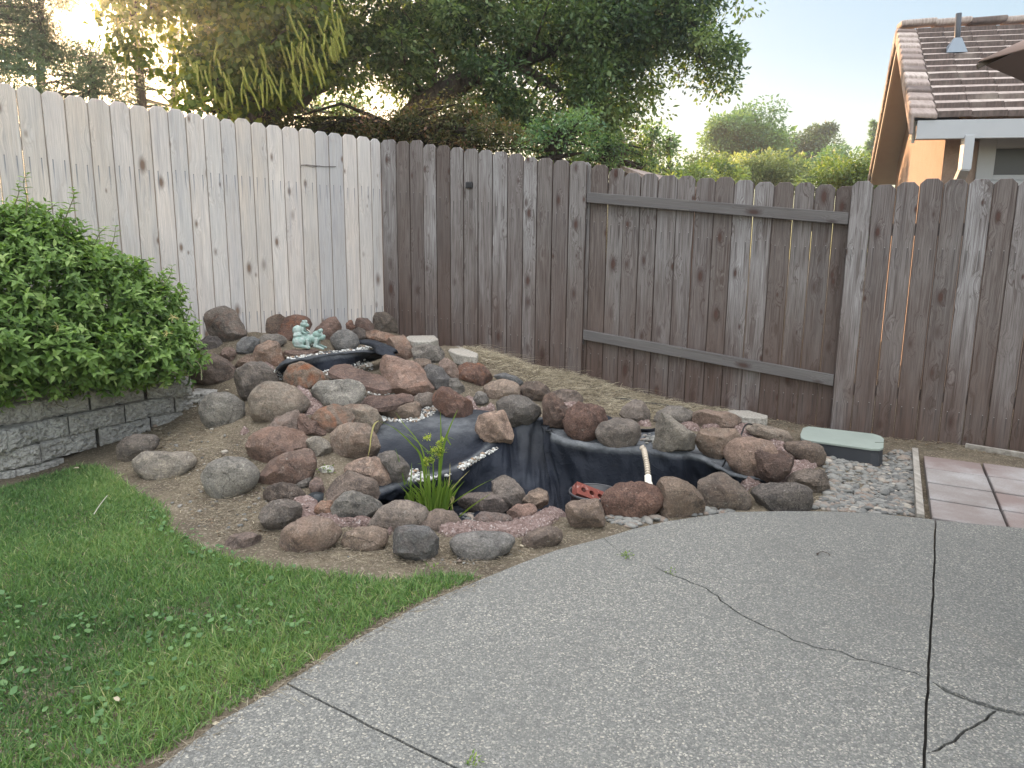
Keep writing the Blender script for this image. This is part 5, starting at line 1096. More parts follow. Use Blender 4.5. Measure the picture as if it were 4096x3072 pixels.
# ------------------------------------------------------------------ neighbour's house
def tile_m():
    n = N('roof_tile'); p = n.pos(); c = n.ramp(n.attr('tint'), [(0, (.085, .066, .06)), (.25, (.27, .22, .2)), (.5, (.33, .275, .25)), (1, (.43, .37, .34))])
    st = n.scale(p, (14, 3, 3)); c = n.mix(n.rng(n.noise(st, 3.5, 4), .42, .62, 0, .55), c, (.16, .12, .11)); c = n.mix(n.rng(n.noise(p, 3, 3), .55, .75, 0, .4), c, (.42, .37, .33)); return n.pbr(c, .85, n.bump(n.noise(st, 3), .5, .01), .2)
def stucco_m():
    n = N('stucco'); p = n.pos(); c = n.mix(n.noise(p, 8, 4), (.27, .205, .17), (.33, .255, .215)); return n.pbr(c, .9, n.bump(n.noise(p, 45, 5, .65), .8, .02), .15)
def make_house():
    E1 = np.array([3.745, 7.0]); dF = np.array([.9888, -.149]); dG = np.array([.383, .924]); T = 2.8; ze, zr_ = 2.60, 4.14; W_ = 7.5
    root = thing('neighbour_house', 'house with brown tiled gable roof and peach stucco walls beyond the fence on the right', 'house', (*E1, 0)); L = Vector((*E1, 0))
    slope = (zr_-ze)/T
    def P(f, g, dz=0):     # f metres along the eaves, g metres back along the gable; z on the roof plane
        z = ze+slope*(g if g <= T else 2*T-g)+dz; q = E1+dF*f+dG*g; return Vector((q[0], q[1], z))-L
    tm, st_, wh = tile_m(), stucco_m(), plain('white_trim', (.36, .375, .4), .5, .3, .06); cream = plain('cream_trim', (.33, .31, .275), .6, .3, .08)
    rr = random.Random(9); m = MB(); nC = 14; g0 = T/nC
    for half in (0, 1):
        for c in range(nC):
            f_ = .2; 
            while f_ < W_:
                w_ = .295*rr.uniform(.94, 1.05); lo = c*g0-.03; hi = (c+1)*g0+.02
                if half: lo, hi = 2*T-lo, 2*T-hi
                k = rr.uniform(0, .006); a, b, cc, d = P(f_+.003, lo, .07+k), P(f_+w_-.003, lo, .075+k), P(f_+w_-.003, hi, .012+k), P(f_+.003, hi, .012+k)
                dn = Vector((0, 0, -.04)); m.hexa([a+dn, b+dn, cc+dn, d+dn, a, b, cc, d], rr.uniform(.3, 1)); fw = Vector((-dG[0], -dG[1], 0))*(.006 if not half else -.006); z_ = Vector((0, 0, -.055)); m.hexa([a+z_+fw, b+z_+fw, b+z_, a+z_, a+fw, b+fw, b, a], 0.); f_ += w_  # second box: dark strip painting the step shadow along each tile front
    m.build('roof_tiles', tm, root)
    m = MB()                                                           # tiles along the gable edge, L-shaped
    for half in (0, 1):
        for c in range(nC):
            lo = c*g0-.05; hi = (c+1)*g0+.02
            if half: lo, hi = 2*T-lo, 2*T-hi
            t = rr.random(); dn = Vector((0, 0, -.05))
            a, b, cc, d = P(-.03, lo, .075), P(.2, lo, .06), P(.2, hi, .02), P(-.03, hi, .03); m.hexa([a+dn, b+dn, cc+dn, d+dn, a, b, cc, d], t)
            a, b, cc, d = P(-.035, lo, .07), P(.0, lo, .07), P(.0, hi, .02), P(-.035, hi, .02); dn = Vector((0, 0, -.2)); m.hexa([a+dn, b+dn, cc+dn*.75, d+dn*.75, a, b, cc, d], t)
    m.build('rake_tiles', tm, root, bevel=.02, seg=3)
    m = MB()
    f_ = 0
    while f_ < W_:
        a, b = P(f_, T, .055), P(f_+.42, T, .075); m.bar(a, b, .2, .07, a=rr.random()); f_ += .4
    m.build('ridge_tiles', tm, root, bevel=.025, seg=3)
    m = MB(); u = Vector((0, 0, -.17)); 
    q = [P(.03, 0, -.02), P(W_, 0, -.02)]; nF = Vector((dG[0], dG[1], 0)); hw = nF*-.03
    m.hexa([q[0]+u+hw, q[1]+u+hw, q[1]+u, q[0]+u, q[0]+hw, q[1]+hw, q[1], q[0]]); m.build('fascia', wh, root, bevel=.006)
    m = MB()
    for (ga, gb) in ((0.02, T), (T, 2*T)):
        a, b = P(.0, ga, -.03), P(.0, gb, -.03); m.hexa([a+Vector((.0, 0, -.2)), b+Vector((0, 0, -.2)), b+Vector((.03, 0, -.2)), a+Vector((.03, 0, -.2)), a, b, b+Vector((.03, 0, 0)), a+Vector((.03, 0, 0))])
    m.build('barge_board', cream, root)
    m = MB()
    for (ga, gb) in ((0.02, T), (T, 2*T)):                              # soffit boards under the overhang
        n_ = 9
        for k in range(n_):
            g1, g2 = ga+(gb-ga)*k/n_, ga+(gb-ga)*(k+1)/n_; a, b, c_, d_ = P(.03, g1+.008, -.06), P(.42, g1+.008, -.06), P(.42, g2, -.075), P(.03, g2, -.075); dn = Vector((0, 0, -.018)); m.hexa([a+dn, b+dn, c_+dn, d_+dn, a, b, c_, d_])
    a, b = P(.03, .0, -.11), P(W_, 0, -.11); c_, d_ = b+Vector((dG[0], dG[1], 0))*.5, a+Vector((dG[0], dG[1], 0))*.5; dn = Vector((0, 0, -.015)); m.hexa([a+dn, b+dn, c_+dn, d_+dn, a, b, c_, d_])
    m.build('soffit', cream, root)
    # walls: gable wall from the front corner back, and front wall with a window opening
    wc = .36; gs = .45; ge = 2*T-.45
    def Wp(f, g, z): q = E1+dF*f+dG*g; return Vector((q[0], q[1], z))-L
    zt = lambda g: ze+slope*(g if g <= T else 2*T-g)-.06
    m = MB(); ii = .25
    prof = [(gs, -.3), (ge, -.3), (ge, zt(ge)), (T, zt(T)), (gs, zt(gs))]
    v = [Wp(wc, g, z) for g, z in prof]+[Wp(wc+ii, g, z) for g, z in prof]; n_ = 5
    m.add(v, [tuple(range(n_)), tuple(range(n_, 2*n_))[::-1]]+[(i, n_+i, n_+(i+1) % n_, (i+1) % n_) for i in range(n_)]); m.build('gable_wall', st_, root)
    # window position from the photo
    def onwall(u, v_):
        r = ray(u, v_); q0 = E1+dG*gs; A = np.array([[r[0], -dF[0]], [r[1], -dF[1]]]); t = np.linalg.solve(A, q0); return t[1], EYE+r[2]*t[0]
    z6 = lambda x, y: (3300+x*.4822, y*.4822)
    f0, zb = onwall(*z6(1392, 1452)); _, zt_ = onwall(*z6(1405, 1228)); f1 = f0+1.1
    m = MB(); g2 = gs+.02; zw = zt(gs)+.0
    def wb(fa, fb, za, zb_, ga=gs+.004, gb=gs+.2): m.hexa([Wp(fa, ga, za), Wp(fb, ga, za), Wp(fb, gb, za), Wp(fa, gb, za), Wp(fa, ga, zb_), Wp(fb, ga, zb_), Wp(fb, gb, zb_), Wp(fa, gb, zb_)])
    wb(wc+.252, f0-.05, -.3, 2.45); wb(f1+.05, W_, -.3, 2.45); wb(f0-.05, f1+.05, -.3, zb-.05); wb(f0-.05, f1+.05, zt_+.05, 2.45)
    m.build('front_wall', st_, root)
    wn = bpy.data.objects.new('window', None); 
    m = MB(); wb(f0-.16, f0-.0, zb-.05, zt_+.14, gs-.02, gs+.05); wb(f1+.0, f1+.14, zb-.05, zt_+.14, gs-.02, gs+.05); wb(f0-.16, f1+.14, zb-.13, zb-.052, gs-.02, gs+.05); wb(f0+.0, f1, zt_+.002, zt_+.14, gs-.02, gs+.05); wb(f0+.0, f1, zb-.05, zb, gs-.015, gs+.05)
    wf = m.build('window_frame', wh, root, bevel=.005)
    m = MB(); wb(f0, f1, zb, zt_, gs+.05, gs+.06); pn = m.build('pane', plain('dark_screen', (.02, .02, .028), .35, .5), wf)
    m = MB(); fd, _ = onwall(*z6(1100, 1300)); a = Wp(fd, .0, 2.42); b = Wp(fd, -.0, 2.12); c_ = Wp(fd-.0, gs-.05, 1.98); d_ = Wp(fd-.0, gs-.05, 0)
    m.bar(Wp(fd, .0, 2.44), Wp(fd, .0, 2.13), .085, .085, (dF[0], dF[1], 0)); m.bar(Wp(fd, -.02, 2.16), Wp(fd, gs-.03, 1.97), .08, .085); m.bar(Wp(fd, gs-.05, 2.0), Wp(fd, gs-.05, .1), .082, .082, (dF[0], dF[1], 0)); m.build('downspout', wh, root, bevel=.004)
    # vent pipe
    def onroof(u, v_):
        r = ray(u, v_); p0 = np.array([*E1, ze+.05]); n3 = np.cross([*dF, 0], [*dG, slope]); t = (n3@(p0-np.array([0, 0, EYE])))/(n3@r); return Vector(np.array([0, 0, EYE])+r*t)-L
    b = onroof(*z6(1085, 430)); m = MB(); m.tube([b+Vector((0, 0, -.05)), b+Vector((0, 0, .1)), b+Vector((-.015, 0, .4))], [.03, .03, .03], 14); m.build('vent_pipe', plain('vent', (.035, .04, .05), .5, .3, .2), root, True)
    m = MB(); s_ = [(-.11, -.1), (.11, -.1), (.09, .1), (-.09, .1)]; bz = [b+Vector((dF[0]*x+dG[0]*y, dF[1]*x+dG[1]*y, slope*y*.95+.025)) for x, y in s_]; tp = [b+Vector((dF[0]*x+dG[0]*y, dF[1]*x+dG[1]*y, .14)) for x, y in ((-.04, -.04), (.04, -.04), (.04, .04), (-.04, .04))]
    m.hexa(bz+tp); m.build('flashing', plain('flashing', (.16, .2, .25), .4, .5, .1), root)
    # low roof peeping over the bay of the fence
    root = thing('garden_shed', 'ridge of a low brown shed roof peeping over the recessed bay of the fence', 'shed', (1.6, 8.4, 0)); Ls = np.array([1.6, 8.4, 0])
    a, b_ = VY(1340, 357, 8.2)-Ls, VY(1390, 372, 7.8)-Ls; c_ = VY(1425, 391, 7.7)-Ls
    m = MB(); rg = [Vector(a), Vector(b_), Vector(c_)]; bk = [p+Vector((.9, 1.3, .0)) for p in rg]; ft = [rg[0]+Vector((-.35, -.0, -.35)), rg[1]+Vector((0, 0, -.3)), rg[2]+Vector((.3, -.1, -.3))]
    t_ = Vector((0, 0, -.05)); m.hexa([rg[0]+t_, rg[2]+t_, bk[2]+t_, bk[0]+t_, rg[0], rg[2], bk[2], bk[0]], .4); m.build('roof', tm, root)
    m = MB(); x0, x1 = ft[0].x+.3, ft[2].x; m.hexa([Vector((rg[0].x+.03, rg[0].y+.03, -.1)), Vector((rg[2].x-.03, rg[2].y+.03, -.1)), bk[2]+Vector((-.05, -.05, -bk[2].z-.1)), bk[0]+Vector((.05, -.05, -bk[0].z-.1)), rg[0]+Vector((.03, .03, -.052)), rg[2]+Vector((-.03, .03, -.052)), bk[2]+Vector((-.05, -.05, -.052)), bk[0]+Vector((.05, -.05, -.052))]); m.build('wall', plain('shed_wall', (.14, .1, .08), .9), root)

def make_umbrella():
    T = atY(3912, 250, 2.3); root = thing('patio_umbrella', 'brown fabric patio umbrella whose corner reaches into the top right of the view', 'umbrella', (T[0]+1.35*math.cos(R(17)), T[1]-1.35*math.sin(R(17)), 0)); L = Vector(root.location)
    n = N('umbrella_fabric'); p = n.pos(); c = n.mix(n.noise(p, 5, 4), (.2, .14, .12), (.25, .18, .155)); pr = n.n('BsdfPrincipled', ins={'Roughness': .9}); n.set(pr.inputs['Base Color'], c); tr = n.n('BsdfTranslucent'); n.set(tr.inputs[0], c); mx = n.n('MixShader', ins={0: .12}); n.t.links.new(pr.outputs[0], mx.inputs[1]); n.t.links.new(tr.outputs[0], mx.inputs[2]); n.t.links.new(mx.outputs[0], n.out.inputs[0])
    c0 = Vector((L.x, L.y, T[2])); rad = (Vector(T)-c0).length; a0 = math.atan2(T[1]-L.y, T[0]-L.x); K = 6
    corners = [c0+Vector((rad*math.cos(a0+2*math.pi*k/K), rad*math.sin(a0+2*math.pi*k/K), 0)) for k in range(K)]; apex = c0+Vector((0, 0, .62)); v = []; f = []
    for k in range(K):
        a, b = corners[k], corners[(k+1) % K]; n_ = 10; b0 = len(v)
        for i in range(n_+1):
            for j in range(n_+1):
                t = j/n_; e = a.lerp(b, t); s = i/n_; q = apex.lerp(e, s); mid = math.sin(math.pi*t)*s; q = q+Vector((0, 0, -.03*mid*math.sin(math.pi*s)))+(c0-e).normalized()*(.05*math.sin(math.pi*t)*s*s); v.append(q-L)
        for i in range(n_):
            for j in range(n_): q = b0+i*(n_+1)+j; f.append((q, q+1, q+n_+2, q+n_+1))
    o = mesh_np('canopy', v, f, n.m, root, smooth=True); bm = bmesh.new(); bm.from_mesh(o.data); bmesh.ops.remove_doubles(bm, verts=bm.verts, dist=1e-4); bm.to_mesh(o.data); bm.free(); o.modifiers.new('s', 'SOLIDIFY').thickness = .004
    bronze = plain('bronze', (.06, .045, .035), .4, .4, metal=.6)
    m = MB(); m.tube([Vector((0, 0, .08)), Vector((0, 0, apex.z+.08))], .019, 14); m.build('pole', bronze, root, True)
    for k in range(K): m = MB(); m.bar(apex-L+Vector((0, 0, -.03)), corners[k]-L+Vector((0, 0, -.012)), .014, .014); m.build('rib', bronze, root)
    m = MB(); m.tube([Vector((0, 0, 0)), Vector((0, 0, .05)), Vector((0, 0, .09))], [.25, .25, .04], 28); m.build('base', plain('base_black', (.03, .03, .03), .6), root)
# ------------------------------------------------------------------ leaves and blades, vectorised
def unit(a): return a/(np.linalg.norm(a, axis=-1, keepdims=True)+1e-9)
LT = {0: (np.array([(0, 0, 0), (.45, .5, 0), (1, 0, 0), (.45, -.5, 0)]), np.array([(0, 1, 2), (0, 2, 3)])),
      1: (np.array([(0, 0, 0), (.42, .5, .10), (1, 0, -.12), (.42, -.5, .10), (.45, 0, -.02)]), np.array([(0, 4, 1), (1, 4, 2), (0, 3, 4), (3, 2, 4)])),
      2: (np.array([(0, 0, 0), (.22, .42, .08), (.6, .40, .07), (1, 0, -.16), (.6, -.40, .07), (.22, -.42, .08), (.3, 0, 0), (.65, 0, -.03)]),
          np.array([(0, 6, 1), (1, 6, 7), (1, 7, 2), (2, 7, 3), (0, 5, 6), (5, 7, 6), (5, 4, 7), (4, 3, 7)]))}
def leaves(P, A, Nn, L, W_, shape):
    T, F = LT[shape]; A = unit(A); Sd = unit(np.cross(A, Nn)); Up = np.cross(Sd, A)
    v = P[:, None]+A[:, None]*(T[None, :, 0:1]*L[:, None, None])+Sd[:, None]*(T[None, :, 1:2]*W_[:, None, None])+Up[:, None]*(T[None, :, 2:3]*L[:, None, None])
    n, k = len(P), len(T); f = (F[None]+(np.arange(n)*k)[:, None, None]).reshape(-1, 3); return v.reshape(-1, 3), f, k
def leafobj(name, P, A, Nn, L, W_, tint, shape, mat, parent=None, smooth=False, origin=None):
    v, f, k = leaves(P, A, Nn, L, W_, shape)
    if origin is not None: v = v-np.array(origin)
    return mesh_np(name, v, f, mat, parent, {'tint': ('FLOAT', np.repeat(tint, k))}, smooth)
def ribbons(P, D, L, W_, bend, segs=3, rr=None, side=None):
    D = unit(D); n = len(P)
    if side is None: side = unit(np.cross(D, unit(rr.normal(size=(n, 3)))))
    ts = np.arange(segs+1)/segs; V_ = []
    for i, t in enumerate(ts):
        c = P+D*(L*t)[:, None]+bend*(L*t*t)[:, None]; w_ = W_*(1-t**1.6*.92)/2
        V_ += [c-side*w_[:, None], c+side*w_[:, None]]
    v = np.stack(V_, 1); k = v.shape[1]; F = np.array([(2*i, 2*i+1, 2*i+3, 2*i+2) for i in range(segs)]); f = (F[None]+(np.arange(n)*k)[:, None, None]).reshape(-1, 4)
    return v.reshape(-1, 3), f, k
def blob(x, y, Y, rx, ry, ryd=None): c = VY(x, y, Y); k = S*Y/FPX; return (c, np.array([rx*k, (ryd if ryd else rx*k), ry*k]))
def crown(blobs, rr, per_m3, clump_r, leaf, leafn, droop=.3, shell=.55, flat=.7):
    P = []; Cc = []
    for c, r in blobs:
        vol = 4.19*r[0]*r[1]*r[2]; n = max(4, int(per_m3*vol)); d = unit(rr.normal(size=(n, 3))); q = c+d*r*(shell+(1-shell)*rr.rand(n, 1))*rr.uniform(.85, 1.12, (n, 1)); Cc.append(q)
    Cc = np.concatenate(Cc); sz = clump_r*np.exp(rr.normal(0, .3, len(Cc)))
    idx = np.repeat(np.arange(len(Cc)), leafn); off = rr.normal(size=(len(idx), 3)); off *= np.minimum(1, 1.9/(np.linalg.norm(off, axis=1, keepdims=True)+1e-6)); off = off*[1, 1, flat]; off *= (sz[idx]*.55)[:, None]
    P = Cc[idx]+off; A = unit(unit(off)*.8+rr.normal(size=off.shape)*.6+[0, 0, -droop]); Nn = unit(rr.normal(size=off.shape)*.6+[0, 0, 1.])
    tint = np.clip(rr.normal(.5, .23, len(Cc))[idx]+rr.normal(0, .13, len(idx)), 0, 1); L = leaf*np.exp(rr.normal(0, .22, len(idx)))
    return P, A, Nn, L, tint, Cc, sz
def bark_m(name, a, b):
    n = N(name); p = n.scale(n.pos(), (9, 9, 2.2)); h = n.noise(p, 2, 6, .65, .8); c = n.ramp(h, [(.35, a), (.65, b)]); return n.pbr(c, .95, n.bump(h, 1., .05), .1)
def tree(name, label, cat_, blobs, mat, limbs, bark, rr, per=7, cr=.22, leaf=.05, ln=110, lw=.5, shape=0, droop=.3, shell=.55, group=None, twigs=True, flat=.7):
    base = limbs[0][0][0] if limbs else blobs[0][0]
    root = thing(name, label, cat_, tuple(float(q) for q in base), group); O = np.array(root.location)
    P, A, Nn, L, t, Cc, sz = crown(blobs, rr, per, cr, leaf, ln, droop, shell, flat)
    leafobj('crown', P, A, Nn, L, L*lw, t, shape, mat, root, origin=O)
    m = MB(); allp = []
    for path, r0, r1 in limbs:
        Q = cat(np.array(path), 6); Q = Q+np.array([[mnoise.noise(Vector(q*1.5)), mnoise.noise(Vector(q*1.5+5)), 0] for q in Q])*r0*.35
        rad = np.linspace(r0, r1, len(Q))*(1+.12*np.sin(np.arange(len(Q))*1.7)); m.tube([Vector(q-O) for q in Q], list(rad), 12); allp.append(Q)
    if allp and twigs:
        allp = np.concatenate(allp)
        pick = rr.choice(len(Cc), min(len(Cc), 160), replace=False)
        for i in pick:
            c = Cc[i]; d = np.linalg.norm(allp-c, axis=1); j = d.argmin(); a = allp[j]
            if d[j] < 6: mid = (a+c)/2+rr.normal(size=3)*.08*d[j]; m.tube([Vector(a-O), Vector(mid-O), Vector(c-O)], [.03, .018, .006], 5, cap=False)
    if m.v: m.build('trunk', bark, root, True)
    return root, Cc
def make_trees():
    rr = np.random.RandomState(21)
    M['oak'] = leaf_mat('oak_leaf', [(0, (.018, .04, .022)), (.45, (.065, .115, .05)), (1, (.2, .27, .12))], .38)
    M['cottonwood'] = leaf_mat('cottonwood_leaf', [(0, (.025, .055, .018)), (.5, (.065, .11, .025)), (1, (.16, .2, .035))], .5, tcol=(1.9, 1.7, .5))
    M['hedge'] = leaf_mat('hedge_leaf', [(0, (.03, .045, .018)), (.5, (.075, .085, .035)), (.8, (.12, .1, .05)), (1, (.2, .11, .08))], .35)
    M['pine'] = leaf_mat('pine_needles', [(0, (.025, .045, .028)), (.5, (.06, .095, .055)), (1, (.11, .15, .08))], .3)
    M['far'] = leaf_mat('far_leaf', [(0, (.05, .11, .065)), (.5, (.11, .19, .1)), (1, (.2, .29, .15))], .4)
    M['lime'] = leaf_mat('lime_leaf', [(0, (.06, .095, .035)), (.5, (.13, .18, .06)), (1, (.22, .27, .1))], .4)
    M['sage'] = leaf_mat('sage_leaf', [(0, (.08, .12, .06)), (.5, (.17, .21, .1)), (1, (.3, .33, .17))], .4)
    M['plum'] = leaf_mat('plum_leaf', [(0, (.04, .03, .035)), (.5, (.085, .07, .07)), (1, (.12, .12, .08))], .4)
    bark = bark_m('oak_bark', (.025, .02, .018), (.09, .075, .062)); b2 = bark_m('dark_bark', (.02, .016, .014), (.06, .05, .042))
    B = blob
    # the big oak behind the fence corner
    oakb = [B(1470, 20, 10.3, 125, 130, 1.1), B(1540, 105, 10.3, 55, 75, .7), B(1330, 20, 10, 190, 150, 1.4), B(1300, 150, 9.9, 110, 120, 1.), B(1180, 60, 10, 190, 130, 1.4), B(1240, 240, 9.7, 110, 95, .9), B(1120, 215, 9.6, 110, 95, .9), B(1330, 270, 9.9, 45, 60, .5),
            B(1000, 60, 9.8, 170, 110, 1.2), B(1010, 170, 9.6, 90, 80, .8), B(850, 60, 9.7, 140, 100, 1.), B(880, 165, 9.6, 100, 60, .8), B(740, 80, 9.6, 120, 90, .9), B(790, 160, 9.5, 80, 35, .6), B(660, 40, 9.6, 100, 90, .9),
            B(1000, -180, 10.5, 420, 150, 2.), B(1400, -160, 10.6, 230, 130, 1.6), B(1395, 200, 10, 30, 70, .4), B(1555, 165, 10.3, 28, 45, .3), B(1500, 120, 10.3, 60, 50, .5), B(1150, 265, 9.7, 95, 70, .6), B(1290, 215, 9.8, 100, 80, .6), B(1050, 230, 9.7, 80, 60, .5), B(740, 140, 9.1, 70, 45, .3), B(840, 110, 9.0, 90, 50, .3), B(690, 90, 9.0, 60, 50, .3)]
    tree('oak_tree', 'huge dark oak with a broad dense crown behind the fence corner, centre', 'tree', oakb, M['oak'],
         [([VY(560, 470, 9.), VY(555, 300, 9.), VY(565, 220, 9.05), VY(620, 200, 9.2), VY(700, 150, 9.7), VY(820, 70, 10.1), VY(980, 0, 10.3), VY(1200, -40, 10.3)], .36, .08), ([VY(870, 330, 9.4), VY(900, 238, 9.4), VY(980, 190, 9.5), VY(1100, 130, 9.7), VY(1300, 80, 10), VY(1450, 40, 10.2)], .2, .06),
          ([VY(520, 300, 9.), VY(500, 190, 9.1), VY(520, 60, 9.3), VY(600, -80, 9.5)], .2, .1), ([VY(1100, 130, 9.7), VY(1200, 190, 9.7), VY(1260, 260, 9.7)], .07, .03)], bark, rr, per=12.5, cr=.26, leaf=.066, ln=190, lw=.5, shape=0, shell=.3)
    # hanging cottonwood with catkins
    cb = [B(560, 30, 7.9, 150, 90, .7), B(470, 80, 7.8, 80, 90, .5), B(640, 90, 7.8, 85, 70, .5), B(560, 140, 7.7, 120, 65, .5), B(500, 195, 7.6, 70, 50, .4), B(400, 195, 7.5, 35, 48, .3), B(420, 120, 7.6, 35, 70, .3), B(690, 50, 7.8, 45, 60, .4), B(600, 180, 7.7, 70, 30, .3), B(265, 50, 7.6, 45, 50, .3), B(300, 115, 7.6, 22, 25, .2),
          B(430, 240, 7.3, 22, 14, .12), B(500, -120, 8.2, 320, 110, 1.), B(310, -10, 7.8, 90, 40, .5)]
    root, Cc = tree('cottonwood_tree', 'yellow-green tree with heart-shaped leaves and hanging catkins, drooping over the pale fence', 'tree', cb, M['cottonwood'],
                    [([VY(490, 420, 8.2), VY(500, 230, 8.2), VY(520, 100, 8.2), VY(505, -40, 8.2)], .11, .08), ([VY(505, 20, 8.2), VY(400, -20, 8.), VY(300, 0, 7.8)], .04, .02), ([VY(510, 60, 8.2), VY(600, 10, 8.), VY(690, 20, 7.9)], .04, .02)], b2, rr, per=110, cr=.2, leaf=.07, ln=34, lw=.82, shape=1, droop=.9, shell=.3)
    O = np.array(root.location); n = N('catkin'); cm = n.pbr(n.ramp(n.noise(n.pos(), 60, 3), [(.3, (.12, .14, .025)), (.7, (.26, .26, .055))]), .8, n.bump(n.noise(n.pos(), 300, 2), .8, .004), .2)
    m = MB(); spots = [(rr.uniform(375, 745), None) for _ in range(105)]
    for x, _ in spots:
        lo = np.interp(x, [375, 450, 560, 640, 700, 745], [225, 220, 200, 190, 140, 60]); y = lo-abs(rr.normal(0, 60)); Y = rr.uniform(7.15, 7.5); p = VY(x, y-12, Y); L_ = rr.uniform(.13, .24); sx = rr.uniform(-.01, .05); L_ *= 1.1; Q = []; Rr = []
        for k in range(9):
            t = k/8; Q.append(Vector(p-O)+Vector((sx*t*2+.008*math.sin(t*3+x), .01*math.sin(t*4+x), -L_*t))); Rr.append((.0095+.002*(k % 2))*(1 if k < 8 else .4)*(.6 if k == 0 else 1))
        m.tube(Q, Rr, 6)
    for x, y, L_ in ((425, 255, .2), (437, 262, .2), (448, 248, .14), (270, 120, .3), (290, 60, .2), (255, 20, .15)):
        p = VY(x, y, 6.9 if y > 200 else 7.4); m.tube([Vector(p-O)+Vector((.03*t*math.sin(x), 0, -L_*t)) for t in np.linspace(0, 1, 7)], [.007]*6+[.003], 6)
    m.build('catkins', cm, root, True)['kind'] = 'stuff'
    # hedge behind the fence
    tree('hedge', 'brownish small-leaved hedge rising just behind the fence corner under the oak', 'hedge', [B(690, 290, 8.6, 90, 40, .5), B(800, 285, 8.6, 100, 42, .5), B(910, 282, 8.5, 100, 48, .5), B(1010, 285, 8.3, 80, 55, .5), B(1090, 300, 8.1, 80, 45, .4), B(620, 265, 8.8, 60, 30, .4)], M['hedge'],
         [([VY(850, 420, 8.5), VY(860, 320, 8.5), VY(850, 270, 8.5)], .05, .02)], b2, rr, per=130, cr=.15, leaf=.042, ln=110, lw=.5, shell=.4)
    tree('shrub', 'fresh green shrub behind the dark fence under the right side of the oak', 'shrub', [B(1180, 310, 7.9, 55, 45, .4), B(1235, 295, 7.9, 55, 50, .4)], M['far'], [([VY(1200, 420, 7.9), VY(1200, 300, 7.9)], .03, .01)], b2, rr, per=180, cr=.13, leaf=.045, ln=90, lw=.45)
    tree('shrub', 'dark green shrub behind the recessed bay, next to the shed roof', 'shrub', [B(1300, 335, 8.4, 60, 38, .4), B(1360, 345, 9.5, 50, 30, .4)], M['oak'], [([VY(1310, 420, 8.4), VY(1310, 330, 8.4)], .03, .01)], b2, rr, per=180, cr=.13, leaf=.045, ln=90, lw=.45)
    # left: conifers against the light
    def conifer(label, x, ytop, ybase, Y, wpx, dens, mat, tr=.12, seed=1, name='conifer', sparse=1., ls=1.):
        q = np.random.RandomState(seed); b = VY(x, ybase, Y); t = VY(x, ytop, Y); b = np.array([b[0], Y, 0.]); t = np.array([b[0], Y, t[2]]); root = thing(name, label, 'tree', tuple(b)); m = MB(); m.tube([Vector(b-b), Vector((t-b)*.5), Vector(t-b)], [tr, tr*.65, .02], 10)
        Hh = t[2]; k = S*Y/FPX; wm = wpx*k; PP = []; AA = []; z = .12*Hh
        while z < Hh*.99:
            s = z/Hh; rl = wm*(1-s)**.75*(.55+.6*q.rand())+.08; nb = q.randint(3, 6)
            for _ in range(nb):
                a = q.rand()*6.283; d = np.array([math.cos(a), math.sin(a), -.12+.25*s]); e = np.array([0, 0, z])+d*rl*q.uniform(.7, 1.05); m.tube([Vector((0, 0, z)), Vector(e*.5+np.array([0, 0, z])*.5+[0, 0, .03]), Vector(e)], [.022, .014, .004], 4, cap=False)
                nn_ = max(3, int(dens*rl)); tt = q.uniform(.2 if sparse >= 1 else .35, 1, nn_)**.8; p = np.array([0, 0, z])*(1-tt[:, None])+e*tt[:, None]+q.normal(size=(nn_, 3))*[.1, .1, .05]*rl*.7; PP.append(p); AA.append(np.tile(d, (nn_, 1))+q.normal(size=(nn_, 3))*.7)
            z += q.uniform(.12, .25)*max(1, Hh/9)*(.9/sparse if sparse < 1 else 1)
        P = np.concatenate(PP); A = unit(np.concatenate(AA)); n_ = len(P); rep = 5; P = np.repeat(P, rep, 0)+q.normal(size=(n_*rep, 3))*.035; A = np.repeat(A, rep, 0)+q.normal(size=(n_*rep, 3))*.5
        L_ = q.uniform(.06, .13, len(P))*ls; leafobj('crown', P, A, q.normal(size=P.shape)+[0, 0, .5], L_, L_*.16, np.clip(q.normal(.5, .2, len(P)), 0, 1), 0, mat, root); m.build('trunk', b2, root, True)
    conifer('slender conifer with sparse level branches and a straight trunk beside the hanging cottonwood', 322, -330, 420, 14, 90, 26, M['pine'], .13, 3, sparse=.7)
    tree('pine_tree', 'pale backlit pine at the far left above the fence', 'tree', [B(60, 60, 15, 80, 60, 1.), B(110, 110, 15, 70, 60, 1.), B(20, 150, 14, 70, 45, .9), B(90, -40, 15, 90, 60, 1.), B(-60, 40, 15, 80, 120, 1.)], M['pine'], [([VY(85, 480, 15), VY(88, 200, 15), VY(90, -20, 15)], .13, .05)], b2, rr, per=8, cr=.32, leaf=.1, ln=330, lw=.2, shell=.3)
    tree('pine_tree', 'darker low pine between the far left pine and the slender conifer', 'tree', [B(190, 165, 13, 70, 40, .8), B(110, 185, 13, 60, 30, .7), B(230, 190, 13, 40, 28, .6), B(40, 200, 13, 60, 30, .6), B(200, 110, 14, 40, 30, .6)], M['pine'], [([VY(200, 480, 13), VY(200, 200, 13), VY(195, 130, 13)], .1, .04)], b2, rr, per=16, cr=.28, leaf=.09, ln=260, lw=.22, shell=.3)
    tree('pine_tree', 'thin backlit pine filling the gap just left of the cottonwood', 'tree', [B(380, 140, 17, 50, 60, 1.), B(280, 190, 16, 60, 28, .8), B(370, 60, 18, 40, 50, .9)], M['pine'], [([VY(375, 480, 17), VY(375, 100, 17)], .1, .04)], b2, rr, per=5, cr=.34, leaf=.1, ln=230, lw=.2, shell=.3)
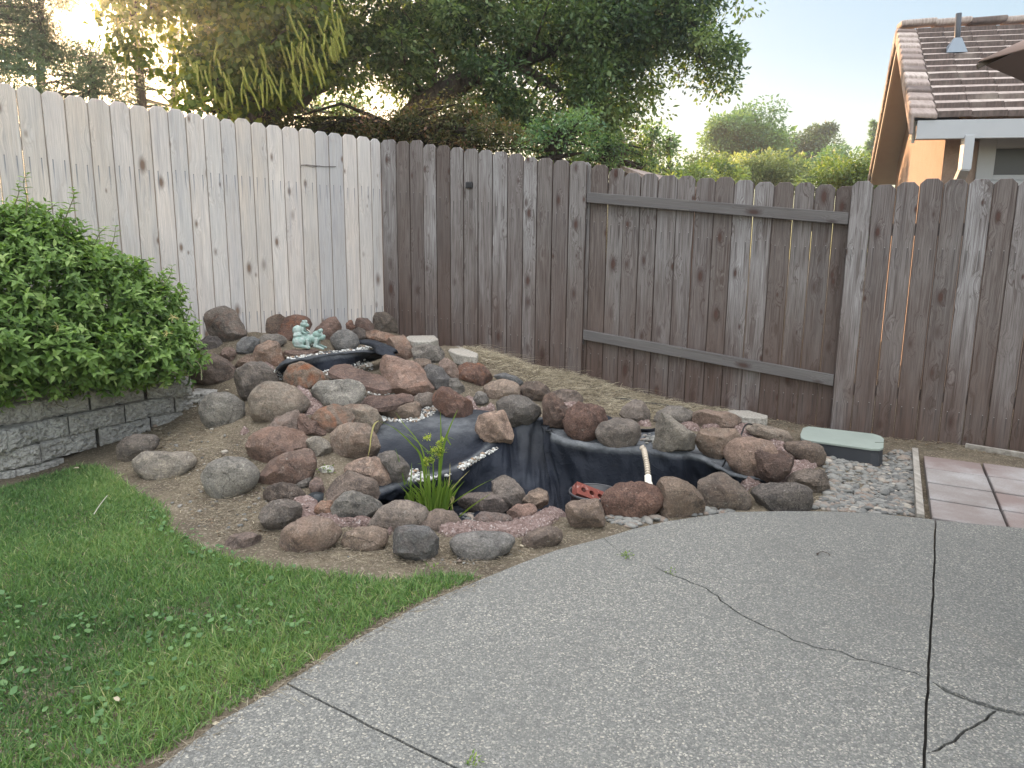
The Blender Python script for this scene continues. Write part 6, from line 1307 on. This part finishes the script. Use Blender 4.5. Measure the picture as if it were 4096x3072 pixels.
    tree('oak_tree', 'small oak seen through the bright gap under the big oak limb', 'tree', [B(640, 225, 16, 60, 25, .9), B(740, 235, 16, 80, 24, .9), B(560, 210, 16, 60, 40, .9)], M['far'], [([VY(680, 480, 16), VY(680, 240, 16)], .1, .04)], b2, rr, per=8, cr=.32, leaf=.09, ln=180, lw=.4)
    # right: far garden trees
    G_ = 'distant trees above the recessed bay'
    tree('tree', 'tall round-topped blue-green tree in the distance, tallest right of the oak', 'tree', [B(1600, 295, 30, 62, 50, 1.6), B(1625, 260, 30, 35, 32, 1.), B(1570, 300, 30, 40, 40, 1.2), B(1640, 320, 30, 50, 40, 1.5), B(1565, 275, 30, 22, 22, .7), B(1610, 360, 30, 60, 30, 1.5)], M['far'], [([VY(1605, 500, 30), VY(1605, 300, 30)], .3, .1)], bark, rr, per=1.9, cr=.55, leaf=.15, ln=480, lw=.5, twigs=False)
    tree('shrub', 'pale sage-green rounded shrub in front of the tall distant tree', 'shrub', [B(1640, 365, 20, 60, 32, 1.), B(1690, 372, 20, 50, 28, .9), B(1600, 385, 20, 50, 22, .9)], M['sage'], [([VY(1650, 500, 20), VY(1650, 370, 20)], .12, .05)], bark, rr, per=16, cr=.3, leaf=.11, ln=170, lw=.45, twigs=False)
    tree('pine_tree', 'distant flat-topped pine with a branch reaching right', 'tree', [B(1745, 300, 38, 32, 18, 1.2), B(1735, 325, 38, 45, 22, 1.4), B(1775, 283, 38, 28, 8, .9), B(1720, 345, 38, 50, 25, 1.4), B(1765, 335, 38, 30, 25, 1.2)], M['pine'], [([VY(1745, 500, 38), VY(1745, 300, 38)], .3, .12)], bark, rr, per=3, cr=.45, leaf=.2, ln=420, lw=.3, twigs=False)
    conifer('distant pointed conifer beside the neighbour roof', 1866, 258, 500, 38, 40, 90, M['far'], .2, 7, ls=1.8)
    tree('hedge', 'bright lime-green hedge below the distant conifer next to the house', 'hedge', [B(1770, 385, 13, 50, 22, .5), B(1835, 375, 13, 50, 30, .5), B(1800, 360, 14, 30, 22, .5), B(1870, 385, 13, 30, 26, .5)], M['lime'], [([VY(1820, 500, 13), VY(1820, 380, 13)], .05, .02)], bark, rr, per=60, cr=.22, leaf=.08, ln=120, lw=.45, twigs=False)
    tree('tree', 'dark green background tree between the pine and the conifer', 'tree', [B(1750, 372, 26, 55, 25, 1.), B(1800, 350, 30, 40, 25, 1.)], M['far'], [([VY(1750, 500, 26), VY(1750, 370, 26)], .2, .1)], bark, rr, per=5, cr=.5, leaf=.15, ln=300, lw=.45, twigs=False)
    tree('plum_tree', 'purplish loose-leaved tree right of the oak near the shed roof', 'tree', [B(1350, 320, 18, 45, 38, .8), B(1310, 335, 18, 40, 35, .8), B(1390, 345, 18, 30, 25, .6)], M['plum'], [([VY(1350, 500, 18), VY(1350, 320, 18)], .12, .05)], bark, rr, per=14, cr=.3, leaf=.1, ln=130, lw=.5, twigs=False)
    tree('poplar_tree', 'narrow upright young tree, left one of the thin pair right of the oak', 'tree', [B(1405, 320, 15, 17, 45, .3), B(1408, 290, 15, 10, 22, .2), B(1395, 365, 15, 25, 25, .4)], M['far'], [([VY(1405, 500, 15), VY(1405, 280, 15)], .05, .02)], bark, rr, per=60, cr=.2, leaf=.085, ln=80, lw=.45)
    tree('poplar_tree', 'narrow upright young tree, right one of the thin pair', 'tree', [B(1446, 340, 15, 20, 38, .3), B(1448, 312, 15, 10, 18, .2), B(1445, 372, 15, 32, 20, .4)], M['far'], [([VY(1446, 500, 15), VY(1446, 300, 15)], .05, .02)], bark, rr, per=60, cr=.2, leaf=.085, ln=80, lw=.45)
    tree('hedge', 'low yellow-green hedge line over the recessed bay', 'hedge', [B(1500, 382, 17, 50, 20, .6), B(1560, 380, 18, 50, 26, .6), B(1540, 350, 24, 50, 14, .6), B(1470, 395, 14, 50, 12, .4)], M['lime'], [([VY(1520, 500, 17), VY(1520, 380, 17)], .05, .02)], bark, rr, per=26, cr=.28, leaf=.1, ln=150, lw=.45, twigs=False)

# ------------------------------------------------------------------ leafy shrub on the left
def sprigs(C_, D_, rr, pairs=5, slen=.13, leaf=.045, up=.5):
    n = len(C_); D = unit(D_); Q = unit(np.cross(D, unit(rr.normal(size=(n, 3))))); Rr = np.cross(D, Q); P, A, Nn, L, t = [], [], [], [], []; tb = np.clip(rr.normal(.5, .16, n), 0, 1)
    for i in range(pairs):
        s = (i+.6)/pairs; fr_ = 1-abs(s-.45)*.9
        for sg in (-1, 1):
            ax = (Q if i % 2 else Rr)*sg; P.append(C_+D*(slen*s)); A.append(ax*.85+D*.55+[0, 0, -.05]+rr.normal(size=(n, 3))*.16); Nn.append(D*.7+np.array([0, 0, up])+rr.normal(size=(n, 3))*.2); L.append(leaf*fr_*np.exp(rr.normal(0, .14, n))); t.append(np.clip(tb+rr.normal(0, .1, n)+.28*(s-.5), 0, 1))
    return np.concatenate(P), np.concatenate(A), np.concatenate(Nn), np.concatenate(L), np.concatenate(t)
def make_shrub():
    rr = np.random.RandomState(31)
    M['shrub'] = leaf_mat('honeysuckle_leaf', [(0, (.035, .075, .022)), (.45, (.1, .175, .042)), (.8, (.18, .28, .075)), (1, (.31, .4, .15))], .32, rough=.5)
    B = [blob(-110, 600, 4.3, 150, 140, .45), blob(10, 610, 4.4, 130, 125, .42), blob(110, 625, 4.55, 120, 110, .4), blob(215, 665, 4.75, 105, 95, .38), blob(300, 705, 4.95, 85, 85, .35), blob(345, 745, 5.0, 62, 60, .3), blob(30, 755, 4.2, 120, 85, .36), blob(160, 760, 4.45, 120, 65, .34), blob(280, 765, 4.7, 100, 45, .3), blob(370, 770, 4.95, 40, 38, .2), blob(-90, 760, 4.0, 120, 100, .36), blob(60, 540, 4.5, 70, 60, .3)]
    root = thing('leafy_shrub', 'big leafy green honeysuckle shrub spilling over the block wall on the left', 'shrub', (-3.0, 4.8, .4)); O = np.array(root.location)
    Cs = []; Ds = []
    for c, r in B:
        n = int(860*(r[0]*r[2]+r[0]*r[1])/.3); d = unit(rr.normal(size=(n, 3))); d = d[(d[:, 1] < .35) | (d[:, 2] > .2)]; bump_ = np.array([1+.3*mnoise.noise(Vector(q*2.6+c))+.1*mnoise.noise(Vector(q*7+c)) for q in d]); q = c+d*r*bump_[:, None]*rr.uniform(.6, 1.03, (len(d), 1))
        Cs.append(q); Ds.append(unit(d/r*.3)+np.array([0, -.15, .55])+rr.normal(size=d.shape)*.35)
    C_ = np.concatenate(Cs); D_ = np.concatenate(Ds); ins = np.zeros(len(C_), bool)
    for c, r in B: ins |= (((C_-c)/r)**2).sum(1) < .34
    C_, D_ = C_[~ins], D_[~ins]
    LV = sprigs(C_, D_, rr, 4, .13, .068)
    m = MB(); k = rr.choice(len(C_), 500, replace=False)
    for i in k:
        d = unit(D_[i]); m.tube([Vector(C_[i]-d*.06-O), Vector(C_[i]+d*.1-O)], [.0022, .0012], 4, cap=False)
    for i in range(70):                                                  # bare twigs under the skirt
        x = rr.uniform(20, 400); y = np.interp(x, [0, 200, 400], [860, 822, 790])+rr.normal(0, 12); p = VY(x, y-40, np.interp(x, [0, 400], [4.15, 4.9])); q = VY(x+rr.normal(0, 30), y+rr.uniform(0, 25), np.interp(x, [0, 400], [3.98, 4.8])); mid = (p+q)/2+rr.normal(size=3)*.04; m.tube([Vector(v-O) for v in cat(np.array([p, mid, q]), 4)], .0028, 4, cap=False)
    core = []
    for c, r in B: core += [(c-O, r*.72)]
    def shoot(pp, Y, n=7):
        Q = cat(np.array([VY(x, y, Y) for x, y in pp]), 5); m.tube([Vector(q-O) for q in Q], list(np.linspace(.004, .0015, len(Q))), 5); PP, AA, NN, LL, TT = [], [], [], [], []
        for j in range(2, len(Q), 2):
            a = rr.rand()*6.3
            for sg in (0, math.pi): dd = np.array([math.cos(a+sg), math.sin(a+sg), .35]); PP.append(Q[j]); AA.append(dd); NN.append(np.array([0, 0, 1.])+rr.normal(size=3)*.2); LL.append(.062*(1.15-.6*j/len(Q))); TT.append(rr.uniform(.4, .9))
        return [np.array(z) for z in (PP, AA, NN, LL, TT)]
    S_ = [shoot(p, Y) for p, Y in (([(55, 480), (58, 430), (50, 395), (62, 372)], 4.4), ([(130, 500), (150, 450), (160, 420), (155, 405)], 4.5), ([(70, 500), (100, 460), (120, 440)], 4.5), ([(10, 490), (5, 455), (15, 440)], 4.3), ([(230, 560), (245, 520), (250, 490)], 4.7), ([(330, 640), (365, 600), (372, 575)], 4.9), ([(360, 680), (390, 640), (395, 615)], 5.0), ([(370, 700), (400, 690), (412, 655)], 5.0), ([(200, 540), (215, 505), (228, 492)], 4.7), ([(20, 470), (40, 420), (38, 400)], 4.35), ([(280, 590), (300, 570), (330, 560)], 4.8), ([(340, 800), (380, 800), (412, 812)], 4.75), ([(30, 830), (55, 850), (60, 875)], 3.95))]
    P, A, Nn, L, t = [np.concatenate([s[i] for s in S_]) for i in range(5)]; P, A, Nn, L, t = [np.concatenate(q) for q in zip(LV, (P, A, Nn, L, t))]; leafobj('leaves', P, A, Nn, L, L*.52, t, 2, M['shrub'], root, origin=O)
    m.build('stems', plain('green_stem', (.16, .15, .09), .8), root)
    # honeysuckle flowers: few pale yellow tufts
    pyel = plain('pale_yellow', (.5, .42, .18), .7)
    for x, y in ((230, 640), (262, 655), (375, 685), (362, 720), (125, 705)):
        m = MB(); c = VY(x, y, 4.62 if x > 200 else 4.1)
        for i in range(9): d = unit(rr.normal(size=3)+[0, -.6, .2]); m.tube([Vector(c-O), Vector(c+d*.02-O), Vector(c+d*.035+[0, 0, -.006]-O)], [.0012, .0016, .0008], 4, cap=False)
        m.build('flower', pyel, root)

# ------------------------------------------------------------------ lawn, clover, straw, litter
def sample_poly(poly, n, rr):
    P = np.array(poly); lo, hi = P.min(0), P.max(0); out = []
    got = 0
    while got < n: q = lo+rr.rand(n*2, 2)*(hi-lo); q = q[inpoly(q, poly)]; out.append(q); got += len(q)
    return np.concatenate(out)[:n]
def make_lawn():
    rr = np.random.RandomState(41)
    M['grass'] = leaf_mat('grass_blade', [(0, (.042, .098, .034)), (.4, (.1, .19, .06)), (.75, (.18, .28, .095)), (.93, (.28, .33, .13)), (1, (.45, .42, .26))], .3, rough=.5, tcol=(1.3, 1.4, .6))
    vis = [(x, y) for x, y in LAWN if x > -4.2]; poly = [p for p in LAWN]; poly = [(max(x, -3.5), max(y, 1.2)) for x, y in poly]
    q = sample_poly(poly, 170000, rr); keep = rr.rand(len(q)) < np.clip(1.25-(q[:, 1]-1.5)*.12, .6, 1); q = q[keep]
    edge = sdist(q[::1], LAWN); q = q[(edge > rr.rand(len(q))*.035)]; q = q[sdist(q, EXT) < -.022-.03*rr.rand(len(q))]
    nz = np.array([mnoise.fractal(Vector((x*1.6, y*1.6, 0)), .8, 2., 3) for x, y in q]); n2 = np.array([mnoise.noise(Vector((x*.9+9, y*.9, 4))) for x, y in q])
    z = TZ(q)-.002; P = np.column_stack([q, z]); L = np.clip(.034+.014*nz+.01*rr.normal(size=len(q)), .016, .07); tall = rr.rand(len(q)) < .04; L[tall] *= 1.5
    ang = rr.rand(len(q))*6.283; tl = np.abs(rr.normal(0, .38, len(q))); cl = np.array([mnoise.noise(Vector((x*12, y*12, 3))) for x, y in q])*.5
    D = np.column_stack([np.cos(ang)*tl+cl, np.sin(ang)*tl+cl*.4, np.ones(len(q))]); bend = np.column_stack([np.cos(ang), np.sin(ang), np.full(len(q), -.55)])*np.abs(rr.normal(.35, .25, len(q)))[:, None]
    t = np.clip(.42+.34*n2+.2*nz+rr.normal(0, .2, len(q)), 0, .92); dead = rr.rand(len(q)) < .03; t[dead] = rr.uniform(.93, 1, dead.sum())
    v, f, k = ribbons(P, D, L, rr.uniform(.0026, .0052, len(q)), bend, 2, rr); o = mesh_np('lawn', v, f, M['grass'], None, {'tint': ('FLOAT', np.repeat(t, k))}); tag(o, 'mown green lawn in the left foreground, mottled with yellower patches', 'lawn', kind='stuff')
    # clover and pennywort leaves
    M['clover'] = leaf_mat('round_weed', [(0, (.045, .105, .04)), (.6, (.085, .17, .06)), (1, (.14, .23, .09))], .25, rough=.5)
    reg = [V(*p)[:2] for p in ((0, 1270), (200, 1330), (450, 1330), (640, 1300), (700, 1360), (620, 1440), (450, 1500), (300, 1560), (200, 1659), (0, 1659))]; q = sample_poly(reg, 480, rr); dn = np.array([mnoise.noise(Vector((x*4, y*4, 8))) for x, y in q]); q = q[dn+rr.normal(0, .25, len(q)) > -.02]
    q2 = sample_poly([V(*p)[:2] for p in ((300, 1090), (370, 1120), (520, 1200), (640, 1230), (560, 1270), (380, 1190), (290, 1130))], 90, rr); q = np.concatenate([q, q2]); K = 9; v = []; f = []; t = []
    for x, y in q:
        r_ = rr.uniform(.005, .0125); z = tz(x, y)+rr.uniform(.018, .036); nx_, ny_ = rr.normal(0, .25, 2); b = len(v); v.append((x, y, z-.003)); tt = rr.rand()
        for k_ in range(K): a = 2*math.pi*k_/K+.3; w_ = r_*(1 if k_ else .75)*(1+.06*rr.normal()); dx, dy = w_*math.cos(a), w_*math.sin(a); v.append((x+dx, y+dy, z+dx*nx_+dy*ny_))
        for k_ in range(K): f.append((b, b+1+k_, b+1+(k_+1) % K))
        t += [tt]*(K+1)
    o = mesh_np('clover', v, np.array(f), M['clover'], None, {'tint': ('FLOAT', t)}); tag(o, 'round weed leaves dotted through the foreground lawn', 'weeds', kind='stuff')
    # a single large round leaf and a broad blade tuft
    # straw along the back fence
    M['straw'] = leaf_mat('straw', [(0, (.09, .075, .06)), (.4, (.22, .185, .135)), (.75, (.4, .345, .25)), (1, (.56, .5, .38))], .2, rough=.7, tcol=(1, 1, .9))
    def straw(name, label, poly, n, L0, lift, seed, w0=.0022, cat_='dry grass', tn=.5):
        q_ = np.random.RandomState(seed); q = sample_poly(poly, n, q_); z = TZ(q); P = np.column_stack([q, z+q_.uniform(0, .012, n)]); a = q_.rand(n)*6.283; el = np.abs(q_.normal(0, lift, n)); D = np.column_stack([np.cos(a), np.sin(a), el]); bend = np.column_stack([q_.normal(0, .35, n), q_.normal(0, .35, n), -el*.8]); L = L0*np.exp(q_.normal(0, .4, n))
        v, f, k = ribbons(P, D, L, q_.uniform(.5, 1.3, n)*w0, bend, 4, q_); v[:, 2] = np.maximum(v[:, 2], np.repeat(z, k)+.001); o = mesh_np(name, v, f, M['straw'], None, {'tint': ('FLOAT', np.repeat(np.clip(q_.normal(tn, .22, n), 0, 1), k))}); tag(o, label, cat_, kind='stuff')
    def wp(*a): return [tuple(hit(x*S, y*S)[:2]) for x, y in a]
    straw('dry_grass', 'matted pale dry grass on the slope between the back fence and the pond rocks', wp((1000, 752), (1060, 765), (1150, 798), (1240, 808), (1320, 835), (1440, 865), (1540, 882), (1600, 893), (1540, 905), (1440, 900), (1380, 915), (1300, 890), (1200, 850), (1100, 812), (1040, 790)), 9500, .08, .6, 51, .003, tn=.66)
    straw('dry_grass', 'taller bleached tufts of dry grass right against the foot of the dark fence', wp((1010, 752), (1060, 762), (1150, 792), (1240, 805), (1320, 832), (1440, 862), (1440, 870), (1320, 845), (1240, 818), (1150, 806), (1060, 775)), 1500, .13, 1.2, 61, .003, tn=.75)
    straw('dry_grass', 'sparse dry stems along the fence foot by the valve box and red pavers', wp((1600, 893), (1700, 910), (1830, 925), (2000, 945), (2212, 972), (2212, 990), (1990, 970), (1900, 958), (1720, 925), (1640, 915)), 1700, .045, .4, 52, tn=.35)
    straw('dry_grass', 'brown dry clippings on the bare soil left of the pond', wp((250, 930), (420, 900), (540, 960), (560, 1060), (560, 1150), (480, 1180), (390, 1120), (370, 1070), (260, 1010)), 6500, .024, .35, 53, .0022, tn=.42)
    straw('dry_grass', 'grey-brown dry stems tangled round the outer front row of rocks', wp((560, 1160), (700, 1130), (900, 1150), (1100, 1140), (1300, 1120), (1330, 1140), (1200, 1185), (1060, 1235), (850, 1235), (620, 1205)), 5200, .03, .5, 54, .0018, tn=.38)
    straw('dry_grass', 'dry stems and clippings strewn between lawn and patio edge', [tuple(V(*p)[:2]) for p in ((340, 1645), (620, 1465), (900, 1302), (1075, 1232), (1080, 1243), (900, 1320), (756, 1399), (620, 1485), (345, 1665))], 1500, .03, .4, 55, .002, tn=.4)
    straw('dry_grass', 'tangle of dry twigs behind the frog statue and fence boulders', wp((440, 740), (560, 700), (640, 760), (760, 740), (860, 710), (960, 730), (900, 760), (700, 770), (560, 790), (470, 780)), 1300, .09, .45, 56, .002, tn=.3)
    straw('dry_grass', 'dry stalks over the river pebbles beside the ring', wp((1760, 1040), (1850, 1000), (1890, 1040), (1800, 1080), (1740, 1095), (1700, 1105), (1690, 1095)), 420, .06, .25, 57, .0022, tn=.4)
    straw('dry_grass', 'dry stems in the gap between the two dark boulders at the patio', wp((1500, 1080), (1520, 1080), (1530, 1104), (1500, 1104)), 160, .07, .8, 58, .0024, tn=.5)
    def litter(name, label, poly, n, size, seed, tn=.35):
        q_ = np.random.RandomState(seed); q = sample_poly(poly, n, q_); P = np.column_stack([q, TZ(q)+q_.uniform(.003, .01, n)]); a = q_.rand(n)*6.283
        L = size*np.exp(q_.normal(0, .4, n)); o = leafobj(name, P, np.column_stack([np.cos(a), np.sin(a), q_.normal(0, .25, n)]), q_.normal(size=(n, 3))*.35+[0, 0, 1], L, L*.55, np.clip(q_.normal(tn, .2, n), 0, 1), 1, M['litter']); tag(o, label, 'leaf litter', kind='stuff')
    M['litter'] = leaf_mat('leaf_litter', [(0, (.05, .035, .025)), (.4, (.13, .09, .06)), (.75, (.26, .19, .12)), (1, (.42, .34, .22))], .15, rough=.7, tcol=(1, 1, .9))
    litter('leaf_litter', 'small brown dead leaves caught in the soil between the pile of rocks', wp((430, 760), (560, 690), (900, 690), (1000, 750), (1100, 850), (900, 890), (760, 1000), (700, 1090), (560, 1130), (480, 1100), (540, 980), (420, 880)), 900, .017, 71)
    litter('leaf_litter', 'scraps of dead leaf scattered over the bare soil left of the pond', wp((250, 940), (420, 905), (560, 1010), (560, 1150), (800, 1205), (1050, 1225), (1250, 1150), (1100, 1180), (700, 1190), (480, 1180), (370, 1070)), 700, .011, 72, .45)
    litter('leaf_litter', 'dead leaf scraps among dry grass along the foot of the dark fence', wp((1000, 752), (1240, 808), (1540, 882), (1830, 925), (2212, 972), (2212, 992), (1900, 960), (1540, 905), (1300, 890), (1040, 790)), 1100, .016, 73)
    # weeds: green tufts
    M['weed'] = leaf_mat('weed_leaf', [(0, (.05, .1, .02)), (.5, (.12, .19, .04)), (1, (.25, .3, .08))], .35)
    for fr_, x, y, n, sz, lb in (('8', 560, 440, 60, .022, 'yellow-green weed around the rough white stone in the ring'), ('5', 450, 930, 26, .016, 'small yellow-green weed on the side of the rounded pitted boulder'), ('5', 600, 930, 22, .016, 'small weed at the foot of the large tan-grey boulder'), ('p', 905, 185, 30, .016, 'green weed sprouting from the patio crack, nearer the pond'), ('p', 1058, 242, 16, .012, 'tiny weed in the patio crack, nearer the middle'), ('p', 400, 872, 26, .014, 'grass tuft growing from the patio joint at the bottom edge'), ('8', 1345, 1170, 14, .022, 'broad-leaved weed at the lawn edge below the bluish mottled boulder'), ('7', 1245, 1275, 16, .016, 'little green weed beside the dark boulder at the patio edge')):
        u, v_ = fr(fr_, x, y); c = hit(u, v_) if fr_ != 'p' else at(u, v_, 0); q_ = np.random.RandomState(int(x)); d = unit(q_.normal(size=(n, 3))*[1, 1, .4]+[0, 0, .5]); P = np.array(c)+d*sz*q_.uniform(.2, 2.2, (n, 1))*[1, 1, .8]
        o = leafobj('weed', P, d+q_.normal(size=d.shape)*.3, q_.normal(size=d.shape)*.3+[0, 0, 1], np.full(n, sz)*q_.uniform(.6, 1.2, n), np.full(n, sz*.45), np.clip(q_.normal(.5, .2, n), 0, 1), 1, M['weed']); tag(o, lb, 'weed')
    # curled dead leaves, pale stick on the lawn
    for i, (fr_, x, y, lb) in enumerate((('g', 415, 120, 'curled tan dead leaf lying on the lawn near the block wall'), ('g', 628, 1375, 'small tan dead leaf in the foreground lawn'), ('8', 2020, 1000, 'pale curled leaf between the outer rocks and the patio'), ('4', 1690, 860, 'brown curled leaf beside the dark split boulder'), ('g', 1110, 1440, 'dark curled leaf on the soil strip at the patio edge'), ('p', 20, 545, 'tiny cream leaf scrap on the patio near the lawn'))):
        u, v_ = fr(fr_, x, y); c = hit(u, v_) if fr_ != 'p' else at(u, v_, .003); q_ = np.random.RandomState(i); P = np.array([c])+[0, 0, .03 if fr_ == 'g' and y < 1400 else .006]; a = q_.rand()*6
        v, f, k = leaves(P, np.array([[math.cos(a), math.sin(a), .1]]), np.array([[.3, -.3, 1.]]), np.array([.035 if i < 5 else .014]), np.array([.016 if i < 5 else .008]), 2); o = mesh_np('dead_leaf', v, f, M['straw'], None, {'tint': ('FLOAT', np.full(len(v), .8))}, True); o.modifiers.new('s', 'SOLIDIFY').thickness = .0006; tag(o, lb, 'leaf')
    m = MB(); Q = [V(*p, .035) for p in ((366, 1158), (375, 1130), (382, 1112), (384, 1098))]
    FRg = [at(*fr('g', *p), .035) for p in ((490, 335), (515, 295), (540, 262), (560, 238))]; m.tube([Vector(p) for p in cat(np.array(FRg), 4)], .0022, 5); tag(m.build('stick', plain('pale_stick', (.35, .33, .28), .8), None), 'thin pale dry stick lying on the lawn in the darker green patch', 'stick')

def make_pondplant():
    rr = np.random.RandomState(61); gm = leaf_mat('sedge', [(0, (.05, .1, .015)), (.5, (.11, .19, .025)), (.85, (.2, .27, .05)), (1, (.4, .36, .16))], .3, tcol=(1.2, 1.2, .4))
    base = at(*fr('8', 1370, 735), -.12); Y0 = base[1]; root = thing('water_plant', 'tall grassy water plant with arching blades and yellow-green flower clusters in the pond', 'water plant', tuple(base)); O = np.array(root.location)
    def pt(x, y, dy=0): return atY(*fr('8', x, y), Y0+dy)-O
    def blades(paths, w_):
        V_ = []; F_ = []; T = []
        for pp, tn, ww in paths:
            ww *= 1.6
            Q = cat(np.array([pt(*p) for p in pp]), 6); n = len(Q); b = len(V_)
            for i, q in enumerate(Q):
                s = i/(n-1); w2 = ww*min(1, .6+s*2)*(1-s**2.5*.9)/2; V_ += [q+np.array([-w2, .2*w2, 0]), q+np.array([0, .5*w2, -w2*.3]), q+np.array([w2, .2*w2, 0])]; T += [min(1, tn+.15*s)]*3
            for i in range(n-1):
                for k in (0, 1): a = b+i*3+k; F_.append((a, a+1, a+4, a+3))
        return V_, F_, T
    big = [([(1310, 720, 0), (1298, 560, 0), (1262, 330, -.02), (1190, 230, -.04), (1070, 120, -.05), (948, 60, -.06)], .5, .010), ([(948, 60, -.06), (915, 90, -.07), (892, 180, -.08), (885, 250, -.08), (868, 335, -.08)], 1., .006),
           ([(1330, 720, 0), (1310, 500, 0), (1275, 290, .02), (1215, 180, .03), (1130, 80, .04), (1075, 0, .05)], .6, .006), ([(1395, 720, 0), (1400, 450, 0), (1425, 260, 0), (1465, 130, 0), (1530, -20, .02)], .45, .011), ([(1385, 720, 0), (1400, 340, .02), (1408, 200, .03), (1404, -5, .04)], .45, .009),
           ([(1360, 720, 0), (1352, 450, 0), (1350, 240, 0)], .4, .006), ([(1180, 690, .02), (1186, 520, .02), (1192, 370, .03)], .4, .006), ([(1165, 690, .03), (1130, 480, .03), (1074, 265, .04)], .35, .005), ([(1320, 720, -.02), (1322, 560, -.02), (1318, 410, -.02)], .5, .013), ([(1400, 720, -.02), (1398, 560, -.02), (1396, 350, -.02)], .5, .013),
           ([(1430, 700, 0), (1490, 610, -.01), (1580, 505, -.02)], .5, .007), ([(1440, 710, 0), (1560, 620, -.04), (1690, 540, -.06), (1790, 490, -.08)], .6, .007), ([(1420, 690, 0), (1490, 560, 0), (1620, 425, .02)], .9, .005), ([(1540, 770, -.05), (1650, 680, -.08), (1775, 598, -.1)], .75, .008), ([(1450, 720, 0), (1500, 640, 0), (1480, 620, 0), (1500, 740, -.02)], .95, .008),
           ([(1280, 700, 0), (1230, 590, -.02), (1170, 530, -.03)], .6, .008), ([(1300, 700, 0), (1260, 560, 0), (1262, 400, 0)], .5, .008), ([(1480, 240, 0), (1450, 180, 0), (1510, 200, 0)], .6, .006), ([(1350, 320, 0), (1180, 170, .02), (1110, 160, .02)], .6, .004), ([(1440, 680, 0), (1470, 500, 0), (1475, 370, 0)], 1., .004), ([(1060, 510, .05), (1090, 560, .05), (1120, 660, .05)], 1., .006)]
    for i in range(95):
        x0 = rr.normal(1370, 55); h = rr.uniform(90, 260); dx = (x0-1370)*rr.uniform(.2, 1.2)+rr.normal(0, 35); dy = rr.normal(0, .03); big.append(([(x0, 735, dy), (x0+dx*.35, 735-h*.6, dy), (x0+dx, 735-h, dy-.01)], rr.uniform(.2, .7), rr.uniform(.004, .008)))
    for i in range(22):
        x0 = rr.normal(1180, 22); h = rr.uniform(60, 200); big.append(([(x0, 690, .04), (x0+rr.normal(0, 10), 690-h*.6, .04), (x0+rr.normal(0, 25), 690-h, .04)], rr.uniform(.3, .7), rr.uniform(.003, .006)))
    v, f, t = blades(big, 1); mesh_np('blades', v, f, gm, root, {'tint': ('FLOAT', t)}, True)
    fm = leaf_mat('sedge_flower', [(0, (.2, .26, .03)), (.5, (.33, .4, .05)), (1, (.5, .52, .12))], .3)
    for x, y, r_ in ((1300, 185, 26), (1325, 172, 14), (1395, 222, 24), (1420, 195, 14), (1360, 285, 32), (1352, 270, 20), (1330, 350, 34), (1405, 270, 34), (1395, 310, 24), (1300, 380, 22), (1290, 345, 18)):
        P = []
        for _ in range(int(r_*3)): a = rr.normal(size=3)*.5; P.append(pt(x+a[0]*r_, y+a[1]*r_*.8, a[2]*.02))
        P = np.array(P); n = len(P); leafobj('flower_head', P, rr.normal(size=(n, 3)), rr.normal(size=(n, 3)), rr.uniform(.006, .012, n), rr.uniform(.004, .007, n), rr.rand(n), 1, fm, root)
    n = 30; c = np.array([pt(1330, 300), pt(1400, 290), pt(1310, 370)]); idx = rr.randint(0, 3, n); leafobj('bracts', c[idx], rr.normal(size=(n, 3))+[0, 0, .3], rr.normal(size=(n, 3)), rr.uniform(.03, .06, n), np.full(n, .006), rr.uniform(.3, .7, n), 1, gm, root)

make_liner(); make_ground(); make_patio(); make_pavers(); make_wall(); make_fences(); make_house(); make_umbrella()
make_rocks(); make_gravel(); make_frogs(); make_things()
make_trees(); make_shrub(); make_lawn(); make_pondplant()

# ------------------------------------------------------------------ evening haze
def make_haze():
    m = MB(); m.box(-70, 70, -8, 75, -2, 16); o = m.build('haze', None); o.data.materials.clear()
    n = N('haze'); v = n.n('VolumePrincipled', ins={'Density': .0045, 'Anisotropy': .8}); v.inputs['Color'].default_value = (.9, .93, .95, 1); n.t.links.new(v.outputs[0], n.out.inputs['Volume'])
    o.data.materials.append(n.m); tag(o, kind='stuff'); o['label'] = 'thin evening haze over the garden and the trees beyond'
make_haze()
